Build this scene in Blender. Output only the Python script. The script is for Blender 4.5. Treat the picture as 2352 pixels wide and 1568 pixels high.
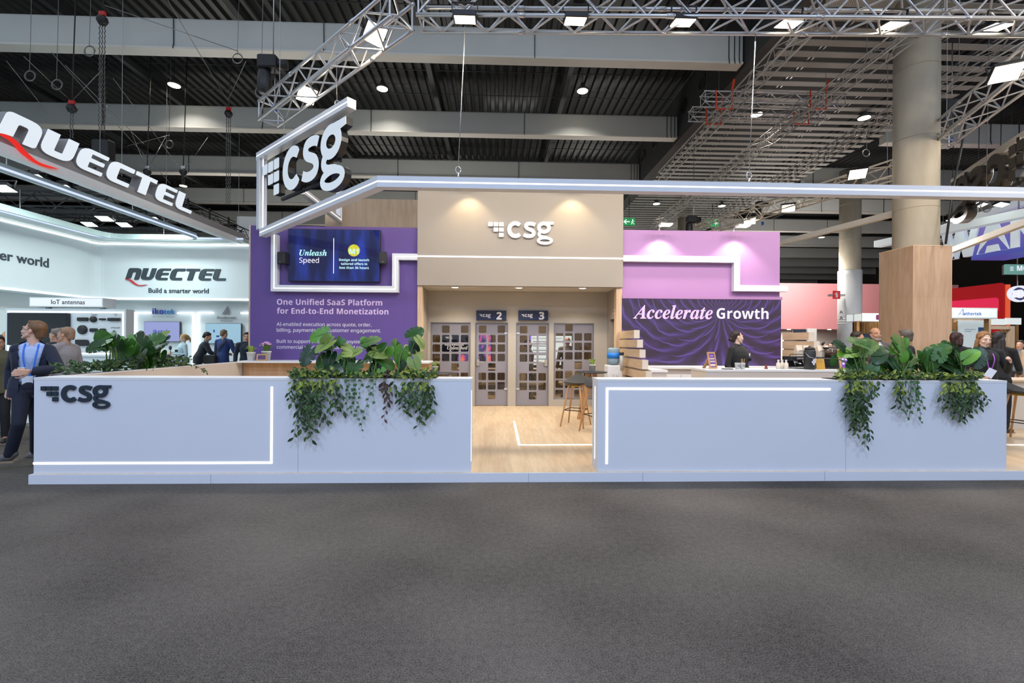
import bpy, bmesh, math, random
from mathutils import Vector, Matrix, Euler, noise
random.seed(7)
PI = math.pi
sc = bpy.context.scene
C = sc.collection
for o in list(bpy.data.objects):
    bpy.data.objects.remove(o)

# ---------------------------------------------------------------- camera
# a 16 mm lens at 1.6 m, looking level across the aisle at the stand; X right, Y depth, Z up in the stand's own axes
F = 2352 * 16 / 36.0
YAW, ROLL = 0.0335, 0.0060
CAM = Vector((0, 0, 1.6))
_r0 = Vector((math.cos(YAW), -math.sin(YAW), 0)); _u0 = Vector((0, 0, 1))
FWD = Vector((math.sin(YAW), math.cos(YAW), 0))
RGT = _r0 * math.cos(ROLL) + _u0 * math.sin(ROLL)
UPV = -_r0 * math.sin(ROLL) + _u0 * math.cos(ROLL)
cd = bpy.data.cameras.new('camera'); cd.lens = 16; cd.sensor_width = 36; cd.clip_end = 300
co = bpy.data.objects.new('camera', cd); C.objects.link(co)
co.matrix_world = Matrix(((RGT.x, UPV.x, -FWD.x, CAM.x), (RGT.y, UPV.y, -FWD.y, CAM.y), (RGT.z, UPV.z, -FWD.z, CAM.z), (0, 0, 0, 1)))
sc.camera = co

def ray(px, py): return FWD + RGT * ((px - 1176) / F) - UPV * ((py - 784) / F)
def at(px, py, Y):                     # point at depth Y
    d = ray(px, py); return CAM + d * (Y / d.y)
def atx(px, py, X):                    # point on the plane x = X
    d = ray(px, py); return CAM + d * (X / d.x)
def atz(px, py, Z):                    # point at height Z
    d = ray(px, py); return CAM + d * ((Z - 1.6) / d.z)
def X_(px, Y, py=784): return at(px, py, Y).x
def Z_(px, py, Y): return at(px, py, Y).z

# ---------------------------------------------------------------- world, exposure
sc.view_settings.view_transform = 'Standard'; sc.view_settings.look = 'None'
sc.view_settings.gamma = 1.0; sc.view_settings.use_curve_mapping = False
sc.view_settings.exposure = 0.0
w = bpy.data.worlds.new('world'); sc.world = w; w.use_nodes = True
bg = w.node_tree.nodes['Background']
bg.inputs[0].default_value = (0.78, 0.88, 1.0, 1); bg.inputs[1].default_value = 0.62
try:
    sc.cycles.use_denoising = True; sc.cycles.max_bounces = 6; sc.cycles.diffuse_bounces = 3
    sc.cycles.glossy_bounces = 2; sc.cycles.transmission_bounces = 4; sc.cycles.transparent_max_bounces = 8
    sc.cycles.caustics_reflective = False; sc.cycles.caustics_refractive = False
    sc.cycles.sample_clamp_indirect = 4.0
except Exception:
    pass

WARM = (1.0, 0.87, 0.70); COOL = (0.62, 0.78, 1.0); TEAL = (0.80, 1.0, 1.0); NEUT = (1.0, 0.92, 0.82)
def lamp(name, kind, loc, power, color=(1, 1, 1), size=0.3, aim=None, angle=None, blend=0.5, spread=None):
    l = bpy.data.lights.new(name, kind); l.energy = power; l.color = color
    if kind == 'AREA': l.shape = 'DISK'; l.size = size
    else: l.shadow_soft_size = size
    if kind == 'SPOT': l.spot_size = angle or 1.2; l.spot_blend = blend
    if spread and kind == 'AREA': l.spread = spread
    o = bpy.data.objects.new(name, l); C.objects.link(o); o.location = loc
    d = (Vector(aim) - Vector(loc)) if aim is not None else Vector((0, 0, -1))
    o.rotation_euler = d.to_track_quat('-Z', 'Y').to_euler()
    return o
# the hall's own high-bay lamps, behind and beside the camera (the visible ones carry theirs in their builder)
# unseen upward lamps added to brighten the roof beams, like spill from other stands
for sx, sy, pw in ((-12, 20, 150), (-3, 19, 150), (5, 21, 150), (14, 20, 160), (-8, 31, 200), (6, 32, 200), (18, 31, 260), (-6, 11.5, 60), (18, 43, 420), (-4, 44, 300), (17, 56, 500), (18, 67, 500)):
    lamp('roof_fill', 'AREA', (sx, sy, 4.6), pw, (1.0, .95, .86), 2.5, aim=(sx, sy, 9))
for hx in (-9.0, 0.0, 9.0):
    for hy in (-9.0, -1.5):
        lamp('high_bay_light', 'AREA', (hx, hy, 9.6), 480 if hy < -5 else 340, (0.52, 0.66, 1.0), 0.9)
# warm stage floods on the booth truss (fixtures are built with the truss)
FLOODS = [(-0.15, 6.25), (1.1, 6.25), (2.4, 6.25), (3.75, 6.25), (5.1, 6.25), (6.4, 6.25)]
for fx, fy in FLOODS:
    lamp('flood_beam', 'AREA', (fx, fy + .1, 5.85), 50, WARM, 0.3, aim=(fx * .9, fy + 2.0, 0.4))

# ---------------------------------------------------------------- materials
def s2l(c):
    c = c / 255.0
    return c / 12.92 if c <= 0.04045 else ((c + 0.055) / 1.055) ** 2.4
def rgb(r, g, b): return (s2l(r), s2l(g), s2l(b))
MATS = {}
def mat(name, col, rough=0.5, metal=0.0, emit=None, power=1.0, var=0.06, scale=8.0, bump=0.0, stretch=None, spec=None, coat=0.0, trans=0.0, alpha=None, sheen=0.0, sss=0.0):
    if name in MATS: return MATS[name]
    m = bpy.data.materials.new(name); m.use_nodes = True; nt = m.node_tree; N = nt.nodes; L = nt.links
    p = N['Principled BSDF']
    p.inputs['Roughness'].default_value = rough; p.inputs['Metallic'].default_value = metal
    if spec is not None: p.inputs['Specular IOR Level'].default_value = spec
    if coat: p.inputs['Coat Weight'].default_value = coat
    if trans: p.inputs['Transmission Weight'].default_value = trans
    if sheen: p.inputs['Sheen Weight'].default_value = sheen
    if alpha is not None: p.inputs['Alpha'].default_value = alpha
    if emit is not None:
        p.inputs['Emission Color'].default_value = (*emit, 1); p.inputs['Emission Strength'].default_value = power
    p.inputs['Base Color'].default_value = (*col, 1)
    if var or bump:
        tc = N.new('ShaderNodeTexCoord'); mp = N.new('ShaderNodeMapping'); nz = N.new('ShaderNodeTexNoise')
        if stretch: mp.inputs['Scale'].default_value = stretch
        nz.inputs['Scale'].default_value = scale; nz.inputs['Detail'].default_value = 3
        L.new(tc.outputs['Object'], mp.inputs['Vector']); L.new(mp.outputs['Vector'], nz.inputs['Vector'])
        if var:
            rp = N.new('ShaderNodeMix'); rp.data_type = 'RGBA'
            rp.inputs['A'].default_value = (*[max(0, c * (1 - var)) for c in col], 1)
            rp.inputs['B'].default_value = (*[min(1, c * (1 + var)) for c in col], 1)
            L.new(nz.outputs['Fac'], rp.inputs['Factor']); L.new(rp.outputs['Result'], p.inputs['Base Color'])
        if bump:
            b = N.new('ShaderNodeBump'); b.inputs['Strength'].default_value = bump; b.inputs['Distance'].default_value = 0.02
            L.new(nz.outputs['Fac'], b.inputs['Height']); L.new(b.outputs['Normal'], p.inputs['Normal'])
    MATS[name] = m; return m
def emis(name, col=None, power=1.0):
    if name in MATS: return MATS[name]
    return mat(name, tuple(c * .3 for c in col), 0.5, emit=col, power=power, var=0)

def wood(name, c1, c2, axis='Z', sx=9.0, rough=0.45, plank=None, seam=0.55):
    """grain stretched along an axis, with optional board seams"""
    if name in MATS: return MATS[name]
    m = bpy.data.materials.new(name); m.use_nodes = True; nt = m.node_tree; N = nt.nodes; L = nt.links
    p = N['Principled BSDF']; p.inputs['Roughness'].default_value = rough
    tc = N.new('ShaderNodeTexCoord'); mp = N.new('ShaderNodeMapping'); nz = N.new('ShaderNodeTexNoise'); n2 = N.new('ShaderNodeTexNoise')
    sc_ = {'X': (.12, 1, 1), 'Y': (1, .12, 1), 'Z': (1, 1, .12)}[axis]
    mp.inputs['Scale'].default_value = sc_
    L.new(tc.outputs['Object'], mp.inputs['Vector'])
    nz.inputs['Scale'].default_value = sx; nz.inputs['Detail'].default_value = 6; nz.inputs['Distortion'].default_value = .8
    n2.inputs['Scale'].default_value = sx * 4; n2.inputs['Detail'].default_value = 4
    L.new(mp.outputs['Vector'], nz.inputs['Vector']); L.new(mp.outputs['Vector'], n2.inputs['Vector'])
    ad = N.new('ShaderNodeMath'); ad.operation = 'ADD'; L.new(nz.outputs['Fac'], ad.inputs[0]); L.new(n2.outputs['Fac'], ad.inputs[1])
    cr = N.new('ShaderNodeValToRGB'); cr.color_ramp.elements[0].position = .38; cr.color_ramp.elements[1].position = .66
    cr.color_ramp.elements[0].color = (*c2, 1); cr.color_ramp.elements[1].color = (*c1, 1)
    hf = N.new('ShaderNodeMath'); hf.operation = 'MULTIPLY'; hf.inputs[1].default_value = .5
    L.new(ad.outputs[0], hf.inputs[0]); L.new(hf.outputs[0], cr.inputs['Fac'])
    out = cr.outputs['Color']
    if plank:
        br = N.new('ShaderNodeTexBrick'); m2 = N.new('ShaderNodeMapping')
        br.inputs['Scale'].default_value = 1; br.inputs['Brick Width'].default_value = plank[1]; br.inputs['Row Height'].default_value = plank[0]
        br.inputs['Mortar Size'].default_value = .0025; br.inputs['Color1'].default_value = (1, 1, 1, 1)
        br.inputs['Color2'].default_value = (.9, .9, .9, 1); br.inputs['Mortar'].default_value = (seam, seam, seam, 1)
        if axis == 'Y': m2.inputs['Rotation'].default_value = (0, 0, PI / 2)
        if axis == 'Z': m2.inputs['Rotation'].default_value = (0, PI / 2, 0) if plank[2] == 'yz' else (PI / 2, 0, PI / 2)
        L.new(tc.outputs['Object'], m2.inputs['Vector']); L.new(m2.outputs['Vector'], br.inputs['Vector'])
        mx = N.new('ShaderNodeMix'); mx.data_type = 'RGBA'; mx.blend_type = 'MULTIPLY'; mx.inputs['Factor'].default_value = 1
        L.new(out, mx.inputs['A']); L.new(br.outputs['Color'], mx.inputs['B']); out = mx.outputs['Result']
    L.new(out, p.inputs['Base Color']); MATS[name] = m; return m

# ---------------------------------------------------------------- mesh helpers
def frame(o, xd, yd):
    xd = Vector(xd).normalized(); yd = Vector(yd).normalized(); zd = xd.cross(yd)
    return Matrix(((xd.x, yd.x, zd.x, o[0]), (xd.y, yd.y, zd.y, o[1]), (xd.z, yd.z, zd.z, o[2]), (0, 0, 0, 1)))
def front(x, y, z): return frame((x, y, z), (1, 0, 0), (0, 0, 1))        # a plane facing the aisle (-Y)
def rounded(pts, rad, n=4):
    """round the corners of a 2D loop; rad is one value or one per corner"""
    out = []; k = len(pts)
    for i in range(k):
        r = rad[i] if isinstance(rad, (list, tuple)) else rad
        p = Vector(pts[i]); a = Vector(pts[i - 1]) - p; b = Vector(pts[(i + 1) % k]) - p
        r = min(r, a.length * .49, b.length * .49)
        if r <= 1e-6: out.append(p); continue
        s = p + a.normalized() * r; e = p + b.normalized() * r
        for j in range(n + 1):
            t = j / n; out.append(s * (1 - t) ** 2 + p * 2 * t * (1 - t) + e * t * t)
    return out
def rrect(x0, y0, x1, y1, r, n=4): return rounded([(x0, y0), (x1, y0), (x1, y1), (x0, y1)], r, n)
def crom(pts, n=6):
    """Catmull-Rom through points"""
    P = [Vector(p) for p in pts]; P = [P[0] * 2 - P[1]] + P + [P[-1] * 2 - P[-2]]; out = []
    for i in range(1, len(P) - 2):
        for j in range(n):
            t = j / n
            out.append(.5 * ((2 * P[i]) + (P[i + 1] - P[i - 1]) * t + (2 * P[i - 1] - 5 * P[i] + 4 * P[i + 1] - P[i + 2]) * t * t + (3 * P[i] - P[i - 1] - 3 * P[i + 1] + P[i + 2]) * t ** 3))
    out.append(P[-2]); return out
I4 = Matrix.Identity(4)
def styled(s, st):
    if not st: return s
    up, lo, dg = {'b': (0x1D5D4, 0x1D5EE, 0x1D7EC), 'r': (0x1D5A0, 0x1D5BA, 0x1D7E2), 'bi': (0x1D468, 0x1D482, None)}[st]
    o = ''
    for ch in s:
        if 'A' <= ch <= 'Z': o += chr(up + ord(ch) - 65)
        elif 'a' <= ch <= 'z': o += chr(lo + ord(ch) - 97)
        elif dg and ch.isdigit(): o += chr(dg + ord(ch) - 48)
        else: o += ch
    return o
class MB:
    def __init__(s): s.v = []; s.f = []; s.mi = []; s.sm = []; s.cur = 0; s.smooth = False
    def add(s, vs, fs, M=None):
        b = len(s.v)
        for q in vs:
            q = Vector(q); s.v.append(M @ q if M is not None else q)
        for f in fs: s.f.append([b + i for i in f]); s.mi.append(s.cur); s.sm.append(s.smooth)
        return s
    def box(s, x0, y0, z0, x1, y1, z1, M=None):
        x0, x1 = min(x0, x1), max(x0, x1); y0, y1 = min(y0, y1), max(y0, y1); z0, z1 = min(z0, z1), max(z0, z1)
        vs = [(x0, y0, z0), (x1, y0, z0), (x1, y1, z0), (x0, y1, z0), (x0, y0, z1), (x1, y0, z1), (x1, y1, z1), (x0, y1, z1)]
        return s.add(vs, [(3, 2, 1, 0), (4, 5, 6, 7), (0, 1, 5, 4), (1, 2, 6, 5), (2, 3, 7, 6), (3, 0, 4, 7)], M)
    def rbox(s, x0, y0, z0, x1, y1, z1, r=.01, M=None, n=3):
        """box with its vertical edges rounded and a small top/bottom chamfer"""
        r = min(r, abs(x1 - x0) * .45, abs(y1 - y0) * .45); c = min(r * .5, abs(z1 - z0) * .3)
        lo = rrect(x0 + c, y0 + c, x1 - c, y1 - c, max(r - c, .0005), n); hi = rrect(x0, y0, x1, y1, r, n)
        k = len(lo); vs = []
        for L_, z in ((lo, z0), (hi, z0 + c), (hi, z1 - c), (lo, z1)): vs += [(p.x, p.y, z) for p in L_]
        fs = [tuple(reversed(range(k))), tuple(range(3 * k, 4 * k))]
        for j in range(3): fs += [(j * k + i, j * k + (i + 1) % k, (j + 1) * k + (i + 1) % k, (j + 1) * k + i) for i in range(k)]
        return s.add(vs, fs, M)
    def bar(s, p0, p1, w, h, up=(0, 0, 1)):
        """rectangular bar from p0 to p1, w across, h along up"""
        p0 = Vector(p0); p1 = Vector(p1); d = (p1 - p0).normalized(); u = Vector(up); sd = d.cross(u)
        if sd.length < 1e-4: sd = d.cross(Vector((1, 0, 0)))
        sd.normalize(); u = sd.cross(d)
        vs = [p + sd * a * w / 2 + u * b * h / 2 for p in (p0, p1) for a, b in ((-1, -1), (1, -1), (1, 1), (-1, 1))]
        return s.add(vs, [(0, 1, 2, 3), (7, 6, 5, 4), (0, 4, 5, 1), (1, 5, 6, 2), (2, 6, 7, 3), (3, 7, 4, 0)])
    def tube(s, pts, r, n=6, cap=True):
        P = [Vector(p) for p in pts]; k = len(P); R = r if isinstance(r, (list, tuple)) else [r] * k
        b = len(s.v); u = None
        for i, p in enumerate(P):
            d = (P[min(i + 1, k - 1)] - P[max(i - 1, 0)])
            d = d.normalized() if d.length > 1e-9 else Vector((0, 0, 1))
            if u is None: u = d.orthogonal().normalized()
            else:
                u = u - d * u.dot(d); u = u.normalized() if u.length > 1e-6 else d.orthogonal().normalized()
            v = d.cross(u)
            for j in range(n):
                a = 2 * PI * j / n; s.v.append(p + (u * math.cos(a) + v * math.sin(a)) * R[i])
        def F_(f): s.f.append(f); s.mi.append(s.cur); s.sm.append(n > 4)
        for i in range(k - 1):
            for j in range(n): F_([b + i * n + j, b + i * n + (j + 1) % n, b + (i + 1) * n + (j + 1) % n, b + (i + 1) * n + j])
        if cap: F_([b + j for j in reversed(range(n))]); F_([b + (k - 1) * n + j for j in range(n)])
        return s
    def lathe(s, prof, n=20, M=None):
        vs = []; fs = []; k = len(prof)
        for r, z in prof:
            for j in range(n): a = 2 * PI * j / n; vs.append((r * math.cos(a), r * math.sin(a), z))
        for i in range(k - 1):
            for j in range(n): fs.append((i * n + j, i * n + (j + 1) % n, (i + 1) * n + (j + 1) % n, (i + 1) * n + j))
        loop = abs(prof[0][0] - prof[-1][0]) < 1e-9 and abs(prof[0][1] - prof[-1][1]) < 1e-9
        if prof[0][0] > 1e-6 and not loop: fs.append(tuple(reversed(range(n))))
        if prof[-1][0] > 1e-6 and not loop: fs.append(tuple(range((k - 1) * n, k * n)))
        o = s.smooth; s.smooth = True; s.add(vs, fs, M); s.smooth = o; return s
    def ball(s, c, rad, n=12, m=8, M=None):
        rx, ry, rz = rad if isinstance(rad, (tuple, list)) else (rad,) * 3
        T = Matrix.Translation(c) @ Matrix.Diagonal((rx, ry, rz, 1))
        if M is not None: T = M @ T
        return s.lathe([(max(math.sin(PI * i / m), 1e-7), -math.cos(PI * i / m)) for i in range(m + 1)], n, T)
    def caps(s, p0, r0, p1, r1, n=14):
        """tapered capsule"""
        p0 = Vector(p0); p1 = Vector(p1); d = p1 - p0; L = d.length
        if L < 1e-5: return s.ball(p0, max(r0, r1), n)
        q = d.to_track_quat('Z', 'Y').to_matrix().to_4x4(); q.translation = p0
        pr = [(max(r0 * math.cos(a), 1e-6), r0 * math.sin(a)) for a in (-PI / 2, -PI / 3, -PI / 6, 0)] + [(max(r1 * math.cos(a), 1e-6), L + r1 * math.sin(a)) for a in (0, PI / 6, PI / 3, PI / 2)]
        return s.lathe(pr, n, q)
    def loft(s, rings):
        """rings: equal-length lists of points, closed both ends"""
        k = len(rings[0]); vs = [p for r in rings for p in r]; fs = [tuple(reversed(range(k))), tuple(range((len(rings) - 1) * k, len(rings) * k))]
        for j in range(len(rings) - 1): fs += [(j * k + i, j * k + (i + 1) % k, (j + 1) * k + (i + 1) % k, (j + 1) * k + i) for i in range(k)]
        return s.add(vs, fs)
    def prism(s, loop, d, M=None):
        """2D loop in the plane's x,y, extruded by d along +z of M"""
        k = len(loop); vs = [(p[0], p[1], 0) for p in loop] + [(p[0], p[1], d) for p in loop]
        return s.add(vs, [tuple(reversed(range(k))), tuple(range(k, 2 * k))] + [(i, (i + 1) % k, k + (i + 1) % k, k + i) for i in range(k)], M)
    def curve2d(s, loops, d, M=None):
        c = bpy.data.curves.new('c', 'CURVE'); c.dimensions = '2D'; c.fill_mode = 'BOTH'; c.extrude = d / 2
        for lp in loops:
            sp = c.splines.new('POLY'); sp.points.add(len(lp) - 1); sp.use_cyclic_u = True
            for i, p in enumerate(lp): sp.points[i].co = (p[0], p[1], 0, 1)
        return s._conv(c, (M if M is not None else I4) @ Matrix.Translation((0, 0, d / 2)))
    def _conv(s, c, M, fit=None, align=0):
        o = bpy.data.objects.new('tmp', c); C.objects.link(o); dg = bpy.context.evaluated_depsgraph_get(); dg.update()
        me = bpy.data.meshes.new_from_object(o.evaluated_get(dg))
        vs = [v.co.copy() for v in me.vertices]; fs = [tuple(p.vertices) for p in me.polygons]
        bpy.data.objects.remove(o); bpy.data.meshes.remove(me); bpy.data.curves.remove(c)
        if not vs: return s
        if fit:
            x0 = min(v.x for v in vs); x1 = max(v.x for v in vs); k = fit / (x1 - x0)
            off = x0 if align == 0 else (x0 + x1) / 2 if align == 1 else x1
            vs = [Vector(((v.x - off) * k, v.y * k, v.z)) for v in vs]
        return s.add(vs, fs, M)
    def text(s, txt, M, width, style=None, d=0.002, bold=0.0, align=0, shear=0.0):
        c = bpy.data.curves.new('t', 'FONT'); c.body = styled(txt, style); c.size = 1; c.extrude = d / 2; c.offset = bold; c.shear = shear
        c.resolution_u = 3
        return s._conv(c, M @ Matrix.Translation((0, 0, d / 2)), width, align)
    def ptext(s, txt, px0, px1, pyb, Y, style=None, d=0.002, bold=0.0, shear=0.0):
        """text on a plane facing the aisle at depth Y: left/right pixels and baseline pixel give its place and width"""
        a = at(px0, pyb, Y); b = at(px1, pyb, Y)
        return s.text(txt, front(a.x, Y, a.z), b.x - a.x, style, d, bold, 0, shear)
    def stroke(s, pts, wd, d, M=None, closed=False):
        """flat stroke of width wd along a 2D line, extruded by d"""
        P = [Vector(p).to_2d() for p in pts]; k = len(P); Lf = []; Rt = []
        for i, p in enumerate(P):
            a = P[i - 1] if (closed or i) else P[i]; b = P[(i + 1) % k] if (closed or i < k - 1) else P[i]
            t = (b - a).normalized(); nn = Vector((-t.y, t.x)); ww = wd[i] if isinstance(wd, list) else wd
            Lf.append(p + nn * ww / 2); Rt.append(p - nn * ww / 2)
        vs = [(p.x, p.y, z) for z in (0, d) for p in Lf + Rt]; K = 2 * k; fs = []
        for i in range(k if closed else k - 1):
            j = (i + 1) % k
            fs += [(i, j, k + j, k + i), (K + i, K + k + i, K + k + j, K + j), (i, K + i, K + j, j), (k + i, k + j, K + k + j, K + k + i)]
        if not closed: fs += [(0, k, K + k, K), (k - 1, K + k - 1, K + K - 1, K - 1)]
        return s.add(vs, fs, M)
    def sweep(s, path, N, prof):
        """mitred sweep along a planar path; N is the path plane's normal, prof = (lateral, normal) loop"""
        P = [Vector(p) for p in path]; N = Vector(N).normalized(); rings = []
        for i, p in enumerate(P):
            a = (P[i] - P[i - 1]).normalized() if i else None; b = (P[i + 1] - P[i]).normalized() if i < len(P) - 1 else None
            la = a.cross(N) if a is not None else b.cross(N); lb = b.cross(N) if b is not None else la
            l = (la + lb).normalized(); k = 1 / max(.2, l.dot(la))
            rings.append([p + l * (q[0] * k) + N * q[1] for q in prof])
        return s.loft(rings)
    def mesh(s, name):
        me = bpy.data.meshes.new(name); me.from_pydata(s.v, [], s.f)
        if any(s.mi): me.polygons.foreach_set('material_index', s.mi)
        if any(s.sm): me.polygons.foreach_set('use_smooth', s.sm)
        return me

WORLDBUILT = {}
def obj(name, mb, m, parent=None, label=None, cat=None, group=None, kind=None, local=False):
    me = mb.mesh(name) if isinstance(mb, MB) else mb
    if m is not None:
        for q in (m if isinstance(m, (list, tuple)) else [m]): me.materials.append(q)
    if isinstance(mb, MB):
        bm = bmesh.new(); bm.from_mesh(me); bmesh.ops.recalc_face_normals(bm, faces=bm.faces); bm.to_mesh(me); bm.free()
    o = bpy.data.objects.new(name, me); C.objects.link(o)
    if parent is not None:
        o.parent = parent
        if parent.type == 'EMPTY' and not local: o.location = -parent.location
    tag(o, label, cat, group, kind); return o
def tag(o, label=None, cat=None, group=None, kind=None):
    if label: o['label'] = label
    if cat: o['category'] = cat
    if group: o['group'] = group
    if kind: o['kind'] = kind
    return o
def thing(name, label, cat, loc=(0, 0, 0), group=None, rz=0, kind=None):
    o = bpy.data.objects.new(name, None); C.objects.link(o); o.location = loc; o.rotation_euler = (0, 0, rz)
    o.empty_display_size = .1
    return tag(o, label, cat, group, kind)
def structure(name, mb, m, label=None, parent=None): return obj(name, mb, m, parent, label, kind='structure' if parent is None else None)
def dup(root, loc, rz=0, label=None, group=None):
    r = root.copy(); C.objects.link(r); r.location = loc; r.rotation_euler = (0, 0, rz)
    if label: r['label'] = label
    if group: r['group'] = group
    for ch in list(root.children):
        c = ch.copy(); C.objects.link(c); c.parent = r
        for g in list(ch.children):
            d = g.copy(); C.objects.link(d); d.parent = c
    return r
# ---------------------------------------------------------------- palette
WHITE = mat('white_laminate', (.76, .785, .85), .45, var=.02, scale=2)
WHITE2 = mat('white_paint', (.80, .80, .79), .5, var=.02, scale=3)
CREAM = mat('cream_laminate', (.70, .62, .53), .5, var=.03, scale=3)
BEIGE = mat('beige_paint', rgb(164, 154, 142), .6, var=.03, scale=1.5)
PURPLE = mat('purple_paint', rgb(98, 74, 142), .5, var=.03, scale=1.5)
PINK = mat('orchid_paint', rgb(178, 132, 184), .55, var=.02, scale=1.5)
STRIP = emis('led_strip', (1.0, .98, .97), 2.4)
FRAMEW = mat('frame_white', (.74, .76, .80), .4, var=.02, scale=3)
ALU = mat('aluminium', (.62, .62, .63), .34, metal=.75, var=.05, scale=30)
BLACKM = mat('black_metal', (.022, .022, .024), .45, metal=.3, var=.1, scale=20)
BLACKP = mat('black_plastic', (.018, .018, .02), .4, var=.1, scale=20)
DARKGREY = mat('dark_grey', (.08, .085, .09), .5, var=.05)
CARPET = None
OAK = wood('light_oak', rgb(224, 198, 166), rgb(204, 172, 138), 'Z', 6)
OAKH = wood('light_oak_boards', rgb(224, 198, 164), rgb(202, 172, 136), 'X', 7)
OAKY = wood('light_oak_planks', rgb(224, 198, 164), rgb(202, 172, 136), 'Y', 7)
CLAD = wood('oak_cladding', rgb(204, 174, 148), rgb(184, 152, 124), 'Z', 5, .5, (.62, 2.6, 'yz'), .9)
STEEL = mat('steel', (.5, .5, .5), .3, metal=.9, var=.04)
GREENL = emis('exit_green', (.02, .32, .10), .7)
BULB = emis('lamp_lens', (1.0, .86, .62), 14)
BULBC = emis('lamp_lens_cool', (.82, 1.0, .95), 11)
RED = mat('red_plastic', rgb(190, 30, 30), .4)
ORANGE = mat('orange_clamp', rgb(220, 75, 40), .5)

# ---------------------------------------------------------------- carpet and hall shell
def carpet():
    m = bpy.data.materials.new('carpet'); m.use_nodes = True; N = m.node_tree.nodes; L = m.node_tree.links
    p = N['Principled BSDF']; p.inputs['Roughness'].default_value = .95; p.inputs['Specular IOR Level'].default_value = .1
    tc = N.new('ShaderNodeTexCoord'); a = N.new('ShaderNodeTexNoise'); b = N.new('ShaderNodeTexNoise'); c = N.new('ShaderNodeTexNoise')
    a.inputs['Scale'].default_value = 120; a.inputs['Detail'].default_value = 4; a.inputs['Roughness'].default_value = .7
    b.inputs['Scale'].default_value = 24; b.inputs['Detail'].default_value = 4
    c.inputs['Scale'].default_value = .7; c.inputs['Detail'].default_value = 2
    for q in (a, b, c): L.new(tc.outputs['Object'], q.inputs['Vector'])
    r = N.new('ShaderNodeValToRGB'); r.color_ramp.elements[0].position = .36; r.color_ramp.elements[1].position = .65
    r.color_ramp.elements[0].color = (.026, .0228, .0195, 1); r.color_ramp.elements[1].color = (.222, .194, .166, 1)
    x = N.new('ShaderNodeMath'); x.operation = 'MULTIPLY_ADD'; x.inputs[1].default_value = .62
    y = N.new('ShaderNodeMath'); y.operation = 'MULTIPLY_ADD'; y.inputs[1].default_value = .12
    z = N.new('ShaderNodeMath'); z.operation = 'MULTIPLY'; z.inputs[1].default_value = .26
    L.new(c.outputs['Fac'], z.inputs[0]); L.new(b.outputs['Fac'], y.inputs[0]); L.new(z.outputs[0], y.inputs[2])
    L.new(a.outputs['Fac'], x.inputs[0]); L.new(y.outputs[0], x.inputs[2]); L.new(x.outputs[0], r.inputs['Fac'])
    L.new(r.outputs['Color'], p.inputs['Base Color'])
    bp = N.new('ShaderNodeBump'); bp.inputs['Strength'].default_value = .5; bp.inputs['Distance'].default_value = .01
    L.new(a.outputs['Fac'], bp.inputs['Height']); L.new(bp.outputs['Normal'], p.inputs['Normal'])
    return m
CARPET = carpet()
structure('floor', MB().box(-34, -14, -.1, 40, 76, 0), CARPET, 'dark grey speckled carpet of the exhibition hall')
HALLW = mat('hall_wall', rgb(58, 54, 52), .8, var=.1, scale=.6)
structure('wall_back', MB().box(-34, 75.5, 0, 40, 76, 11), HALLW, 'dark far wall of the exhibition hall')
structure('wall_left', MB().box(-34.3, 0, 0, -34, 76, 11), HALLW, 'dark left wall of the exhibition hall')
structure('wall_right', MB().box(40, 0, 0, 40.3, 76, 11), HALLW, 'dark right wall of the exhibition hall')
DECK = mat('roof_deck', (.034, .036, .038), .45, metal=.3, var=.12, scale=2)
DSTEEL = mat('roof_steel', (.030, .034, .037), .55, var=.1, scale=3)
def deck(x0, x1, z=10.6):
    mb = MB(); p = .30; n = int((x1 - x0) / p); prof = []
    for i in range(n):
        x = x0 + i * p
        prof += [(x, z + .10), (x + .10, z + .10), (x + .135, z), (x + .265, z)]
    k = len(prof); vs = [(a, y, b) for y in (10.8, 75.4) for a, b in prof]
    mb.add(vs, [(i, i + 1, k + i + 1, k + i) for i in range(k - 1)]); return mb
structure('ceiling', deck(-34, 6.5), DECK, 'dark corrugated roof deck over the left bay')
structure('ceiling', deck(14.1, 40), DECK, 'dark corrugated roof deck over the right bay')
structure('ceiling', MB().box(6.5, 9, 10.6, 14.1, 75.4, 10.7), DSTEEL, 'dark roof void above the slatted ceiling')
mb = MB()
for y in [13.97 + 4.37 * i for i in range(14)]:
    for x0, x1 in ((-34, 6.45), (14.1, 40)):
        mb.box(x0, y - .09, 10.36, x1, y + .09, 10.4); mb.box(x0, y - .02, 10.4, x1, y + .02, 10.58)
structure('trim_purlins', mb, DSTEEL, 'dark cross purlins under the roof deck')
mb = MB()
for x in (-26, -21.2, -16.4, -11.6, -6.9, -2.2, 2.3, 19, 24, 29, 34): mb.box(x - .08, 10.8, 10.18, x + .08, 75, 10.36)
structure('trim_rafters', mb, DSTEEL, 'dark roof rafters running into the depth of the hall')
mb = MB()
for y in [12.05 + 1.457 * i for i in range(23)]: mb.tube([(-34, y, 10.45), (6.4, y, 10.45)], .014, 4)
structure('trim_sag_rods', mb, DSTEEL, 'thin sag rods under the roof deck')

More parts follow.
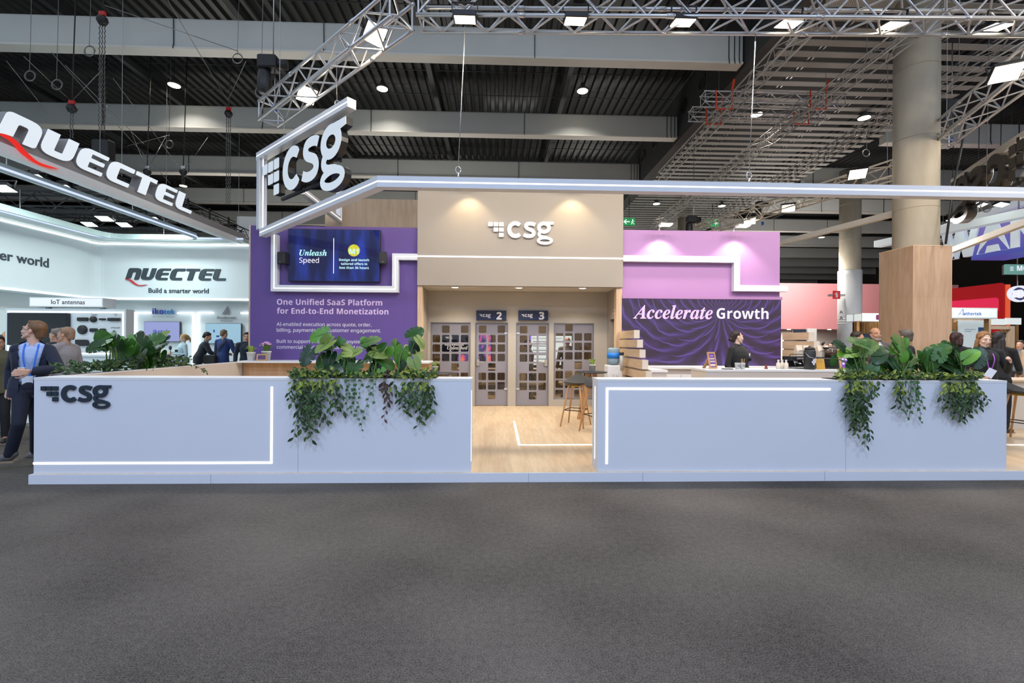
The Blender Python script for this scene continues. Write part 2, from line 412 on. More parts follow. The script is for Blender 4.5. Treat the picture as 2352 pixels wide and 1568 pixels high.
BEAM = mat('beam_grey', (.56, .58, .57), .55, var=.08, scale=.9)
BEAML = mat('beam_flange', (.66, .64, .60), .5, var=.05, scale=1)
nb = 0
for k in range(14):
    y = 11.78 + 4.36 * k
    for bi, (x0, x1) in enumerate(((-33.9, 6.43), (14.12, 39.9))):
        b = MB(); lo = [(p.x, p.y) for p in rounded([(0, 8.98), (.26, 8.98), (.26, 9.73), (0, 9.73)], [.0, .0, .06, .06], 3)]
        b.loft([[(x, y + q[0], q[1]) for q in lo] for x in (x0, x1)])
        o = structure('ceiling_beam', b, BEAM, 'broad pale grey ceiling beam, number of rows from the front: %s, %s bay' % (['nearest', 'second', 'third', 'fourth', 'fifth', 'sixth', 'seventh', 'eighth', 'ninth', 'tenth', 'eleventh', 'twelfth', 'thirteenth', 'fourteenth'][k], ['left', 'right'][bi]))
        obj('flange', MB().box(x0, y - .035, 8.93, x1, y + .30, 8.98), BEAML, o)
        s = MB()
        for q in range(9):
            sx = x0 + 1 + q * (x1 - x0 - 2) / 8.0 + (q * 37 % 11) * .15 - .6
            if k > 4: break
            s.tube([(sx, y - .03, 9.74), (sx, y - .012, 9.1), (sx, y - .045, 8.93)], .012, 4)
        if bi == 0:
            for sx in (6.2, 6.05): s.tube([(sx, y - .02, 9.74), (sx, y - .02, 9.1), (sx, y - .05, 8.92)], .012, 4)
        if s.v: obj('sling', s, BLACKM, o)
# the deep girder along the left edge of the slatted ceiling, with round openings
g = structure('ceiling_girder', MB().box(6.47, 4, 8.85, 6.95, 75, 10.6), mat('girder', rgb(50, 50, 50), .6, var=.1, scale=.8), 'dark deep roof girder with round openings')
for k in range(26):
    y = 5.5 + k * 1.45
    if k % 3 == 2: continue
    h = MB(); h.lathe([(.20, 0), (.24, 0), (.24, .03), (.20, .03), (.20, -.01), (.0, -.01)], 20, frame((6.465, y, 9.85), (0, 1, 0), (0, 0, 1)) @ Matrix.Rotation(PI, 4, 'Y'))
    obj('opening', h, mat('opening_black', (.012, .012, .012), .7, var=.1), g)
# slatted metal ceiling
def slatmat():
    m = bpy.data.materials.new('slat_metal'); m.use_nodes = True; N = m.node_tree.nodes; L = m.node_tree.links
    p = N['Principled BSDF']; p.inputs['Roughness'].default_value = .5
    tc = N.new('ShaderNodeTexCoord'); mp = N.new('ShaderNodeMapping'); wv = N.new('ShaderNodeTexWave')
    mp.inputs['Rotation'].default_value = (0, 0, .5); wv.inputs['Scale'].default_value = 8.5; wv.bands_direction = 'X'
    L.new(tc.outputs['Object'], mp.inputs['Vector']); L.new(mp.outputs['Vector'], wv.inputs['Vector'])
    r = N.new('ShaderNodeValToRGB'); r.color_ramp.elements[0].position = .35; r.color_ramp.elements[1].position = .55
    r.color_ramp.elements[0].color = (.20, .20, .19, 1); r.color_ramp.elements[1].color = (.46, .46, .44, 1)
    L.new(wv.outputs['Fac'], r.inputs['Fac']); L.new(r.outputs['Color'], p.inputs['Base Color']); return m
s = MB()
for k in range(140):
    y = 8.0 + .45 * k; s.box(7.0, y, 9.2, 14.05, y + .225, 9.22)
structure('ceiling_slats', s, slatmat(), 'perforated pale metal slat ceiling over the middle bay')
s = MB()
for x in (8.3, 9.7, 11.1, 12.5):
    for dx in (0, .12): s.box(x + dx, 8, 9.24, x + dx + .03, 70, 9.27)
structure('trim_slat_hangers', s, ALU, 'pairs of thin rails carrying the slat ceiling')

# concrete columns
def concrete():
    m = mat('concrete', rgb(176, 167, 150), .8, var=.32, scale=3.2, bump=.15, stretch=(1, 1, .35)); return m
CONC = concrete()
COLX = at(2101, 790, 9.85)
def column(x, y, r, z1, label):
    b = MB(); b.lathe([(r, 0), (r, z1)], 40, Matrix.Translation((x, y, 0))); c = structure('column', b, CONC, label)
    s = MB()
    for z in [3.02 + 1.55 * i for i in range(6)]:
        if z < z1: s.lathe([(r + .002, z - .006), (r + .003, z), (r + .002, z + .006)], 40, Matrix.Translation((x, y, 0)))
    obj('pour_joint', s, mat('concrete_joint', rgb(150, 138, 120), .85), c); return c
column(COLX.x, COLX.y, .405, 10.6, 'large round concrete column rising out of the wood clad box')
p = at(1951, 784, 19.5); column(p.x, 19.5, .40, 9.2, 'round concrete column with a white sleeve around its foot')
SL = MB(); zt = Z_(1951, 622, 19.5)
SL.lathe([(.445, 0), (.445, zt), (.41, zt)], 40, Matrix.Translation((p.x, 19.5, 0)))
slv = obj('column_sleeve', SL, mat('sleeve_white', (.72, .74, .76), .4, var=.02), None, 'white cylindrical sleeve around the foot of the second concrete column', 'sleeve')
b = MB()
for py in (733, 738, 743): z = Z_(1951, py, 19.5); b.lathe([(.448, z - .022), (.45, z), (.448, z + .022)], 40, Matrix.Translation((p.x, 19.5, 0)))
obj('band', b, mat('band_white', (.9, .92, .95), .3), slv)
t = MB()
for py in (720, 733): q = at(1927, py, 19.1); t.text('A', frame((q.x, 19.07, q.z), (.93, -.36, 0), (0, 0, 1)), .12, 'b')
obj('lettering', t, BLACKP, slv)
p = at(1571, 784, 27.5); column(p.x, 27.5, .40, 9.2, 'slender distant concrete column behind the pink wall')
p = at(1663, 784, 38); column(p.x, 38, .42, 9.2, 'farthest concrete column, small between the trusses')

# ---------------------------------------------------------------- hanging things: lamps, trusses, hoists
def high_bay(loc, label, power=60, scale=1.0, on=True):
    t = thing('high_bay_lamp', label, 'lamp', loc, 'high bay lamps on the hall ceiling')
    r = .19 * scale
    a = MB(); a.lathe([(.03, .26), (.05, .26), (.07, .16), (r, .05), (r, 0), (r * .93, 0)], 20); obj('housing', a, DARKGREY, t, local=True)
    b = MB(); b.lathe([(.0, .006), (r * .92, .006), (r * .9, -.01), (0, -.02)], 20); obj('lens', b, BULB, t, local=True)
    c = MB(); c.tube([(0, 0, .25), (0, 0, max(.3, (9.22 if 6.6 < loc[0] < 14.1 else 10.62) - loc[2]))], .008, 4); obj('rod', c, BLACKM, t, local=True)
    if power:
        l = lamp('high_bay_light', 'AREA', (0, 0, -.05), power * .45, NEUT, .36, spread=2.2); l.parent = t
    return t
for px, py, z, lab, pw in ((400, 196, 9.9, 'round lit high bay lamp left of the diagonal truss', 80), (878, 204, 9.9, 'round lit high bay lamp right of the diagonal truss', 80), (1338, 209, 9.9, 'round lit high bay lamp above the stand between two beams', 80),
                       (421, 427, 9.9, 'small far high bay lamp above the last letter of the neighbour sign', 80), (1738, 263, 9.0, 'lamp shining beside the two short cross trusses', 50), (1985, 271, 9.0, 'lamp under the slat ceiling left of the big column', 50),
                       (1508, 468, 9.0, 'small distant lamp low over the pink wall, left of the slender column', 50), (1658, 473, 9.0, 'small distant lamp low over the pink wall, right of the slender column', 50), (1887, 545, 8.9, 'tiny distant lamp above the salmon wall', 40)):
    p = atz(px, py, z); high_bay(p, lab, pw, 1.0)
p = atz(1176, 263, 10.3)
o = thing('skylight_panel', 'short row of bright glass cells in the dark roof', 'skylight', p)
g = MB(); s = MB()
for i in range(12): g.box(p.x - 1.0 + i * .168, p.y, 10.34, p.x - .86 + i * .168, p.y + .5, 10.35)
for i in range(13): s.box(p.x - 1.03 + i * .168, p.y - .02, 10.32, p.x - 1.0 + i * .168, p.y + .52, 10.36)
obj('glass', g, emis('sky_glow', (1, .97, .9), 1.6), o); obj('frame', s, BLACKM, o)

def truss(name, p0, p1, size, label, m=ALU, r=.025, bay=None, group='lighting trusses', roll=0.0, tri=False, brace=True):
    """box truss of four chords with zig-zag bracing; chords and bracing are parts"""
    p0 = Vector(p0); p1 = Vector(p1); t = thing(name, label, 'truss', (p0 + p1) / 2, group)
    d = (p1 - p0); L = d.length; d.normalize(); u = Vector((0, 0, 1)); sd = d.cross(u).normalized(); u = sd.cross(d)
    h = size / 2; cs = [sd * a * h + u * b * h for a, b in ((-1, -1), (1, -1), (1, 1), (-1, 1))]
    for c in cs: obj('chord', MB().tube([p0 + c, p1 + c], r, 8), m, t)
    n = max(2, round(L / (bay or size * .9))); b = MB()
    for f in range(4):
        a0, a1 = cs[f], cs[(f + 1) % 4]
        for i in range(n):
            A = p0 + d * (L * i / n); B = p0 + d * (L * (i + 1) / n)
            q = (A + a0, B + a1) if (i + f) % 2 else (A + a1, B + a0)
            b.tube(q, r * .55, 5, False)
    for e in (p0 + d * .03, p1 - d * .03):
        for f in range(4): b.tube((e + cs[f], e + cs[(f + 1) % 4]), r * .6, 5, False)
    hg = MB()
    for q in (.12, .88):
        e = p0 + d * (L * q) + u * h; rz_ = 10.62 if not 6.6 < e.x < 14.1 else 9.22
        if e.y < 10.9 and rz_ > 10: rz_ = 10.7
        obj('hanger', MB().tube([e, (e.x, e.y, max(rz_, e.z + .2))], .006, 4), STEEL, t)
    
    j = b
    for i in range(1, int(L / 2.0) + 1):
        e = p0 + d * (i * 2.0 - .6)
        for c in cs: j.tube((e + c - d * .05, e + c + d * .05), r * 1.25, 8)
    obj('bracing', b, m, t)
    return t
# front truss over the stand
a = at(962, 20, 6.30); zT = Z_(962, 36, 6.15)
E = at(2352, 66, 6.0)
truss('lighting_truss', (a.x, 6.3, zT + .17), (9.4, 5.95, zT + .17), .34, 'silver box truss along the top edge of the picture carrying a row of floodlights', r=.027)
# rear chord pair of the wide truss grid, seen above the front one
truss('lighting_truss', (a.x + .3, 5.62, zT + .62), (9.4, 5.3, zT + .62), .34, 'second silver truss cut by the top edge of the picture', r=.027)
q0 = at(616, 262, 9.1); q1 = at(925, -20, 6.15)
truss('lighting_truss', (q0.x, q0.y, q0.z), (q1.x, q1.y, q0.z), .36, 'silver box truss slanting down to the left above the hanging letters', r=.027)
for i, (pa, pb, z, lab, sz) in enumerate((((2000, -90), (1520, 405), 8.0, 'long truss under the slat ceiling, leftmost of the three parallel ones', .29), ((2190, 0), (1500, 520), 8.0, 'long truss under the slat ceiling, middle of the three parallel ones', .29), ((2450, 32), (1590, 530), 8.0, 'long truss under the slat ceiling, passing just right of the big column', .29))):
    A = atz(*pa, z); B = atz(*pb, z)
    truss('lighting_truss', A, B, sz, lab, mat('truss_grey', (.42, .41, .40), .4, metal=.6), r=.02, bay=.42)
for (pa, pb, Y, lab) in (((1612, 227), (1935, 228), 12.5, 'short cross truss of dull silver with orange clamps, the upper one'), ((1585, 262), (1890, 266), 13.4, 'short cross truss of dull silver with orange clamps, the lower one')):
    A = at(*pa, Y); B = at(*pb, Y); truss('lighting_truss', A, (B.x, Y, A.z), .29, lab, ALU, r=.02, bay=.35)
A = atz(2150, 322, 6.2); B = atz(2440, 90, 6.2)
truss('lighting_truss', A, B, .42, 'heavy truss rising to the right edge of the picture, right of the big column', ALU, r=.028)
A = atz(2142, 362, 6.1); B = atz(1588, 535, 6.1)
truss('lighting_truss', A, B, .40, 'long bright truss running back from behind the big column', mat('truss_warm', (.66, .60, .5), .4, metal=.5), r=.028)
cl = 0
for px, py, Y, w_ in ((1655, 235, 12.4, 1), (1632, 270, 13.3, 0), (1868, 235, 12.4, 3), (1830, 270, 13.3, 2)):
    p = at(px, py, Y)
    t = thing('clamp', ('orange clamp on the lower cross truss by its left crossing', 'orange clamp on the upper cross truss by its left crossing', 'orange clamp on the lower cross truss by its right crossing', 'orange clamp on the upper cross truss by its right crossing')[w_], 'clamp', p, 'orange truss clamps')
    b = MB(); s = .22
    for dx in (-s, s): b.bar((p.x + dx, Y - .2, p.z + s), (p.x + dx, Y - .2, p.z - s * 1.3), .03, .03)
    b.bar((p.x - s, Y - .2, p.z - s * 1.3), (p.x + s, Y - .2, p.z - s * 1.3), .03, .03)
    obj('bracket', b, ORANGE, t); obj('lever', MB().bar((p.x + s, Y - .2, p.z + s), (p.x + s + .03, Y - .25, p.z + s + .28), .05, .04), ORANGE, t)

def flood(loc, rx, rz, label, cool=False, w_=.30, h_=.22, rod=0):
    """box floodlight: housing, bright lens, yoke; local -Z is the beam"""
    t = thing('floodlight', label, 'floodlight', loc, 'floodlights on the trusses'); t.rotation_euler = (rx, 0, rz)
    obj('housing', MB().rbox(-w_ / 2 - .02, -h_ / 2 - .02, .0, w_ / 2 + .02, h_ / 2 + .02, .07, .015), BLACKM, t, local=True)
    obj('lens', MB().box(-w_ / 2, -h_ / 2, -.006, w_ / 2, h_ / 2, .002), BULBC if cool else BULB, t, local=True)
    b = MB()
    for s_ in (-1, 1): b.bar((s_ * (w_ / 2 + .035), 0, .03), (s_ * (w_ / 2 + .035), 0, .2), .012, .03, (0, 1, 0))
    b.bar((-w_ / 2 - .035, 0, .2), (w_ / 2 + .035, 0, .2), .03, .012); obj('yoke', b, BLACKM, t, local=True)
    if rod:
        iv = Euler((rx, 0, rz)).to_matrix().inverted(); obj('rod', MB().tube([(0, 0, .15), iv @ Vector((0, 0, rod - loc[2]))], .012, 5), BLACKM, t, local=True)
    return t
nm = ['first', 'second', 'third', 'fourth', 'fifth', 'sixth']
for i, px in enumerate((1069, 1319, 1563, 1803, 2040, 2276)):
    p = at(px, 38 + (px - 1069) * .014, 6.2); flood((p.x, 6.12, p.z - .10), .22, 0, 'lit floodlight clamped to the front truss, %s from the left' % nm[i], w_=.27, h_=.22)
for (px, py, Y, k) in ((861, 78, 6.75, 0), (705, 218, 8.2, 1)):
    p = at(px, py, Y); flood(p, -.75, .78, ('large lit floodlight on the slanting truss, close to the top edge of the picture', 'lit floodlight on the slanting truss above the hanging letters')[k], w_=.30, h_=.26)
    lamp('flood_beam', 'AREA', (p.x, p.y, p.z - .1), 60, WARM, .3, aim=(-3.4, 9.0, 1.0))
for (px, py, z, lab) in ((2312, 168, 6.0, 'big lit floodlight under the truss by the right edge of the picture'), (1970, 400, 5.9, 'lit floodlight on the bright truss left of the big column'), (1811, 478, 5.9, 'lit floodlight on the bright truss above the pink wall end'), (1722, 508, 5.9, 'lit floodlight farthest along the bright truss')):
    p = atz(px, py, z); flood(p, -.5, -.5, lab, w_=.36, h_=.3)
for ax, ay, tx, ty, pw in ((8.6, 6.3, 8.8, 10, 60), (7.4, 4.6, 8.2, 9.5, 60), (11.0, 8.5, 11.5, 12.5, 90)): lamp('flood_beam', 'AREA', (ax, ay, 5.9), pw, WARM, .3, aim=(tx, ty, 2.2))  # light for the right floodlight, with extra unseen lamps added to brighten the column

def hoist(px, py, Y, label, top=True):
    p = at(px, py, Y); t = thing('chain_hoist', label, 'hoist', p, 'black chain hoists under the roof')
    b = MB(); b.rbox(p.x - .22, Y - .14, p.z - .12, p.x + .16, Y + .14, p.z + .14, .05); b.tube([(p.x + .1, Y, p.z), (p.x + .32, Y, p.z)], .1, 12); obj('motor', b, BLACKM, t)
    b = MB(); b.lathe([(.10, 0), (.13, -.1), (.14, -.45), (.09, -.5)], 14, Matrix.Translation((p.x - .12, Y, p.z - .1))); obj('chain_bag', b, BLACKP, t)
    b = MB(); b.tube([(p.x + .05, Y, p.z + .1), (p.x + .05, Y, 10.62 if p.x < 6.6 or p.x > 14.1 else 9.22)], .012, 5); b.tube([(p.x + .08, Y, p.z - .1), (p.x + .08, Y, p.z - .8)], .012, 5); obj('chain', b, STEEL, t)
    obj('hook', MB().rbox(p.x + .03, Y - .03, p.z - .95, p.x + .13, Y + .03, p.z - .78, .02), mat('blue_sling', rgb(40, 90, 170), .5), t)
hoist(622, 148, 9.3, 'black chain hoist hanging left of the slanting truss')
hoist(1748, 470, 20.5, 'small black chain hoist over the pink wall')
hoist(2182, 245, 11.0, 'black chain hoist right of the big column')
hoist(1590, 505, 17.5, 'black chain hoist in front of the slender column')

def wires(name, label, segs, m, r=.006, group=None, cat='cable'):
    b = MB()
    for sg in segs: b.tube(sg, r, 5)
    return obj(name, b, m, None, label, cat, group)
WIRE = mat('wire_grey', (.22, .22, .22), .4, metal=.6)
# rigging of the neighbour stand: chains, wires, shackles
CH = mat('chain_steel', (.10, .10, .10), .4, metal=.6)
def chainset(px, y0, y1, Y, label, red=True, n=3):
    a = at(px, y0, Y); e = at(px, y1, Y); t = thing('rigging_chain', label, 'chain', ((a + e) / 2), 'rigging chains above the neighbour sign')
    for i in range(n):
        dx = (i - (n - 1) / 2) * .055; b = MB(); L_ = a.z - e.z; k = int(L_ / .055)
        for j in range(k):
            z = a.z - L_ * j / k; o_ = .012 if j % 2 else -.012
            b.tube([(a.x + dx + o_, Y, z), (a.x + dx - o_, Y, z - L_ / k)], .009, 4, False)
        obj('chain', b, CH, t)
    b = MB(); b.lathe([(.02, .05), (.09, .02), (.11, -.05), (.07, -.13), (.02, -.16)], 12, Matrix.Translation((a.x, Y, a.z))); obj('block', b, BLACKM, t)
    b = MB(); b.rbox(a.x - .07, Y - .03, a.z + .05, a.x + .07, Y + .03, a.z + .15, .02); obj('shackle', b, RED if red else STEEL, t)
    obj('sling', MB().tube([(a.x, Y, a.z + .14), (a.x + .1, Y, 10.62)], .014, 5), BLACKM, t)
chainset(235, 42, 300, 10.2, 'long chains hanging from a red shackle, leftmost above the neighbour sign')
chainset(525, 258, 470, 13.6, 'long chains hanging from a block left of the slanting truss')
chainset(165, 245, 318, 11.2, 'short chain set hanging between two wires above the neighbour sign', n=2)
chainset(338, 392, 440, 14.2, 'small chain set just above the neighbour sign letters', False, 2)
chainset(421, 392, 440, 14.6, 'small chain set above the last letter of the neighbour sign', False, 2)
b = MB(); p = at(238, 345, 13.6); b.rbox(p.x - .24, 13.45, p.z - .32, p.x + .24, 13.75, p.z + .28, .06); b.tube([(p.x, 13.6, p.z + .2), (p.x + .1, 13.6, 10.65)], .014, 5)
obj('chain_bag', b, BLACKP, None, 'black chain bag hanging behind the neighbour sign letters', 'bag')
segs = []
for (xa, ya, Ya, xb, yb, Yb) in ((15, 140, 10, 110, 260, 11.5), (55, 130, 10, 163, 232, 11.2), (150, 150, 10, 330, 330, 13), (235, 160, 10.2, 165, 232, 11.2), (385, 0, 9, 523, 232, 13.5), (523, 232, 13.5, 565, 140, 11.5),
                           (240, 12, 9.8, 548, 118, 11.6), (118, 120, 10, 390, 420, 14), (260, 180, 11, 420, 395, 14.5), (478, 315, 15, 421, 395, 14.5), (300, 300, 15, 338, 392, 14.2), (390, 310, 15, 292, 335, 14.5), (380, 315, 15, 338, 392, 14.2)):
    segs.append([at(xa, ya, Ya), at(xb, yb, Yb)])
for i, sg in enumerate(segs):
    wires('rigging_wire', 'thin dark rigging wire stretched under the roof above the neighbour sign', [sg], WIRE, .008, 'rigging wires above the neighbour sign')
for (px, py, Y) in ((205, 118, 11.4), (68, 175, 11.4), (130, 195, 11.4), (545, 135, 11.6), (388, 332, 14.5), (600, 212, 9.6), (2265, 475, 9.8), (1990, 352, 15)):
    p = at(px, py, Y); b = MB()
    for k in range(2): b.tube([(p.x + .12 * math.cos(a * PI / 9), Y + .02 * k, p.z + .12 * math.sin(a * PI / 9) + .03 * k) for a in range(19)], .009, 5)
    b.tube([(p.x, Y, p.z + .12), (p.x + .05, Y, 10.62 if p.x < 6.6 else 9.25)], .006, 4)
    obj('wire_coil', b, WIRE, None, 'coil of spare wire hanging under the roof', 'wire coil', 'coils of spare wire')
# ---------------------------------------------------------------- the stand: platform, walls, frames
YF = 5.2
XL = X_(79, YF); XR = X_(1083, YF); RXL = X_(1374, YF); RXR = X_(2313, YF)
PFL = X_(67, 5.17)
FLOORZ = .11
fl = structure('trim_platform', MB().box(PFL, 5.17, 0, 13.5, 13.6, .105), WHITE, 'white edge of the low platform under the stand')
sm = MB()
for px in (486, 1216, 1478, 1896): x = X_(px, 5.17); sm.box(x - .002, 5.1685, .0, x + .002, 5.171, .104)
obj('seam', sm, mat('seam_grey', (.35, .37, .42), .6), fl)
FLW = wood('laminate_floor', rgb(234, 210, 174), rgb(214, 184, 146), 'Y', 6, .35, (.19, 1.3, ''), .93)
structure('floor_laminate', MB().box(XL + .02, 5.185, .105, 13.4, 13.5, FLOORZ), FLW, 'pale oak laminate floor of the stand')
# light line let into the floor
a = atz(1182, 967, FLOORZ); b_ = atz(1190, 1022, FLOORZ); c_ = atz(1420, 1023, FLOORZ)
m = MB(); m.box(b_.x, b_.y, FLOORZ, c_.x, b_.y + .035, FLOORZ + .004); m.box(b_.x, b_.y, FLOORZ, b_.x + .035, a.y, FLOORZ + .004)
obj('floor_light_line', m, STRIP, None, 'thin white light line let into the oak floor behind the opening', 'light strip')

ZT = Z_(580, 868, YF)
def led(name, parent, pts, w_, M=None, d=.006):
    return None
# left front counter
t = thing('planter_counter', 'long white front counter with a dark logo, left of the opening', 'counter', ((XL + XR) / 2, YF, FLOORZ))
b = MB(); b.box(XL, YF, FLOORZ, XR, YF + .30, ZT - .03); obj('body', b, WHITE, t)
obj('top', MB().box(XL - .002, YF - .002, ZT - .03, XR + .002, YF + .305, ZT), WHITE2, t)
m = MB(); zb = Z_(350, 1063, YF); xs = X_(625, YF); zs = Z_(625, 888, YF)
m.box(XL - .004, YF - .004, zb - .011, xs + .011, YF + .002, zb + .011); m.box(xs - .011, YF - .004, zb, xs + .011, YF + .002, zs); m.box(XL - .004, YF, zb - .011, XL + .002, YF + .29, zb + .011)
obj('light_strip', m, STRIP, t)
obj('light_strip', MB().box(XR - .002, YF + .02, Z_(1083, 1060, YF), XR + .004, YF + .035, Z_(1083, 897, YF)), STRIP, t)
m = MB(); x = X_(686, YF); m.box(x - .0015, YF - .001, FLOORZ, x + .0015, YF + .001, ZT - .03); obj('seam', m, mat('seam_grey', None), t)

# logo: squares and the letters c, s, g (x-height = 1, baseline at 0)
def logo(mb, M, h, d, gap=False, thin=1.0):
    S = M @ Matrix.Diagonal((h, h, 1, 1))
    for r, cols in enumerate(((0, 1, 2), (1, 2), (2,))):
        for c in cols:
            x = c * .327; y = .93 - r * .315; mb.curve2d([rrect(x, y - .25, x + .285, y, .03, 2)], d, S)
    arc = [(1.64 + .37 * math.cos(math.radians(a)), .5 + .385 * math.sin(math.radians(a))) for a in range(44, 318, 13)]
    mb.stroke(arc, [.20] + [.25] * (len(arc) - 2) + [.20], d, S)
    mb.stroke(crom([(2.83, .80), (2.72, .85), (2.52, .875), (2.33, .84), (2.27, .70), (2.36, .59), (2.52, .52), (2.68, .44), (2.75, .30), (2.68, .17), (2.50, .12), (2.30, .135), (2.13, .20)], 4), .225, d, S)
    ring = lambda cx, cy, rx, ry: [(cx + rx * math.cos(k * PI / 14), cy + ry * math.sin(k * PI / 14)) for k in range(28)]
    e = .0005
    mb.stroke(ring(3.36, .645, .305, .255), .225, d, S, closed=True)
    mb.stroke(ring(3.42, -.135, .405, .165), .165, d + e, S, closed=True)
    mb.stroke(crom([(3.20, .42), (3.10, .33), (3.07, .23), (3.13, .14), (3.26, .085), (3.42, .065), (3.58, .045)], 4), [.19] * 20 + [.18, .17, .16, .15, .14], d + 2 * e, S)
    mb.prism([(3.42, 1.0), (3.95, 1.0), (3.95, .845), (3.74, .815), (3.6, .80)], d + e, S)
LOGOD = mat('logo_dark', rgb(34, 48, 62), .4, var=.03)
m = MB(); a = at(97, 923, YF); logo(m, front(a.x, YF - .001, a.z), (X_(257, YF) - a.x) / 3.95, .02); obj('logo', m, LOGOD, t, 'dark slate logo letters')

# left side wall with a planter trough on top, back to the purple wall
YW = 9.6
SXI = -5.07
t = thing('side_counter', 'white side wall with a planter on top, running back to the purple wall', 'counter', (SXI - .1, 7, FLOORZ))
obj('body', MB().box(XL, YF + .31, FLOORZ, SXI, YW - .02, ZT - .02), CREAM, t); obj('top', MB().box(XL, YF + .306, ZT - .02, SXI + .003, YW - .02, ZT), WHITE2, t)

# right front counter
t = thing('planter_counter', 'long white front counter with an angled light line, right of the opening', 'counter', ((RXL + RXR) / 2, YF, FLOORZ))
ZR = Z_(1800, 872, YF)
obj('body', MB().box(RXL, YF, FLOORZ, RXR, YF + .30, ZR - .03), WHITE, t); obj('top', MB().box(RXL - .002, YF - .002, ZR - .03, RXR + .002, YF + .305, ZR), WHITE2, t)
m = MB(); xs = X_(1395, YF); ze = Z_(1650, 893, YF)
m.box(xs - .012, YF - .004, Z_(1395, 1065, YF), xs + .012, YF + .002, ze); m.box(xs - .012, YF - .004, ze - .012, X_(1908, YF), YF + .002, ze + .012); obj('light_strip', m, STRIP, t)
obj('light_strip', MB().box(RXL - .004, YF + .14, Z_(1368, 1060, YF), RXL + .002, YF + .155, Z_(1368, 890, YF)), STRIP, t)
m = MB(); x = X_(1944, YF); m.box(x - .0015, YF - .001, FLOORZ, x + .0015, YF + .001, ZR - .03); obj('seam', m, mat('seam_grey', None), t)

# ---- back walls
PX0 = X_(574, YW); PX1 = X_(957.5, 9.52) + .02; PZ = Z_(760, 520, YW)
wl = structure('wall_left_stand', MB().box(PX0, YW, FLOORZ, PX1, YW + .12, PZ), PURPLE, 'purple wall with a screen and white writing')
obj('edge', MB().box(PX0 - .03, YW, FLOORZ, PX0, YW + .12, PZ), OAK, wl)
TW = mat('text_white', (.86, .84, .88), .5, var=0); TL = mat('text_lilac', rgb(226, 200, 232), .5, var=0)
yy = YW - .001
m = MB(); m.ptext('One Unified SaaS Platform', 636, 878, 699.5, yy, 'b'); m.ptext('for End-to-End Monetization', 636, 892, 720, yy, 'b'); obj('headline', m, TL, wl)
m = MB()
for s_, x1, y in (('AI-enabled execution across quote, order,', 853, 748), ('billing, payments and customer engagement.', 874.5, 761.5), ('Built to support B2B, B2S and ecosystem', 836, 787), ('commercial models without added complexity.', 876, 800.5)):
    m.ptext(s_, 635.5, x1, y, yy, 'r')
obj('body_text', m, TW, wl)
# wood ledge and panelling under the purple wall
t = thing('wall_counter', 'long white ledge with oak panelling below, under the purple wall', 'counter', (PX0 + 1.5, 9.2, FLOORZ))
zl = Z_(640, 829, 9.05); zl2 = zl
obj('worktop', MB().box(SXI + .02, 9.03, zl - .035, X_(986, 9.05), YW - .002, zl), WHITE2, t)
obj('panel', MB().box(SXI + .02, 9.25, FLOORZ, X_(982, 9.05), YW - .004, zl - .036), wood('oak_panel', rgb(206, 168, 128), rgb(184, 146, 108), 'Z', 5, .5, (.6, 3, 'yz'), .6), t)

# central header with recess
HX0 = X_(957.5, 9.52); HX1 = X_(1430, 9.52); HZ0 = Z_(1190, 657, 9.52); HZ1 = 4.80
YB = 10.5
hd = structure('wall_centre_stand', MB().box(HX0, 9.52, HZ0, HX1, 9.68, HZ1), BEIGE, 'tall beige header wall above the meeting rooms')
m = MB(); a = at(1, 590, 9.52); m.box(HX0, 9.512, Z_(957, 588, 9.52) - .014, HX1, 9.522, Z_(957, 588, 9.52) + .014); obj('light_strip', m, STRIP, hd)
structure('ceiling_recess', MB().box(HX0, 9.68, HZ0, HX1, 13.4, HZ0 + .08), mat('soffit_white', (.74, .70, .63), .6, var=.02), 'white soffit over the meeting room doors')
JX0 = X_(970, 9.6); JX1 = X_(1414, 9.6)
o = structure('trim_jamb', MB().box(HX0 + .0, 9.56, FLOORZ, JX0, 9.74, HZ0 - .002), OAK, 'pale oak jamb left of the meeting room recess')
o = structure('trim_jamb', MB().box(JX1, 9.56, FLOORZ, X_(1427, 9.6), 9.74, HZ0 - .002), OAK, 'pale oak jamb right of the meeting room recess')
structure('wall_recess', MB().box(JX0 - .13, 9.74, FLOORZ, JX0 - .02, YB, HZ0), BEIGE, 'beige left cheek of the meeting room recess')
rx = X_(1394, YB); 
structure('wall_recess', MB().box(rx, 9.74, FLOORZ + 2.0, rx + .1, YB, HZ0).box(rx, 10.25, FLOORZ, rx + .1, YB, FLOORZ + 2.0).box(rx + .25, 9.74, FLOORZ, rx + .28, 10.3, FLOORZ + 2.0), BEIGE, 'beige right cheek of the recess with a dark doorway')
structure('door_4', MB().box(rx + .1, 9.9, FLOORZ, rx + .13, 10.25, FLOORZ + 2.0), mat('door_grey', rgb(120, 116, 108), .5), 'grey sliding door in the right cheek of the recess')
m = MB(); zq = at(1411, 716, 9.85); m.box(rx - .005, 9.80, zq.z - .09, rx, 9.90, zq.z + .09); sg = obj('fire_sign', m, RED, None, 'small red fire safety sign on the beige cheek of the recess', 'sign')
m = MB()
for dz in (-.05, .03): m.box(rx - .007, 9.82, zq.z + dz, rx - .004, 9.88, zq.z + dz + .035)
obj('pictogram', m, TW, sg)
# wall-mounted logo
t = thing('logo_sign', 'white raised logo letters on the tall beige header', 'sign', at(1195, 530, 9.5))
a = at(1121, 546, 9.5); m = MB(); logo(m, front(a.x, 9.518, a.z), (X_(1270, 9.5) - a.x) / 3.95, .045); obj('lettering', m, mat('logo_white', (.86, .85, .82), .4, var=0), t)
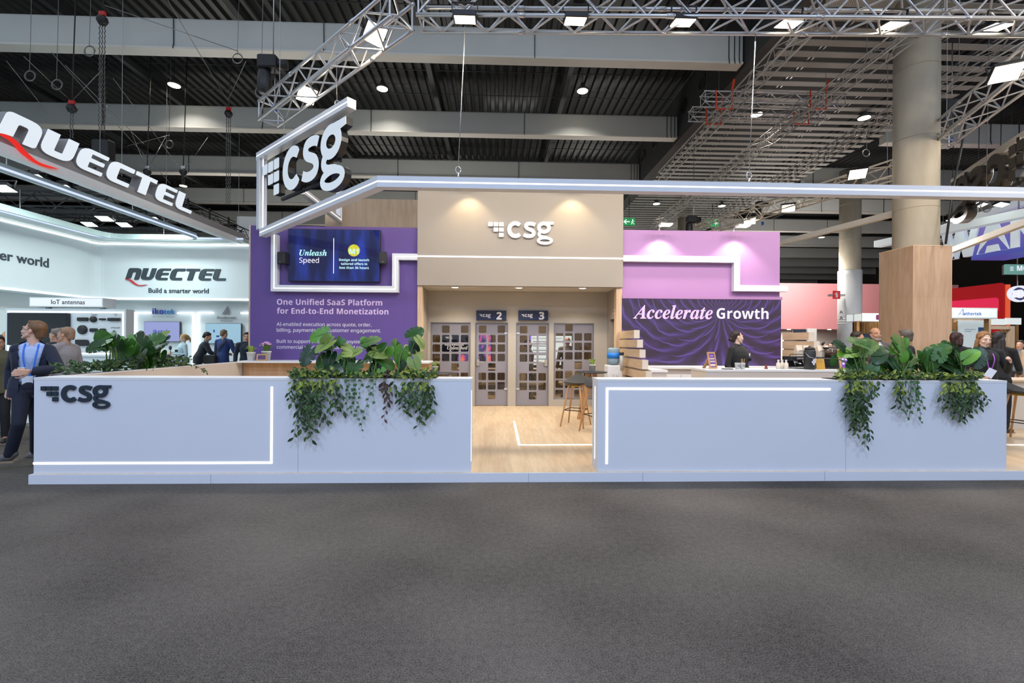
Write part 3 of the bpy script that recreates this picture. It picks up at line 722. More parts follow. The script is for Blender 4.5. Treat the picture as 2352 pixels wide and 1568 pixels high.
# back glass wall with doors and windows
GZ = lambda px, py: Z_(px, py, YB)
openings = {'w1': (989, 1081, 740, 905), 'd2': (1091, 1167, 740, 932), 'd3': (1185, 1261, 741, 932), 'w4': (1272, 1364, 741, 917)}
ztop = GZ(1175, 740.5)
m = MB(); xs = [JX0 - .02]
for k in ('w1', 'd2', 'd3', 'w4'): xs += [X_(openings[k][0], YB), X_(openings[k][1], YB)]
xs.append(rx + .02)
for i in range(0, 10, 2): m.box(xs[i], YB, FLOORZ, xs[i + 1], YB + .1, ztop)
m.box(xs[0], YB, ztop, xs[-1], YB + .1, HZ0)
for i, k in ((1, 'w1'), (7, 'w4')): m.box(xs[i], YB, FLOORZ, xs[i + 1], YB + .1, GZ(1300, openings[k][3]))
structure('wall_rooms', m, mat('beige_rooms', rgb(182, 174, 160), .6, var=.03, scale=1.5), 'beige partition with two doors and two windows of the meeting rooms')
def filmmat():
    m = bpy.data.materials.new('frosted_film'); m.use_nodes = True; N = m.node_tree.nodes; L = m.node_tree.links
    for n_ in list(N): N.remove(n_)
    out = N.new('ShaderNodeOutputMaterial'); d = N.new('ShaderNodeBsdfDiffuse'); tr = N.new('ShaderNodeBsdfTranslucent'); mx = N.new('ShaderNodeMixShader')
    nz = N.new('ShaderNodeTexNoise'); nz.inputs['Scale'].default_value = 60
    g = N.new('ShaderNodeBsdfGlossy'); g.inputs['Roughness'].default_value = .15; m2 = N.new('ShaderNodeMixShader'); m2.inputs[0].default_value = .05
    d.inputs['Color'].default_value = (*rgb(178, 174, 182), 1); tr.inputs['Color'].default_value = (.66, .66, .72, 1); mx.inputs[0].default_value = .45
    L.new(d.outputs[0], mx.inputs[1]); L.new(tr.outputs[0], mx.inputs[2]); L.new(mx.outputs[0], m2.inputs[1]); L.new(g.outputs[0], m2.inputs[2]); L.new(m2.outputs[0], out.inputs[0]); return m
def glassmat(name, tint, refl=.12):
    m = bpy.data.materials.new(name); m.use_nodes = True; N = m.node_tree.nodes; L = m.node_tree.links
    for n_ in list(N): N.remove(n_)
    out = N.new('ShaderNodeOutputMaterial'); t_ = N.new('ShaderNodeBsdfTransparent'); g = N.new('ShaderNodeBsdfGlossy'); mx = N.new('ShaderNodeMixShader')
    t_.inputs['Color'].default_value = (*tint, 1); g.inputs['Roughness'].default_value = .02; g.inputs['Color'].default_value = (.9, .9, .9, 1); mx.inputs[0].default_value = refl
    lw = N.new('ShaderNodeLayerWeight'); lw.inputs[0].default_value = .25; ml = N.new('ShaderNodeMath'); ml.operation = 'MULTIPLY_ADD'; ml.inputs[1].default_value = .5; ml.inputs[2].default_value = refl
    L.new(lw.outputs['Fresnel'], ml.inputs[0]); L.new(ml.outputs[0], mx.inputs[0])
    L.new(t_.outputs[0], mx.inputs[1]); L.new(g.outputs[0], mx.inputs[2]); L.new(mx.outputs[0], out.inputs[0]); return m
FILM = filmmat(); GLASS = glassmat('clear_glass', (.86, .82, .74), .04)
PAT = {'w1': ['0101', '1111', '1111', '1111', '1010', '1111', '1111', '0100'], 'd2': ['101', '111', '111', '111', '010', '111', '111', '010'], 'd3': ['101', '111', '111', '111', '010', '111', '111', '010'], 'w4': ['0100', '1111', '1111', '1111', '1010', '1111', '1111', '1010']}
X0 = {'w1': 993, 'd2': 1099.5, 'd3': 1194, 'w4': 1277}
NAMES = {'w1': ('window_1', 'frosted window with clear rounded squares, left of door 2'), 'd2': ('door_2', 'frosted glass door with clear rounded squares under the sign 2'), 'd3': ('door_3', 'frosted glass door with clear rounded squares under the sign 3'), 'w4': ('window_4', 'frosted window with clear rounded squares, right of door 3')}
YTOP = {'w1': 747, 'd2': 747, 'd3': 748, 'w4': 743}
for k, (pa, pb, ya, yb) in openings.items():
    xa, xb = X_(pa, YB) + .006, X_(pb, YB) - .006; za = GZ((pa + pb) / 2, yb) + .012; zb = ztop - .008
    sx = at(pa + 1, 784, YB).x - at(pa, 784, YB).x
    o = structure(NAMES[k][0], MB().box(xa, YB + .045, za, xb, YB + .055, zb), GLASS, NAMES[k][1])
    loops = [[(xa, za), (xb, za), (xb, zb), (xa, zb)]]
    for r, row in enumerate(PAT[k]):
        for c, ch in enumerate(row):
            if ch == '1':
                x = X_(X0[k] + c * 21.7, YB); z = Z_(X0[k] + c * 21.7, YTOP[k] + r * 21.75, YB); s_ = 17.4 * sx
                if z - s_ > za + .02: loops.append(rrect(x, z - s_, x + s_, z, .025, 3))
    f = MB().curve2d(loops, .002, frame((0, YB + .042, 0), (1, 0, 0), (0, 0, 1))); obj('frosted_film', f, FILM, o)
    fr = MB()
    for x_ in (xa, xb): fr.box(x_ - .008, YB - .002, za, x_ + .008, YB + .06, zb)
    fr.box(xa, YB - .002, zb - .008, xb, YB + .06, zb + .008); obj('frame', fr, mat('alu_frame', rgb(150, 146, 140), .4, metal=.5), o)
    if k[0] == 'd':
        hx = xa + .06 if k == 'd2' else xb - .06; sgn = 1 if k == 'd2' else -1; hz = GZ(1130, 831)
        h = MB(); h.rbox(hx - .035, YB + .0, hz - .09, hx + .035, YB + .04, hz + .06, .012); h.tube([(hx, YB, hz), (hx, YB - .05, hz), (hx + sgn * .13, YB - .05, hz)], .01, 8); obj('handle', h, mat('handle_nickel', (.72, .68, .6), .3, metal=.8), o)
        hgx = xb - .04 if k == 'd2' else xa + .04
        for py in (765, 893): z = GZ(1150, py); obj('hinge', MB().rbox(hgx - .04, YB + .02, z - .02, hgx + .04, YB + .075, z + .02, .006), mat('hinge_steel', (.85, .87, .9), .25, metal=.5), o)
NAVY = mat('navy_sign', rgb(34, 44, 78), .45, var=.02)
for (pa, pb, num, tx) in ((1094, 1162.5, '2', 1140), (1190, 1258, '3', 1237)):
    xa, xb = X_(pa, YB), X_(pb, YB); za, zb = GZ(pa, 735.5), GZ(pa, 713)
    t = thing('room_sign', 'navy sign with a white logo and the number %s over the glass door' % num, 'sign', ((xa + xb) / 2, YB, za), 'navy number signs over the doors')
    obj('panel', MB().rbox(xa, YB - .07, za, xb, YB, zb, .004), NAVY, t)
    m = MB(); a = at(pa + 7.5, 728, YB); logo(m, front(a.x, YB - .071, a.z), .26 / 3.95, .004); obj('lettering', m, TW, t); m = MB(); a = at(tx, 733.5, YB); m.text(num, front(a.x, YB - .071, a.z), .125, 'b', .004, .02); obj('number', m, TW, t)
# recessed downlights
DL = []
for px, py in ((1045, 659.5), (1192, 660.5), (1338, 661.5)):
    p = atz(px, py, HZ0); t = thing('downlight', 'round recessed downlight in the soffit above the meeting rooms, ' + {1045: 'left one', 1192: 'middle one', 1338: 'right one'}[px], 'downlight', (p.x, p.y, HZ0), 'recessed downlights')
    obj('trim_ring', MB().lathe([(.075, 0), (.1, 0), (.1, -.012), (.075, -.008), (.075, 0)], 24), mat('ring_white', (.8, .8, .8), .4), t, local=True); obj('lens', MB().lathe([(0, -.004), (.076, -.004)], 24), emis('downlight_glow', (1, .88, .68), 9), t, local=True)
    lamp('downlight_beam', 'SPOT', (p.x, p.y, HZ0 - .03), 56, WARM, .07, angle=2.2, blend=.8)
# meeting rooms behind the glass
RB = 13.3; RX0 = JX0 - .3; RX1 = rx + .9; RM = X_(1176, YB)
BR = mat('room_brown', rgb(120, 98, 68), .7, var=.05)
structure('wall_meeting', MB().box(RX0, RB, FLOORZ, RX1, RB + .1, HZ0), BR, 'brown back wall of the meeting rooms')
structure('wall_meeting', MB().box(RX0 - .1, YB + .1, FLOORZ, RX0, RB, HZ0).box(RX1, YB + .1, FLOORZ, RX1 + .1, RB, HZ0).box(RM - .04, YB + .12, FLOORZ, RM + .04, RB, HZ0), BR, 'brown side and dividing walls of the meeting rooms')
lamp('room_light', 'AREA', (-.6, 12, HZ0 - .06), 30, WARM, .5); lamp('room_light', 'AREA', (1.3, 12, HZ0 - .06), 36, WARM, .5)
def display(name, label, x0, z0, x1, z1, Y, scr, cat='screen', d=.05):
    t = thing(name, label, cat, ((x0 + x1) / 2, Y, z0)); obj('case', MB().rbox(x0 - .012, Y, z0 - .012, x1 + .012, Y + d, z1 + .012, .01), BLACKP, t); s_ = obj('screen', MB().box(x0, Y - .003, z0, x1, Y, z1), scr, t); return t, s_
YD = RB - .06
def flame():
    m = bpy.data.materials.new('flame_screen'); m.use_nodes = True; N = m.node_tree.nodes; L = m.node_tree.links; p = N['Principled BSDF']
    tc = N.new('ShaderNodeTexCoord'); mp = N.new('ShaderNodeMapping'); nz = N.new('ShaderNodeTexNoise'); nz.inputs['Scale'].default_value = 3.2; nz.inputs['Detail'].default_value = 6; nz.inputs['Distortion'].default_value = 1.5
    L.new(tc.outputs['Object'], mp.inputs[0]); mp.inputs['Scale'].default_value = (1, 1, .6); L.new(mp.outputs[0], nz.inputs['Vector'])
    r = N.new('ShaderNodeValToRGB'); e = r.color_ramp.elements; e[0].position = .42; e[0].color = (.004, .004, .012, 1); e[1].position = .62; e[1].color = (1, .25, .06, 1)
    k = e.new(.5); k.color = (.12, .1, .5, 1); k = e.new(.56); k.color = (.85, .06, .35, 1)
    L.new(nz.outputs['Fac'], r.inputs[0]); L.new(r.outputs[0], p.inputs['Emission Color']); p.inputs['Emission Strength'].default_value = 1.1; p.inputs['Base Color'].default_value = (.01, .01, .01, 1); return m
x0, x1 = X_(1014, YD), X_(1128, YD)
t, s_ = display('wall_screen', 'dark screen with pink flames behind the glass of the left meeting room', x0, Z_(1070, 832, YD), x1, Z_(1070, 766, YD), YD, mat('screen_black', (.004, .004, .008), .15, emit=(.006, .006, .02), power=1, var=0))
obj('flame_image', MB().box(X_(1092, YD), YD - .0045, Z_(1110, 832, YD), x1, YD - .003, Z_(1110, 766, YD)).box(X_(1050, YD), YD - .0044, Z_(1070, 832, YD), X_(1092, YD), YD - .003, Z_(1070, 806, YD)), flame(), t)
m = MB(); a = at(1023, 777, YD); logo(m, front(a.x, YD - .006, a.z), .20 / 3.95, .002); m.ptext('Reinvention', 1022, 1065, 793.5, YD - .004, 'b'); m.ptext('Unleashed', 1027, 1074, 802, YD - .004, 'bi'); obj('lettering', m, emis('screen_white', (.95, .95, 1), 1.0), t)
x0, x1 = X_(1217, YD), X_(1313, YD)
t, s_ = display('wall_screen', 'bright white slide on the screen of the right meeting room', x0, Z_(1260, 838, YD), x1, Z_(1260, 771, YD), YD, emis('slide_white', (.72, .86, 1.0), 1.15))
m = MB(); m.ptext('The CSG Ascendon', 1222, 1259, 778, YD - .005, 'b'); m.ptext('approach', 1273, 1290, 778, YD - .005, 'b')
for i in range(5): a = at(1224, 785 + i * 10, YD); e = at(1300, 785 + i * 10, YD); m.box(a.x, YD - .006, a.z, e.x - (i % 2) * .3, YD - .004, a.z + .02)
obj('lettering', m, mat('slide_ink', rgb(70, 90, 140), .6, emit=rgb(70, 90, 150), power=.5, var=0), t)
obj('side_bar', MB().box(x0, YD - .005, Z_(1260, 838, YD), x0 + .04, YD - .003, Z_(1260, 771, YD)), emis('slide_violet', (.3, .2, .9), 1.0), t)
# oak-clad tower behind the purple wall and a white panel
zc = Z_(860, 457, 12.2)
structure('wall_tower', MB().box(X_(745, 12.2), 12.2, FLOORZ, X_(975, 12.2), 12.8, zc), wood('oak_tower', rgb(186, 164, 140), rgb(166, 142, 118), 'Z', 5, .6, (.5, 1.6, 'yz'), .85), 'oak clad tower behind the purple wall')
zc = Z_(570, 497, 17.2)
structure('wall_panel', MB().box(X_(543, 17.2), 17.2, 3.0, X_(600, 17.2), 17.3, zc), mat('panel_end', (.6, .64, .66), .5, var=.02), 'small white panel end behind the purple wall')

# pink wall with the big screen
KX0 = HX1; KX1 = X_(1790, YW); KZ0 = Z_(1610, 687, YW); KZ1 = Z_(1610, 530, YW)
pk = structure('wall_right_stand', MB().box(KX0, YW, FLOORZ, KX1, YW + .14, KZ1), PINK, 'orchid pink wall above the big screen')
obj('ledge', MB().box(KX0, YW - .05, KZ0, KX1 + .03, YW, KZ0 + .06), PINK, pk)
SZ0 = Z_(1610, 842, YW - .05)
t = thing('video_wall', 'wide dark screen reading Accelerate Growth over purple feathers', 'screen', ((KX0 + KX1) / 2, YW, SZ0))
obj('panel', MB().box(KX0 - .01, YW - .04, SZ0, KX1 + .01, YW - .005, KZ0 - .002), emis('screen_plum', rgb(66, 46, 72), .85), t)
def feathers(cx, cz):
    """rings of tapered feathers fanning out from a centre, in polar coordinates"""
    m = bpy.data.materials.new('feather_screen'); m.use_nodes = True; N = m.node_tree.nodes; L = m.node_tree.links; p = N['Principled BSDF']
    def mt(op, a, b=None, c=None):
        q = N.new('ShaderNodeMath'); q.operation = op
        for i, v in enumerate((a, b, c)):
            if v is None: continue
            if isinstance(v, (int, float)): q.inputs[i].default_value = v
            else: L.new(v, q.inputs[i])
        return q.outputs[0]
    tc = N.new('ShaderNodeTexCoord'); sp = N.new('ShaderNodeSeparateXYZ'); L.new(tc.outputs['Object'], sp.inputs[0])
    x = mt('MULTIPLY', mt('SUBTRACT', sp.outputs['X'], cx), .82); z = mt('SUBTRACT', sp.outputs['Z'], cz)
    r = mt('SQRT', mt('ADD', mt('MULTIPLY', x, x), mt('MULTIPLY', z, z))); an = mt('ARCTAN2', x, mt('MULTIPLY', z, -1))
    nz = N.new('ShaderNodeTexNoise'); nz.inputs['Scale'].default_value = 2.0; L.new(tc.outputs['Object'], nz.inputs['Vector']); jit = mt('MULTIPLY', mt('SUBTRACT', nz.outputs['Fac'], .5), .5)
    tot = None
    for K, NN, ofs in ((1.55, 13, 0), (1.55, 13, .5)):
        rk = mt('ADD', mt('MULTIPLY', mt('ADD', r, mt('MULTIPLY', jit, .25)), K), ofs); ring = mt('FLOOR', rk); fr = mt('SUBTRACT', rk, ring)
        bend = mt('MULTIPLY', mt('MULTIPLY', mt('MULTIPLY', fr, fr), an), -.40)
        a_ = mt('ADD', mt('ADD', mt('MULTIPLY', mt('ADD', an, bend), NN / 3.14159), mt('MULTIPLY', ring, .37 + ofs)), jit)
        f = mt('ABSOLUTE', mt('SUBTRACT', mt('FRACT', a_), .5)); wd = mt('MULTIPLY', mt('SUBTRACT', 1.02, fr), .5)
        i_ = mt('MAXIMUM', mt('SUBTRACT', 1, mt('DIVIDE', f, wd)), 0); i_ = mt('MULTIPLY', mt('POWER', i_, .8), mt('ADD', mt('MULTIPLY', fr, .9), .1))
        tot = i_ if tot is None else mt('MAXIMUM', tot, i_)
    rp = N.new('ShaderNodeValToRGB'); e = rp.color_ramp.elements; e[0].position = 0; e[0].color = (*rgb(64, 44, 68), 1); e[1].position = .85; e[1].color = (*rgb(120, 92, 190), 1); k = e.new(.3); k.color = (*rgb(78, 54, 108), 1)
    L.new(tot, rp.inputs[0]); L.new(rp.outputs[0], p.inputs['Emission Color']); p.inputs['Emission Strength'].default_value = .85; p.inputs['Base Color'].default_value = (.01, .01, .01, 1); p.inputs['Roughness'].default_value = .4
    return m
obj('picture', MB().box(KX0, YW - .042, SZ0 + .005, KX1, YW - .0401, KZ0 - .008), feathers(X_(1655, YW), Z_(1655, 715, YW)), t)
m = MB(); m.ptext('Accelerate', 1454, 1637, 731, YW - .046, 'bi', bold=.004); obj('lettering', m, emis('ink_pink', rgb(240, 190, 248), 1.0), t)
m = MB(); m.ptext('Growth', 1646, 1765, 731.5, YW - .046, 'b', bold=-.004); obj('lettering', m, emis('ink_white', rgb(240, 232, 248), 1.0), t)

# wall washers on the header and the pink wall
for px, zt, yw, lab in ((1073, HZ1, 9.52, 'white wall washer on the beige header, left one'), (1318, HZ1, 9.52, 'white wall washer on the beige header, right one'), (1528, KZ1, YW, 'white wall washer on top of the pink wall, left one'), (1706, KZ1, YW, 'white wall washer on top of the pink wall, right one')):
    x = X_(px, yw - .35); t = thing('wall_washer', lab, 'lamp', (x, yw - .35, zt), 'wall washers on the stand walls')
    obj('head', MB().rbox(x - .13, yw - .42, zt + .02, x + .13, yw - .24, zt + .05, .01), WHITE2, t); obj('arm', MB().box(x - .012, yw - .3, zt + .05, x + .012, yw + .05, zt + .07).box(x - .012, yw + .03, zt, x + .012, yw + .05, zt + .07), WHITE2, t)
    obj('lens', MB().box(x - .11, yw - .40, zt + .012, x + .11, yw - .26, zt + .02), emis('washer_glow', (1, .9, .72), 6), t)
    lamp('washer_beam', 'SPOT', (x, yw - .33, zt + .0), 50 if yw < 9.55 else 85, (1, .80, .50) if yw < 9.55 else (1, .86, .74), .05, aim=(x, yw - .08, zt - 1.2), angle=1.75, blend=.55)

# ---- light frames
def lightframe(name, label, path, parent_loc, w_=.13, d_=.12, N=(0, -1, 0), side='n', strip=.022, m=None):
    """square profile along a polyline, mitred, with a bright line let into the side n (the path plane's normal) or lateral l/-l"""
    t = thing('light_beam', label, 'light frame', parent_loc, 'white light beams and frames of the stand'); s2 = strip / 2; g = .02
    U = [(-w_ / 2, -d_ / 2), (w_ / 2, -d_ / 2), (w_ / 2, d_ / 2), (s2, d_ / 2), (s2, d_ / 2 - g), (-s2, d_ / 2 - g), (-s2, d_ / 2), (-w_ / 2, d_ / 2)]
    V = [(-s2 + .001, d_ / 2 - g + .001), (s2 - .001, d_ / 2 - g + .001), (s2 - .001, d_ / 2 - .006), (-s2 + .001, d_ / 2 - .006)]
    rot = {'n': lambda q: q, 'l': lambda q: (q[1], -q[0]), '-l': lambda q: (-q[1], q[0])}[side]
    b = MB(); b.sweep(path, N, [rot(q) for q in U]); s_ = MB(); s_.sweep(path, N, [rot(q) for q in V])
    obj('profile', b, m or FRAMEW, t); obj('light_strip', s_, STRIP, t); return t
YH = 6.3
zF = Z_(870, 420, YH); xC = X_(872, YH); XBk = at(606, 530, 9.35)
k1 = Vector((xC, YH, zF)); dl = 9.4 - YH
pl = Vector((xC - dl - .05, 9.4, zF))
lightframe('light_beam', 'long white light beam hanging over the front of the stand, bending back to the left', [(9.2, YH, zF), k1, pl], (xC, YH, zF), .15, .14, N=(0, 0, 1), side='-l')
zU = Z_(606, 358, 9.4)
tp = at(808, 225, 7.25)
lightframe('light_beam', 'upright white light post at the left end of the hanging beams', [(pl.x - .05, 9.44, zF + .08), (pl.x - .05, 9.44, zU - .08)], (pl.x, 9.4, zF), .15, .15, N=(0.70, -.71, 0))
lightframe('light_beam', 'short white light beam above the hanging letters', [(pl.x - .12, 9.5, zU), (tp.x, tp.y, zU)], (pl.x, 9.4, zU), .15, .15, N=(0, 0, 1), side='l')
yq = YW - .06
pts = [at(637, 537, yq), at(632, 662, yq), at(909, 662, yq), at(909, 590, yq), at(962, 590, yq)]
zA, zB2 = pts[1].z, pts[3].z; xA = pts[1].x; xB = pts[2].x
lightframe('light_beam', 'stepped white light frame around the screen on the purple wall', [(xA, yq, zF), (xA, yq, zA), (xB, yq, zA), (xB, yq, zB2), (HX0, yq, zB2)], (xA, yq, zA), .13, .11)
p1 = at(1690, 597, yq); p2 = at(1690, 662, yq)
lightframe('light_beam', 'stepped white light frame on the pink wall', [(HX1, yq, p1.z), (p1.x, yq, p1.z), (p1.x, yq, p2.z), (X_(1806, yq), yq, p2.z)], (p1.x, yq, p1.z), .13, .11)
A = at(690, 436, 9.7); B = at(788, 512, 12.1)
lightframe('light_beam', 'white light beam running back behind the hanging letters to the oak tower', [(A.x, 9.78, A.z), (A.x, 12.05, A.z), (A.x, 12.05, A.z + .75)], (A.x, 10, A.z), .13, .12, N=(1, 0, 0))
# right rear frame
A = at(1785, 560, 13.9); B = at(2070, 470, 10.35)
lightframe('light_beam', 'cream light beam running back over the bar to behind the big column', [(A.x, 13.9, A.z), (B.x, 10.35, A.z)], (A.x, 12, A.z), .14, .12, N=(0, 0, 1), side='-l', m=mat('frame_cream', (.72, .66, .58), .5))
DR = Vector((.43, .903, 0))
AR = at(2190, 418, 12.0); B = AR - DR * 6
lightframe('light_beam', 'upper cream light beam slanting up to the right edge of the picture', [AR, B], AR, .14, .12, N=(0, 0, 1), side='-l', m=mat('frame_cream', None))
A = at(2187, 575, 12.4); B = A - DR * 6
lightframe('light_beam', 'lower cream light beam slanting up to the right edge of the picture', [A, B], A, .14, .12, N=(0, 0, 1), side='-l', m=mat('frame_cream', None))
# suspension wires with eye bolts
def hang(px, ptop, Yt, P, label):
    a = Vector(P); e = at(px, ptop, Yt); t = thing('suspension_wire', label, 'wire', a, 'suspension wires of the light beam')
    obj('wire', MB().tube([a + Vector((0, 0, .12)), (e.x, a.y, e.z)], .006, 5), STEEL, t); b = MB(); b.tube([(a.x + .035 * math.cos(k * PI / 6), a.y, a.z + .12 + .045 * math.sin(k * PI / 6)) for k in range(13)], .009, 6); b.tube([a, a + Vector((0, 0, .08))], .014, 8); obj('eye_bolt', b, STEEL, t)
for px, lab in ((1050, 'thin wire holding the front light beam, left one'), (1718, 'thin wire holding the front light beam, right one')):
    hang(px + 18, 60, YH, (X_(px, YH), YH, zF + .075), lab)
hang(652, 262, 9.0, (X_(650, 9.0), 9.0, zU + .07), 'thin wire holding the short light beam, left one')
hang(772, 120, 7.6, (X_(770, 7.6), 7.62, zU + .07), 'thin wire holding the short light beam, right one')
# hanging letters
def deep_logo(name, label, O, xd, h, d, face, side, parts=True, mirror=False):
    t = thing(name, label, 'sign', O); M = frame(O, xd, (0, 0, 1)); nrm = Vector(xd).cross(Vector((0, 0, 1))).normalized()
    b = MB(); logo(b, frame(Vector(O) - nrm * d, xd, (0, 0, 1)), h, d); obj('letter_body', b, side, t)
    f = MB(); logo(f, M, h, .006); obj('letter_face', f, face, t); return t, M, nrm
dx = Vector((tp.x - pl.x, tp.y - 9.4, 0)).normalized()
zb_ = Z_(670, 431, 8.4)
LS = .785
dx = Vector((tp.x - pl.x, tp.y - 9.4, 0)).normalized()
lt, LM, LN = deep_logo('hanging_logo_sign', 'big hanging logo letters with lit white faces and black sides', (pl.x + .02, 9.34, zb_), dx, LS, .12, emis('letter_glow', (.80, .90, 1.0), .60), mat('letter_black', (.02, .02, .02), .3, metal=.3))
b = MB()
for q in (.55, 1.1, 2.72): P_ = Vector((pl.x, 9.34, 0)) + dx * q - LN * .14; b.bar((P_.x, P_.y, zb_ + (.1 if q < 2 else .2)), (P_.x, P_.y, zU - .06), .05, .05)
P_ = Vector((pl.x, 9.34, zb_ - .02)) - LN * .14; b.bar(P_ + dx * .6, P_ + dx * 2.9, .05, .05)
obj('hanger', b, BLACKM, lt)
Or = AR - DR * 3.75; Or.z = Z_(2240, 480, 11.2)
rt, RM2, RN = deep_logo('hanging_logo_sign', 'big hanging logo letters seen from behind at the right edge of the picture', Or, DR, .85, .2, emis('letter_glow'), mat('letter_bronze', (.05, .042, .034), .35, metal=.4))
b = MB()
for q in (.6, 2.75): P_ = Or + DR * q + RN * -.12; b.bar((P_.x, P_.y, Or.z - .1), (P_.x, P_.y, AR.z - .06), .06, .06)
b.bar(Or + DR * .3 - RN * .12 + Vector((0, 0, -.05)), Or + DR * 3.0 - RN * .12 + Vector((0, 0, -.05)), .05, .05)
obj('hanger', b, BLACKM, rt)
wires('power_cable', 'thick black cable hanging slantwise beside the big column', [[at(2222, 262, 9.6), at(2210, 330, 9.5), at(2190, 430, 9.4), at(2172, 560, 9.3)]], BLACKP, .022)
# the television on the purple wall
def bluescreen():
    m = bpy.data.materials.new('blue_screen'); m.use_nodes = True; N = m.node_tree.nodes; L = m.node_tree.links; p = N['Principled BSDF']
    tc = N.new('ShaderNodeTexCoord'); mp = N.new('ShaderNodeMapping'); nz = N.new('ShaderNodeTexNoise'); nz.inputs['Scale'].default_value = 2.2; nz.inputs['Detail'].default_value = 3
    mp.inputs['Scale'].default_value = (1.6, 1, .35); L.new(tc.outputs['Object'], mp.inputs[0]); L.new(mp.outputs[0], nz.inputs['Vector'])
    r = N.new('ShaderNodeValToRGB'); e = r.color_ramp.elements; e[0].position = .4; e[0].color = (*rgb(14, 20, 66), 1); e[1].position = .75; e[1].color = (*rgb(40, 66, 190), 1); k = e.new(.55); k.color = (*rgb(26, 42, 118), 1)
    L.new(nz.outputs['Fac'], r.inputs[0]); L.new(r.outputs[0], p.inputs['Emission Color']); p.inputs['Emission Strength'].default_value = .9; p.inputs['Base Color'].default_value = (.005, .006, .02, 1); p.inputs['Roughness'].default_value = .08; return m
YT = YW - .10
x0, x1 = X_(661.5, YT), X_(870, YT); z0, z1 = Z_(765, 645, YT), Z_(765, 527.5, YT)
t, s_ = display('television', 'big blue television reading Unleash Speed on the purple wall', x0, z0, x1, z1, YT, bluescreen(), 'television', .09)
m = MB(); m.ptext('Unleash', 687.5, 750.5, 586.5, YT - .005, 'bi', bold=.004); obj('lettering', m, emis('ink_aqua', rgb(176, 238, 240), 1), t)
m = MB(); m.ptext('Speed', 687.5, 732.5, 603, YT - .005, 'r'); a = at(765.5, 628, YT); e = at(767.5, 547, YT); m.box(a.x, YT - .006, a.z, e.x, YT - .004, e.z); obj('lettering', m, emis('ink_white', None), t)
m = MB()
for s2, xa_, xb_, y in (('Design and launch', 779, 847.5, 599), ('tailored offers in', 783, 843.5, 608), ('less than 36 hours', 779.5, 847, 617)): m.ptext(s2, xa_, xb_, y, YT - .005, 'b')
obj('lettering', m, emis('ink_pale_aqua', rgb(190, 232, 240), 1), t)
c = at(813, 575, YT); r_ = 13.6 * YT / F
obj('roundel', MB().lathe([(0, 0), (r_, 0)], 32, frame((c.x, YT - .004, c.z), (1, 0, 0), (0, 0, 1))), emis('roundel_yellow', rgb(214, 206, 74), .95), t)
obj('lettering', MB().text('M1', front(c.x - .095, YT - .006, c.z - .075), .19, 'b'), emis('ink_aqua', None), t)
for px, lab in ((650, 'small black loudspeaker left of the blue television'), (879, 'small black loudspeaker right of the blue television')):
    p = at(px, 593, YW - .15); t = thing('loudspeaker', lab, 'loudspeaker', p, 'pair of wall loudspeakers')
    obj('cabinet', MB().rbox(-.085, -.08, -.125, .085, .08, .125, .03), BLACKP, t, local=True); obj('grille', MB().rbox(-.07, -.086, -.11, .07, -.078, .11, .01), mat('grille_black', (.03, .03, .032), .8), t, local=True); obj('bracket', MB().box(-.02, .07, -.02, .02, .155, .02), BLACKM, t, local=True)
    obj('badge', MB().box(-.012, -.09, -.092, .012, -.085, -.082), STEEL, t, local=True); t.rotation_euler = (0, 0, -.25 if px < 700 else .25)
# ---------------------------------------------------------------- bar corner and furniture
def slats(X, side, label, spec):
    """stepped horizontal boards along the depth; spec = (ytop px, ybot px, near depth)"""
    t = thing('board_partition', label, 'partition', (X, 9, FLOORZ), 'stepped board partitions of the bar')
    for (z1, z0, yn) in spec:
        obj('board', MB().box(X, yn, z0, X + .1 * side, YW - .03, z1), OAKY, t)
        obj('end_cap', MB().box(X - .004 * side, yn - .012, z0, X + .104 * side, yn, z1), CREAM, t)
    obj('post', MB().box(X + .03 * side, 9.2, FLOORZ, X + .07 * side, YW - .03, spec[0][0] - .02), CREAM, t); return t
SP = [(Z_(1440, y0, 9), Z_(1440, y1, 9), yn) for y0, y1, yn in ((759, 777, 8.55), (780, 797, 8.35), (801, 818, 8.2), (822, 841, 8.05), (845, 862, 7.85))]
SPX = X_(1422, YW); slats(SPX, 1, 'stepped pale oak boards left of the big screen', [(a, b, y) for a, b, y in SP] + [(SP[-1][1] - .03, FLOORZ + .02, 7.7)])
BX1 = X_(1790, YW)
slats(BX1 + .05, 1, 'stepped pale oak boards right of the big screen', [(Z_(1800, 763, 9) + 0, Z_(1800, 780, 9), 8.75), (Z_(1800, 783, 9), Z_(1800, 801, 9), 8.6), (Z_(1800, 804, 9), Z_(1800, 822, 9), 8.45), (Z_(1800, 825, 9), Z_(1800, 842, 9), 8.3)])
ZB = Z_(1700, 843, 9.0)
t = thing('back_counter', 'white back counter under the big screen, with a wing to the left', 'counter', (4.3, 9.2, FLOORZ))
obj('worktop', MB().box(SPX + .12, 9.0, ZB - .04, BX1, YW - .05, ZB).box(SPX + .12, 7.93, ZB - .04, SPX + .42, 9.0, ZB), WHITE2, t)
obj('cabinet', MB().box(SPX + .42, 9.06, FLOORZ + .1, BX1 - .05, YW - .06, ZB - .04).box(SPX + .13, 7.95, FLOORZ, SPX + .41, 9.0, ZB - .04), CREAM, t)
for i in range(5): x = SPX + .5 + i * .62; obj('door', MB().rbox(x, 9.045, FLOORZ + .15, x + .60, 9.062, ZB - .16, .003), WHITE2, t)
YBAR = 6.9; bx0 = X_(1623, YBAR); zb = Z_(1750, 849, YBAR)
t = thing('bar_counter', 'long white bar counter in front of the barista', 'counter', (5, YBAR, FLOORZ))
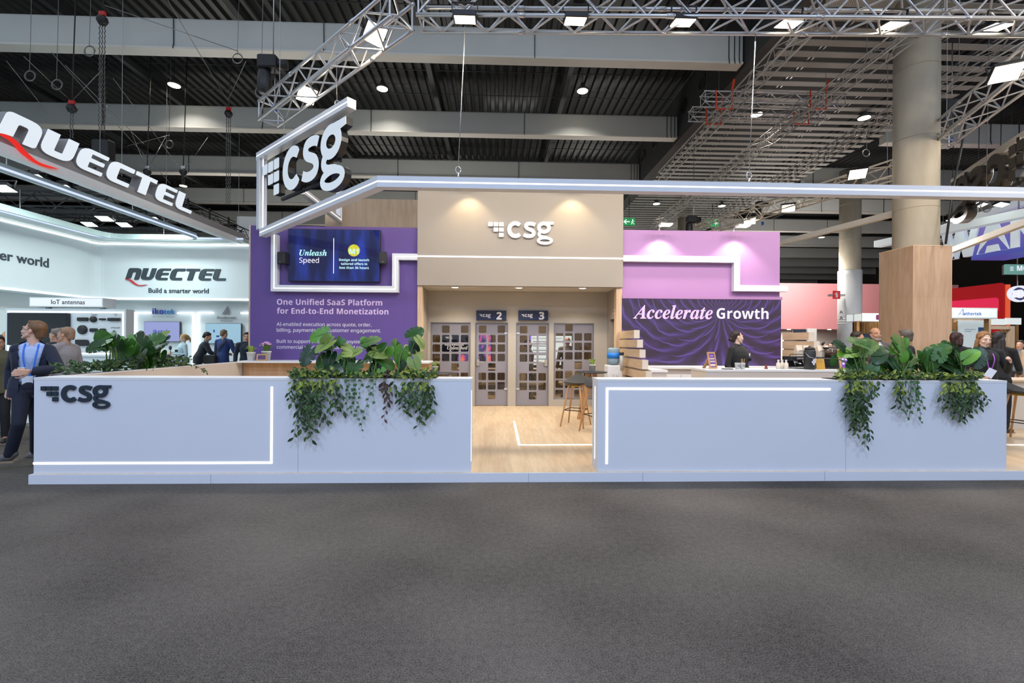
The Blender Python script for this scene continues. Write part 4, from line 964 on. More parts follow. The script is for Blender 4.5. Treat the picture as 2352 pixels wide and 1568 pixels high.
obj('body', MB().box(bx0, YBAR, FLOORZ, X_(2010, YBAR), YBAR + .55, zb - .03), CREAM, t); obj('worktop', MB().box(bx0 - .01, YBAR - .01, zb - .03, X_(2010, YBAR) + .01, YBAR + .56, zb), WHITE2, t)
def on(px, Y=7.1): return (X_(px, Y), Y, zb)
KRAFT = mat('kraft', rgb(214, 178, 132), .8, var=.1); CUP = mat('paper_white', (.82, .8, .76), .7, var=.03)
FRW = wood('frame_wood', rgb(212, 168, 120), rgb(186, 140, 94), 'Z', 12)
# menu stand
x, y, z = on(1639); t = thing('menu_stand', 'tilted wooden menu stand with a purple sheet at the left end of the bar', 'menu stand', (x, y, z)); t.rotation_euler = (0, 0, .35)
T = Matrix.Rotation(-.22, 4, 'X')
b = MB(); w_, h_ = .155, .27
for q in ((-w_ / 2, 0, w_ / 2, .025), (-w_ / 2, h_ - .025, w_ / 2, h_), (-w_ / 2, .025, -w_ / 2 + .02, h_ - .025), (w_ / 2 - .02, .025, w_ / 2, h_ - .025)): b.box(q[0], -.01, q[1], q[2], .008, q[3], T)
obj('frame', b, FRW, t, local=True); obj('back_leg', MB().bar((0, .05, h_ * .8), (0, .2, .005), .06, .012), FRW, t, local=True)
obj('sheet', MB().box(-w_ / 2 + .02, -.004, .025, w_ / 2 - .02, 0, h_ - .025, T), mat('sheet_purple', rgb(120, 78, 170), .5), t, local=True)
b = MB()
for r in range(2):
    for c in range(4): b.rbox(-.048 + c * .026, -.007, .15 - r * .045, -.03 + c * .026, -.0045, .175 - r * .045, .004, T)
b.box(-.03, -.007, .205, .03, -.0045, .212, T); b.box(-.05, -.007, .045, .05, -.0045, .075, T); obj('print', b, mat('print_cream', rgb(240, 214, 170), .6), t, local=True)
x, y, z = on(1671, 7.0); obj('tablet', MB().rbox(x - .075, y - .05, z, x + .075, y + .05, z + .012, .01), BLACKP, None, 'black tablet lying flat on the bar beside the menu stand', 'tablet')
for i, px in enumerate((1694, 1706)):
    x, y, z = on(px, 7.0); t = thing('paper_cup', 'white paper cup of wooden stirrers on the bar, %s one' % ('left', 'right')[i], 'cup', (x, y, z), 'paper cups on the bar')
    obj('cup', MB().lathe([(.030, 0), (.040, .10), (.041, .102), (.037, .1), (.03, .02), (0, .02)], 18), CUP, t, local=True); obj('print', MB().text('THE', frame((-.017, -.038, .05), (1, 0, 0), (0, -.1, 1)), .034, 'b', .001), BLACKP, t, local=True)
    if i == 1:
        b = MB()
        for k in range(9): a = k * 2.1; b.bar((.01 * math.cos(a), .01 * math.sin(a), .03), (.03 * math.cos(a), .02 * math.sin(a), .165), .008, .002)
        obj('stirrers', b, KRAFT, t, local=True)
x, y, z = on(1760, 7.15); obj('tamper', MB().lathe([(.026, 0), (.026, .02), (.012, .03), (.02, .045), (.022, .06), (0, .068)], 16, Matrix.Translation((x, y, z))), mat('tamper_brown', rgb(120, 50, 40), .35), None, 'small reddish tamper standing alone on the bar', 'tamper')
for i, px in enumerate((1788, 1797, 1806)):
    x, y, z = on(px, 7.15 + .06 * (i % 2)); t = thing('bottle', 'small cream bottle beside the coffee machine, %s of three' % ('left', 'middle', 'right')[i], 'bottle', (x, y, z), 'cream bottles on the bar')
    obj('body', MB().lathe([(.03, 0), (.032, .01), (.032, .085), (.014, .11), (.014, .125)], 14), mat('bottle_cream', rgb(232, 220, 200), .3), t, local=True); obj('cap', MB().lathe([(.016, .125), (.016, .145), (0, .146)], 12), CUP, t, local=True)
# espresso machine
x0, x1 = X_(1812, 7.25), X_(1866, 7.25); t = thing('espresso_machine', 'black and chrome espresso machine on the bar', 'coffee machine', ((x0 + x1) / 2, 7.25, zb))
obj('body', MB().rbox(x0, 7.2, zb + .13, x1, 7.43, zb + .20, .015).box(x0 + .02, 7.33, zb + .03, x1 - .02, 7.43, zb + .13), BLACKM, t); obj('drip_tray', MB().rbox(x0 + .01, 7.17, zb, x1 - .01, 7.43, zb + .03, .01), STEEL, t)
b = MB(); b.tube([(x0, 7.22, zb + .2), (x0, 7.22, zb + .235), (x1, 7.22, zb + .235), (x1, 7.22, zb + .2)], .006, 6); obj('rail', b, BLACKM, t)
for q in (.3, .7):
    xx = x0 + (x1 - x0) * q; b = MB(); b.lathe([(.03, 0), (.03, -.03), (.022, -.04)], 14, Matrix.Translation((xx, 7.25, zb + .13))); b.tube([(xx, 7.24, zb + .10), (xx, 7.12, zb + .085)], .011, 8); obj('group_head', b, STEEL, t)
b = MB()
for q in (.12, .5, .88): xx = x0 + (x1 - x0) * q; b.tube([(xx, 7.2, zb + .14), (xx + .01, 7.17, zb + .06)], .004, 5)
obj('steam_wand', b, STEEL, t); obj('lettering', MB().text('COFFEE', front(x0 + .1, 7.198, zb + .155), .12, 'b', .001), TW, t)
# black thermos
x, y, z = on(1860, 7.05); t = thing('thermos', 'tall black insulated pot with a wire handle on the bar', 'thermos', (x, y, z))
obj('body', MB().lathe([(.078, 0), (.082, .01), (.082, .29), (.07, .31)], 26), BLACKP, t, local=True); obj('lid', MB().lathe([(.072, .31), (.074, .335), (.05, .35), (.02, .352), (.02, .37), (0, .372)], 22), BLACKP, t, local=True)
b = MB(); b.tube([(-.084, 0, .28), (-.06, -.075, .20), (.02, -.1, .175), (.075, -.06, .21), (.084, 0, .28)], .005, 6); obj('handle', b, STEEL, t, local=True)
b = MB()
for cx_, cz_ in ((-.01, .12), (.025, .12), (.008, .15), (.03, .155), (.008, .09)): b.lathe([(.012, 0), (.018, 0), (.018, .002), (.012, .002)], 12, frame((cx_, -.083, cz_), (1, .12, 0), (0, 0, 1)))
obj('emblem', b, TW, t, local=True)
for i, px in enumerate((1836, 1849, 1884, 1893)):
    x, y, z = X_(px, 7.62), 7.62, zb + .18; w_ = .065
    t = thing('coffee_bag', 'cream coffee bag standing on the raised shelf, %s from the left' % ('first', 'second', 'third', 'fourth')[i], 'bag', (x, y, z), 'cream coffee bags behind the espresso machine')
    b = MB(); b.loft([[(-w_, -.04, 0), (w_, -.04, 0), (w_, .04, 0), (-w_, .04, 0)], [(-w_, -.045, .1), (w_, -.045, .1), (w_, .045, .1), (-w_, .045, .1)], [(-w_ * .95, -.006, .2), (w_ * .95, -.006, .2), (w_ * .95, .006, .2), (-w_ * .95, .006, .2)]])
    obj('bag', b, mat('bag_cream', rgb(224, 208, 186), .7, var=.08), t, local=True); obj('label', MB().text('COFFEE', front(-.035, -.047, .1), .07, 'b', .001), BLACKP, t, local=True)
t = thing('shelf', 'low raised shelf behind the espresso machine', 'shelf', on(1865, 7.6)); obj('board', MB().box(X_(1826, 7.62), 7.5, zb + .165, X_(1925, 7.62), 7.74, zb + .18), BLACKM, t)
for px in (1829, 1922): obj('leg', MB().box(X_(px, 7.62) - .01, 7.52, zb - .9, X_(px, 7.62) + .01, 7.72, zb + .165), BLACKM, t)
x, y, z = X_(1906, 7.6), 7.62, zb + .18; t = thing('bean_hopper', 'clear hopper full of brown coffee beans with a black lid', 'hopper', (x, y, z))
obj('glass_bin', MB().lathe([(.115, .0), (.122, .15)], 28), glassmat('hopper_glass', (.9, .88, .84), .06), t, local=True); obj('beans', MB().lathe([(0, .002), (.11, .002), (.115, .13), (0, .135)], 28), mat('beans', rgb(96, 62, 36), .5, var=.5, scale=60, bump=.5), t, local=True); obj('lid', MB().lathe([(.128, .15), (.128, .168), (0, .17)], 28), BLACKP, t, local=True)
x0, x1 = X_(1876, 7.3), X_(1928, 7.3); t = thing('grinder', 'black coffee grinder below the bean hopper', 'grinder', ((x0 + x1) / 2, 7.35, zb)); obj('body', MB().rbox(x0, 7.28, zb, x1, 7.46, zb + .17, .02), BLACKP, t); obj('tray', MB().rbox(x0 + .05, 7.2, zb, x1 - .05, 7.28, zb + .02, .01), BLACKM, t)
x, y, z = on(1886, 7.05); t = thing('price_card', 'ochre yellow card leaning by the thermos', 'card', (x, y, z)); T = Matrix.Rotation(-.2, 4, 'X'); obj('card', MB().box(-.07, -.004, 0, .07, 0, .17, T), mat('card_gold', rgb(206, 154, 58), .5), t, local=True); obj('print', MB().text('COFFEE', T @ front(-.045, -.005, .12), .09, 'b', .001), FRW, t, local=True)
x, y, z = X_(1950, 6.98), 6.98, zb; t = thing('menu_stand', 'wood framed purple menu half hidden by the leaves at the right end of the bar', 'menu stand', (x, y, z)); w_, h_ = .27, .33
b = MB()
for q in ((-w_ / 2, 0, w_ / 2, .03), (-w_ / 2, h_ - .03, w_ / 2, h_), (-w_ / 2, .03, -w_ / 2 + .025, h_ - .03), (w_ / 2 - .025, .03, w_ / 2, h_ - .03)): b.box(q[0], -.01, q[1], q[2], .01, q[3], T)
obj('frame', b, FRW, t, local=True); obj('sheet', MB().box(-w_ / 2 + .025, -.004, .03, w_ / 2 - .025, 0, h_ - .03, T), mat('sheet_purple', None), t, local=True)
b = MB()
for r in range(3):
    for c in range(4): b.rbox(-.095 + c * .05, -.007, .22 - r * .07, -.06 + c * .05, -.0045, .255 - r * .07, .006, T)
obj('print', b, mat('print_pale', rgb(230, 214, 240), .6), t, local=True)

# bar stools
def stool(loc, rz, label):
    t = thing('bar_stool', label, 'bar stool', loc, 'dark bar stools on oak legs', rz)
    b = MB(); n = 20; rings = []
    for k, (r, z) in enumerate(((.02, .735), (.14, .735), (.185, .75), (.205, .775), (.195, .782), (.16, .765), (.02, .755))):
        ring = []
        for j in range(n):
            a = 2 * PI * j / n; lift = max(0, math.sin(a)) ** 1.5 * .12 * max(0, (r - .12) / .08)
            ring.append((r * math.cos(a) * 1.08, r * math.sin(a), z + lift))
        rings.append(ring)
    b.smooth = True; b.loft(rings); obj('seat', b, mat('seat_charcoal', (.035, .034, .034), .5, var=.1), t, local=True)
    for a in (45, 135, 225, 315):
        c, s_ = math.cos(math.radians(a)), math.sin(math.radians(a)); l = MB(); l.tube([(.10 * c, .10 * s_, .74), (.145 * c, .145 * s_, .70), (.30 * c, .30 * s_, 0)], [.016, .019, .013], 8); obj('leg', l, FRW, t, local=True)
    k = .235; f = MB(); f.tube([(k * math.cos(math.radians(a)), k * math.sin(math.radians(a)), .29) for a in (45, 135, 225, 315, 405)], .008, 6); obj('footrest', f, BLACKM, t, local=True)
    obj('cushion', MB().lathe([(.0, .70), (.1, .70), (.11, .715), (.1, .735), (0, .735)], 18), mat('seat_ochre', rgb(186, 150, 40), .6), t, local=True); return t
p = atz(1308, 962, FLOORZ); s1 = stool((p.x, 8.05, FLOORZ), -.5, 'dark bar stool on oak legs nearest the glass doors')
p = atz(1360, 985, FLOORZ); s2 = dup(s1, (p.x + .02, 7.45, FLOORZ), .35, 'dark bar stool on oak legs half hidden by the right counter')
def bar_table(px, py, Y, label, r=.30):
    p = at(px, py, Y); t = thing('bar_table', label, 'table', (p.x, Y, FLOORZ), 'round black bar tables'); h = p.z - FLOORZ
    obj('tabletop', MB().lathe([(0, h - .022), (r - .01, h - .022), (r, h - .012), (r, h - .004), (r - .006, h), (0, h)], 40), mat('table_black', (.03, .03, .032), .35, var=.1), t, local=True)
    for a in (40, 140, 220, 320):
        c, s_ = math.cos(math.radians(a)), math.sin(math.radians(a)); l = MB(); l.bar((.08 * c, .08 * s_, h - .022), (.27 * c, .27 * s_, 0), .045, .045); obj('leg', l, FRW, t, local=True)
    f = MB(); f.bar((-.12, 0, h - .45), (.12, 0, h - .45), .03, .03); obj('stretcher', f, FRW, t, local=True); return p
TB = bar_table(1358, 853, 8.55, 'round black bar table with a potted plant behind the stools')
TB2 = bar_table(1006, 856, 8.3, 'round black bar table half hidden behind the left counter')
for px, lab, rz in ((1010, 'dark bar stool glimpsed past the right end of the left counter', 2.2),): pass

GRN = [mat('leaf_grass', rgb(96, 132, 52), .5, var=.25, scale=12), mat('leaf_lime', rgb(160, 186, 84), .5, var=.2, scale=12)]
def grass_pot(p, label, s=1.0, flowers=None, n=46):
    t = thing('potted_plant', label, 'plant', p); r = .06 * s
    obj('pot', MB().lathe([(r * .78, 0), (r, .115 * s), (r * 1.06, .115 * s), (r * 1.06, .13 * s), (r * .95, .13 * s), (r * .9, .11 * s), (0, .11 * s)], 22), CUP, t, local=True)
    rr_ = random.Random(int(p[0] * 1000)); b = MB()
    for i in range(n):
        a = rr_.uniform(0, 2 * PI); L = rr_.uniform(.08, .16) * s; sp = rr_.uniform(.15, 1.0); c, s_ = math.cos(a), math.sin(a); w_ = .006 * s
        q = [(.02 * s * c, .02 * s * s_, .11 * s), (.02 * s * c + L * .35 * sp * c, .02 * s * s_ + L * .35 * sp * s_, .11 * s + L * .75), (.02 * s * c + L * .95 * sp * c, .02 * s * s_ + L * .95 * sp * s_, .11 * s + L * (1.0 - .5 * sp))]
        vs = [(x_ - s_ * w_ * k, y_ + c * w_ * k, z_) for (x_, y_, z_), w2 in zip(q, (1, 1.2, .1)) for k in (-w2, w2)]
        b.add(vs, [(0, 1, 3, 2), (2, 3, 5, 4)])
    obj('foliage', b, GRN[0] if flowers else GRN[1], t, local=True)
    if flowers:
        f = MB()
        for i in range(60):
            a = rr_.uniform(0, 2 * PI); q = rr_.uniform(0, .085) * s; z_ = .2 * s + .05 * s * math.cos(q / (.085 * s) * 1.4) + rr_.uniform(-.01, .01)
            f.ball((q * math.cos(a), q * math.sin(a), z_), (.013 * s, .013 * s, .008 * s), 6, 4)
        obj('flowers', f, flowers, t, local=True)
    return t
grass_pot((TB.x + .0, 8.45, TB.z), 'small spiky green plant in a white pot on the round bar table', 1.05)
grass_pot((TB2.x - .05, 8.3, TB2.z), 'small pale green plant on the half hidden bar table', .9)
pz = Z_(580, 829, 9.15)
grass_pot((X_(577, 9.2), 9.2, zl), 'spiky green plant in a white pot at the left end of the ledge', 1.3)
grass_pot((X_(611, 9.28), 9.3, zl), 'pot of pink flowers behind the small wooden picture frame', 1.45, mat('petal_pink', rgb(226, 170, 214), .6, var=.2))
x = X_(601, 9.12); t = thing('picture_frame', 'small wooden picture frame on the ledge between two pots', 'picture frame', (x, 9.12, zl)); T = Matrix.Rotation(-.15, 4, 'X'); b = MB(); w_, h_ = .20, .135
for q in ((-w_ / 2, 0, w_ / 2, .025), (-w_ / 2, h_ - .025, w_ / 2, h_), (-w_ / 2, .025, -w_ / 2 + .025, h_ - .025), (w_ / 2 - .025, .025, w_ / 2, h_ - .025)): b.box(q[0], -.01, q[1], q[2], .008, q[3], T)
obj('frame', b, FRW, t, local=True); obj('picture', MB().box(-.078, -.004, .024, .078, 0, h_ - .024, T), mat('picture_violet', rgb(90, 70, 110), .5, var=.6, scale=40), t, local=True)
# water cooler
x, y = X_(1409, 9.0), 9.0; t = thing('water_cooler', 'white water cooler with a blue bottle beside the oak jamb', 'water cooler', (x, y, FLOORZ)); zc = Z_(1409, 838, 9.0) - FLOORZ
obj('body', MB().rbox(-.15, -.15, 0, .15, .15, zc, .03), WHITE2, t, local=True); obj('tap', MB().rbox(-.05, -.17, zc - .2, -.02, -.15, zc - .14, .006).rbox(.02, -.17, zc - .2, .05, -.15, zc - .14, .006), WHITE2, t, local=True)
BT = mat('bottle_blue', rgb(176, 206, 224), .1, var=.05, trans=.45)
obj('bottle', MB().lathe([(.04, 0), (.09, .015), (.118, .05), (.12, .1), (.114, .13), (.12, .16), (.12, .2), (.114, .23), (.12, .26), (.12, .31), (.10, .34), (0, .345)], 26, Matrix.Translation((0, 0, zc))), BT, t, local=True)
obj('label', MB().lathe([(.1215, .135), (.1215, .245)], 26, Matrix.Translation((0, 0, zc))), mat('label_blue', rgb(30, 130, 220), .4), t, local=True)
obj('cup_tube', MB().lathe([(.04, -.10), (.04, .2), (.0, .2)], 18, Matrix.Translation((.13, -.13, zc))), mat('tube_grey', rgb(190, 186, 178), .3), t, local=True); obj('tube_cap', MB().lathe([(.042, .2), (.042, .26), (0, .262)], 18, Matrix.Translation((.13, -.13, zc))), BLACKP, t, local=True)
# meeting room furniture
def office_chair(loc, rz, label, m):
    t = thing('meeting_chair', label, 'chair', loc, 'chairs in the meeting rooms', rz)
    obj('seat', MB().rbox(-.25, -.25, .42, .25, .25, .50, .06), m, t, local=True); b = MB(); b.rbox(-.24, .22, .5, .24, .29, .98, .03); obj('backrest', b, m, t, local=True); q = MB()
    for k in range(3): q.box(-.24, .288, .58 + k * .13, .24, .293, .59 + k * .13)
    obj('stitching', q, mat('stitch', (.4, .38, .34), .7), t, local=True)
    obj('post', MB().tube([(0, 0, .06), (0, 0, .42)], .03, 10), STEEL, t, local=True); b = MB()
    for a in range(5): b.bar((0, 0, .06), (.27 * math.cos(a * 1.257), .27 * math.sin(a * 1.257), .03), .04, .03)
    obj('base', b, STEEL, t, local=True); return t
CHW = mat('chair_cream', rgb(220, 210, 190), .5); CHB = mat('chair_black', (.03, .03, .03), .5)
c1 = office_chair((X_(1310, 11.2), 11.25, FLOORZ), PI + .1, 'cream quilted chair behind the right window', CHW)
dup(c1, (X_(1222, 11.3), 11.2, FLOORZ), 1.2, 'cream quilted chair behind the glass door under the sign 3'); dup(c1, (X_(1112, 11.4), 11.4, FLOORZ), 2.2, 'cream quilted chair behind the glass door under the sign 2'); dup(c1, (X_(1040, 11.4), 11.4, FLOORZ), 2.8, 'cream quilted chair behind the left window')
for xx, lab in ((X_(1268, 12.75), 'meeting table in the right meeting room'), (X_(1090, 12.4), 'meeting table in the left meeting room')):
    t = thing('meeting_table', lab, 'table', (xx, 12.78, FLOORZ)); obj('tabletop', MB().rbox(-.6, -.25, .71, .6, .25, .74, .03), WHITE2, t, local=True)
    for sx in (-.5, .5): obj('leg', MB().box(sx - .03, -.2, 0, sx + .03, .2, .71), DARKGREY, t, local=True)
# ---------------------------------------------------------------- plants
LEAF = {'d': mat('leaf_dark', rgb(30, 66, 22), .34, var=.35, scale=5), 'm': mat('leaf_mid', rgb(50, 96, 24), .38, var=.35, scale=5), 'b': mat('leaf_bright', rgb(90, 146, 38), .4, var=.3, scale=5), 'p': mat('leaf_pale', rgb(124, 146, 70), .45, var=.35, scale=14), 'e': mat('leaf_deep', rgb(24, 58, 32), .3, var=.3, scale=5)}
STEM = mat('stem_green', rgb(96, 128, 60), .5, var=.2); VINE = mat('vine_brown', rgb(66, 76, 44), .6, var=.2)
TRAIL = [mat('trail_dark', rgb(46, 70, 34), .45, var=.4, scale=20), mat('trail_mid', rgb(66, 96, 44), .45, var=.4, scale=20), mat('trail_lime', rgb(136, 152, 58), .5, var=.4, scale=20), mat('trail_brown', rgb(86, 64, 58), .6, var=.4, scale=20), mat('ivy_green', rgb(52, 98, 42), .45, var=.35, scale=20)]
SOIL = mat('soil', (.02, .014, .01), .9, var=.3)
pr = random.Random(11)
def monstera_leaf(mb, base, u, n, L, slots=True, fold=.18, droop=.35, wide=.5):
    """one leaf: heart outline cut into lobes, midrib fold and drooping tip"""
    u = Vector(u).normalized(); n = Vector(n); n = (n - u * n.dot(u)).normalized(); s = n.cross(u)
    K = 6; TH = [0, 24, 50, 78, 106, 134, 160]; RR = [1.0, .90, .76, .66, .60, .53, .34]
    TH = [math.radians(a) for a in TH]
    def P(x, y):   # x along midrib, y across (unit leaf); fold and droop
        z = fold * abs(y) - droop * max(0, x) ** 2 * .5 - .25 * y * y
        return Vector(base) + (u * x + s * y + n * z) * L
    for sg in (-1, 1):
        for i in range(K):
            m0 = max(0, .80 * (1 - i / (K - .2))); m1 = max(0, .80 * (1 - (i + 1) / (K - .2)))
            if i == 0: m0 = .86
            gap = .11 if slots and 0 < i < 5 else 0.0
            a0 = TH[i] + (TH[i + 1] - TH[i]) * (gap if i else 0); a1 = TH[i + 1] - (TH[i + 1] - TH[i]) * (gap if i < K - 1 else 0)
            r0, r1 = RR[i], RR[i + 1]; am = (a0 + a1) / 2; rm = (r0 + r1) / 2 * 1.03
            o = [(r0 * math.cos(a0) , r0 * math.sin(a0) * wide * 1.5), (rm * math.cos(am), rm * math.sin(am) * wide * 1.5), (r1 * math.cos(a1), r1 * math.sin(a1) * wide * 1.5)]
            A0, A1 = Vector((m0, 0)), Vector((m1, 0)); o = [Vector(q) for q in o]
            b0 = Vector((r0 * math.cos(TH[i]), r0 * math.sin(TH[i]) * wide * 1.5)); b1 = Vector((r1 * math.cos(TH[i + 1]), r1 * math.sin(TH[i + 1]) * wide * 1.5))
            k_ = .5; C0 = A0.lerp(b0, k_); C1 = A1.lerp(b1, k_); Cm = (A0.lerp(o[1], k_) + A1.lerp(o[1], k_)) / 2
            pts = [A0, A1, C0, Cm, C1, *o]
            vs = [P(q.x, sg * q.y) for q in pts]
            fs = [(0, 2, 3), (0, 3, 1), (1, 3, 4), (2, 5, 6, 3), (3, 6, 7, 4)]
            mb.add(vs, fs if sg > 0 else [tuple(reversed(f)) for f in fs])
def monstera(label, root, leaves, plane, z0=None, group='broad leaved plants on the counters'):
    """leaves: (px, py, size px, tip angle, material, slots)"""
    t = thing('monstera_plant', label, 'plant', root, group); by = {}; st = MB(); R = Vector(root); mid = MB()
    for (px, py, sz, ang, mk, sl) in leaves:
        c = plane(px, py) + Vector((0, pr.uniform(-.09, .09), 0)); sz = min(sz, 44 + (sz - 44) * .45) if sz > 44 else sz; L = sz * (c.y / F) * .80; a = math.radians(ang)
        u = Vector((math.cos(a), pr.uniform(-.45, .1), math.sin(a))).normalized(); n = Vector((pr.uniform(-.75, .75), -1, pr.uniform(.1, 1.3)))
        base = c - u * L * .38; mb = by.setdefault(mk, MB()); mb.smooth = True
        monstera_leaf(mb, base, u, n, L, sl, pr.uniform(.1, .28), pr.uniform(.2, .6), pr.uniform(.46, .58))
        rib = MB(); uu = u; nn = (n - u * n.dot(u)).normalized(); st.tube([base + uu * L * x_ + nn * L * (.012 - .0) for x_ in (0, .3, .6)], [.004, .003, .0015], 4, False) if L > .12 else None
        g = R + Vector((pr.uniform(-.07, .07), pr.uniform(-.05, .05), 0)); mm = (g + base) / 2 + Vector((pr.uniform(-.04, .04), 0, abs(base.z - g.z) * .18 + .03))
        st.tube(crom([g, mm, base], 4), [.008] * 4 + [.0065] * 4 + [.005], 6)
    for mk, mb in by.items(): obj('foliage', mb, LEAF[mk], t)
    obj('stems', st, STEM, t); return t
def ovate(mb, base, u, n, L, w=.42):
    u = Vector(u).normalized(); n = Vector(n); n = (n - u * n.dot(u)).normalized(); s = n.cross(u); B = Vector(base)
    row = [(0, 0), (.22, .75), (.5, 1), (.78, .62), (1, 0)]
    vs = [B + u * L * x + s * L * w * .5 * y * sg + n * L * (.10 * y - .18 * x * x) for sg in (0, 1, -1) for x, y in (row if sg else [(x, 0) for x, _ in row])]
    mb.add(vs, [(0, 1, 6), (1, 2, 7, 6), (2, 3, 8, 7), (3, 4, 8), (0, 11, 1), (1, 11, 12, 2), (2, 12, 13, 3), (3, 13, 4)])
def ivyleaf(mb, base, u, n, L):
    u = Vector(u).normalized(); n = Vector(n); n = (n - u * n.dot(u)).normalized(); s = n.cross(u); B = Vector(base)
    o = [(0, 0), (-.1, .32), (.18, .3), (.28, .58), (.5, .28), (1, 0), (.5, -.28), (.28, -.58), (.18, -.3), (-.1, -.32)]
    vs = [B + u * L * .35] + [B + u * L * x + s * L * y - n * L * .1 * abs(y) for x, y in o]
    mb.add(vs, [(0, i + 1, (i + 1) % 10 + 1) for i in range(10)])
def trailing(name, label, group, strands, kind=0, leaf=11, gap=7, ivy=False, edge=YF, px2=None, ztop=None):
    """strands: (px at the rim, px at the end, py of the end)"""
    zt = ztop; t = None; st = MB(); lv = {}
    for k, (xa, xb, ye) in enumerate(strands):
        a = at(xa, 868, edge - .02); e = at(xb, ye, edge - .05); H = zt - e.z
        if t is None: t = thing(name, label, 'plant', (a.x, edge, zt), group)
        pts = [Vector((a.x + pr.uniform(-.03, .03), edge + .12, zt + .005)), Vector((a.x, edge + .03, zt + .035)), Vector((a.x, edge - .035, zt - .01))]
        n_ = max(3, int(H / .07)); ph = pr.uniform(0, 6)
        for i in range(1, n_ + 1):
            q = i / n_; pts.append(Vector((a.x + (e.x - a.x) * q ** 1.4 + .018 * math.sin(ph + q * 7), edge - .035 - .03 * abs(math.sin(ph + q * 5)), zt - .01 - (H - .01) * q)))
        P = crom(pts, 3); st.tube(P, .0019, 4, False)
        acc = 0; step = gap * (.62 if not ivy else .8) * edge / F; sd = 1
        for i in range(1, len(P)):
            acc += (P[i] - P[i - 1]).length
            if acc > step:
                acc = 0; sd = -sd; dn = (P[i] - P[i - 1]).normalized()
                L = leaf * (.80 if ivy else 1.08) * edge / F * pr.uniform(.7, 1.3); u = Vector((sd * pr.uniform(.2, .9), pr.uniform(-.45, .05), 0)) + Vector((0, 0, -1)) * pr.uniform(.4, 1.1)
                if P[i].z > zt: u = Vector((pr.uniform(-1, 1), pr.uniform(-.8, .2), pr.uniform(.0, .7)))
                n = Vector((pr.uniform(-.6, .6), -1, pr.uniform(-.1, .9)))
                mk = kind if pr.random() < .66 else (1 if kind in (0, 2) else kind)
                if P[i].z > zt - .12 and pr.random() < .5 and kind < 3: mk = 2
                mb = lv.setdefault(mk, MB()); bp = P[i] + Vector((sd * .006, -.004, 0))
                ivyleaf(mb, bp, u, n, L) if ivy else ovate(mb, bp, u, n, L, pr.uniform(.38, .55))
    for mk, mb in lv.items(): obj('foliage', mb, TRAIL[mk], t)
    obj('stems', st, VINE, t); return t
def ground(name, label, pts_fn, n, leaf, kinds=(0, 1, 2)):
    lv = {}
    for i in range(n):
        p, h = pts_fn(); u = Vector((pr.uniform(-1, 1), pr.uniform(-1, .6), pr.uniform(-.1, .9))); q = p + Vector((0, 0, pr.uniform(0, h)))
        ovate(lv.setdefault(0, MB()), q, u, (pr.uniform(-.6, .6), -1, pr.uniform(.2, 1.2)), leaf * pr.uniform(.7, 1.3), pr.uniform(.4, .6))
    mb = lv[0]; nf = len(mb.f) // 8
    for i in range(nf):
        k = kinds[pr.randrange(len(kinds))]
        for j in range(8): mb.mi[i * 8 + j] = kinds.index(k)
    return obj(name, mb, [TRAIL[k] for k in kinds], None, label, 'plant', None, 'stuff')
# ---- left counter planter
PLF = lambda px, py: at(px, py, YF + .14)
def K3(x, y): return (640 + x * .185, 740 + y * .185)
def lv3(lst): return [(*K3(x, y), s * .185 * 1.18, a, m, sl) for x, y, s, a, m, sl in lst]
rootL = lambda px: (X_(px, YF + .15), YF + .15, ZT)
obj('planter_soil', MB().box(X_(668, YF), YF + .03, ZT, X_(1000, YF), YF + .27, ZT + .006), SOIL, None, 'dark strip of soil along the top of the left counter', 'soil', None, 'stuff')
monstera('broad leaved plant at the left end of the left counter planter', rootL(752), lv3([(500, 165, 240, 200, 'b', True), (590, 290, 260, 215, 'p', False), (380, 425, 250, 250, 'e', True), (525, 490, 160, 235, 'm', False), (640, 470, 180, 255, 'e', False), (745, 565, 190, 330, 'e', False), (610, 200, 120, 60, 'p', False), (560, 300, 200, 190, 'm', False)]), PLF)
monstera('broad leaved plant second from the left on the left counter', rootL(795), lv3([(775, 410, 200, 200, 'b', False), (790, 240, 130, 10, 'm', True), (870, 315, 130, 340, 'p', False), (935, 580, 220, 250, 'm', True), (900, 388, 120, 5, 'p', False), (990, 370, 150, 25, 'p', False), (840, 500, 140, 320, 'd', False), (740, 260, 120, 300, 'b', False)]), PLF)
monstera('broad leaved plant in the middle of the left counter', rootL(855), lv3([(1150, 220, 200, 20, 'm', True), (1120, 425, 230, 200, 'm', True), (1270, 365, 230, 350, 'p', False), (1190, 615, 170, 280, 'e', False), (1345, 515, 190, 320, 'm', False), (1220, 480, 190, 270, 'd', False), (1050, 240, 120, 120, 'b', False), (1300, 625, 110, 300, 'b', False), (1150, 350, 150, 170, 'd', False), (1310, 300, 120, 40, 'm', False)]), PLF)
monstera('broad leaved plant at the right of the left counter, reaching over the oak jamb', rootL(925), lv3([(1520, 430, 230, 260, 'b', False), (1425, 255, 100, 70, 'p', False), (1690, 360, 230, 320, 'p', True), (1690, 140, 190, 35, 'm', True), (1775, 250, 150, 310, 'p', False), (1705, 525, 170, 290, 'p', False), (1530, 545, 120, 230, 'e', False), (1640, 590, 110, 260, 'd', False), (1390, 350, 110, 60, 'b', False), (1670, 300, 130, 120, 'e', False), (1460, 330, 140, 300, 'm', False)]), PLF)
def gl():
    px = pr.uniform(664, 1000); d_ = min(px - 664, 1000 - px); w_ = (px < 780 or px > 930)
    p = at(px, 866, YF + pr.uniform(-.06, .24)); return Vector((p.x, p.y, ZT + .0)), (.09 if w_ else .04)
ground('ground_cover', 'low dense ground cover along the rim of the left counter planter', gl, 520, .055)
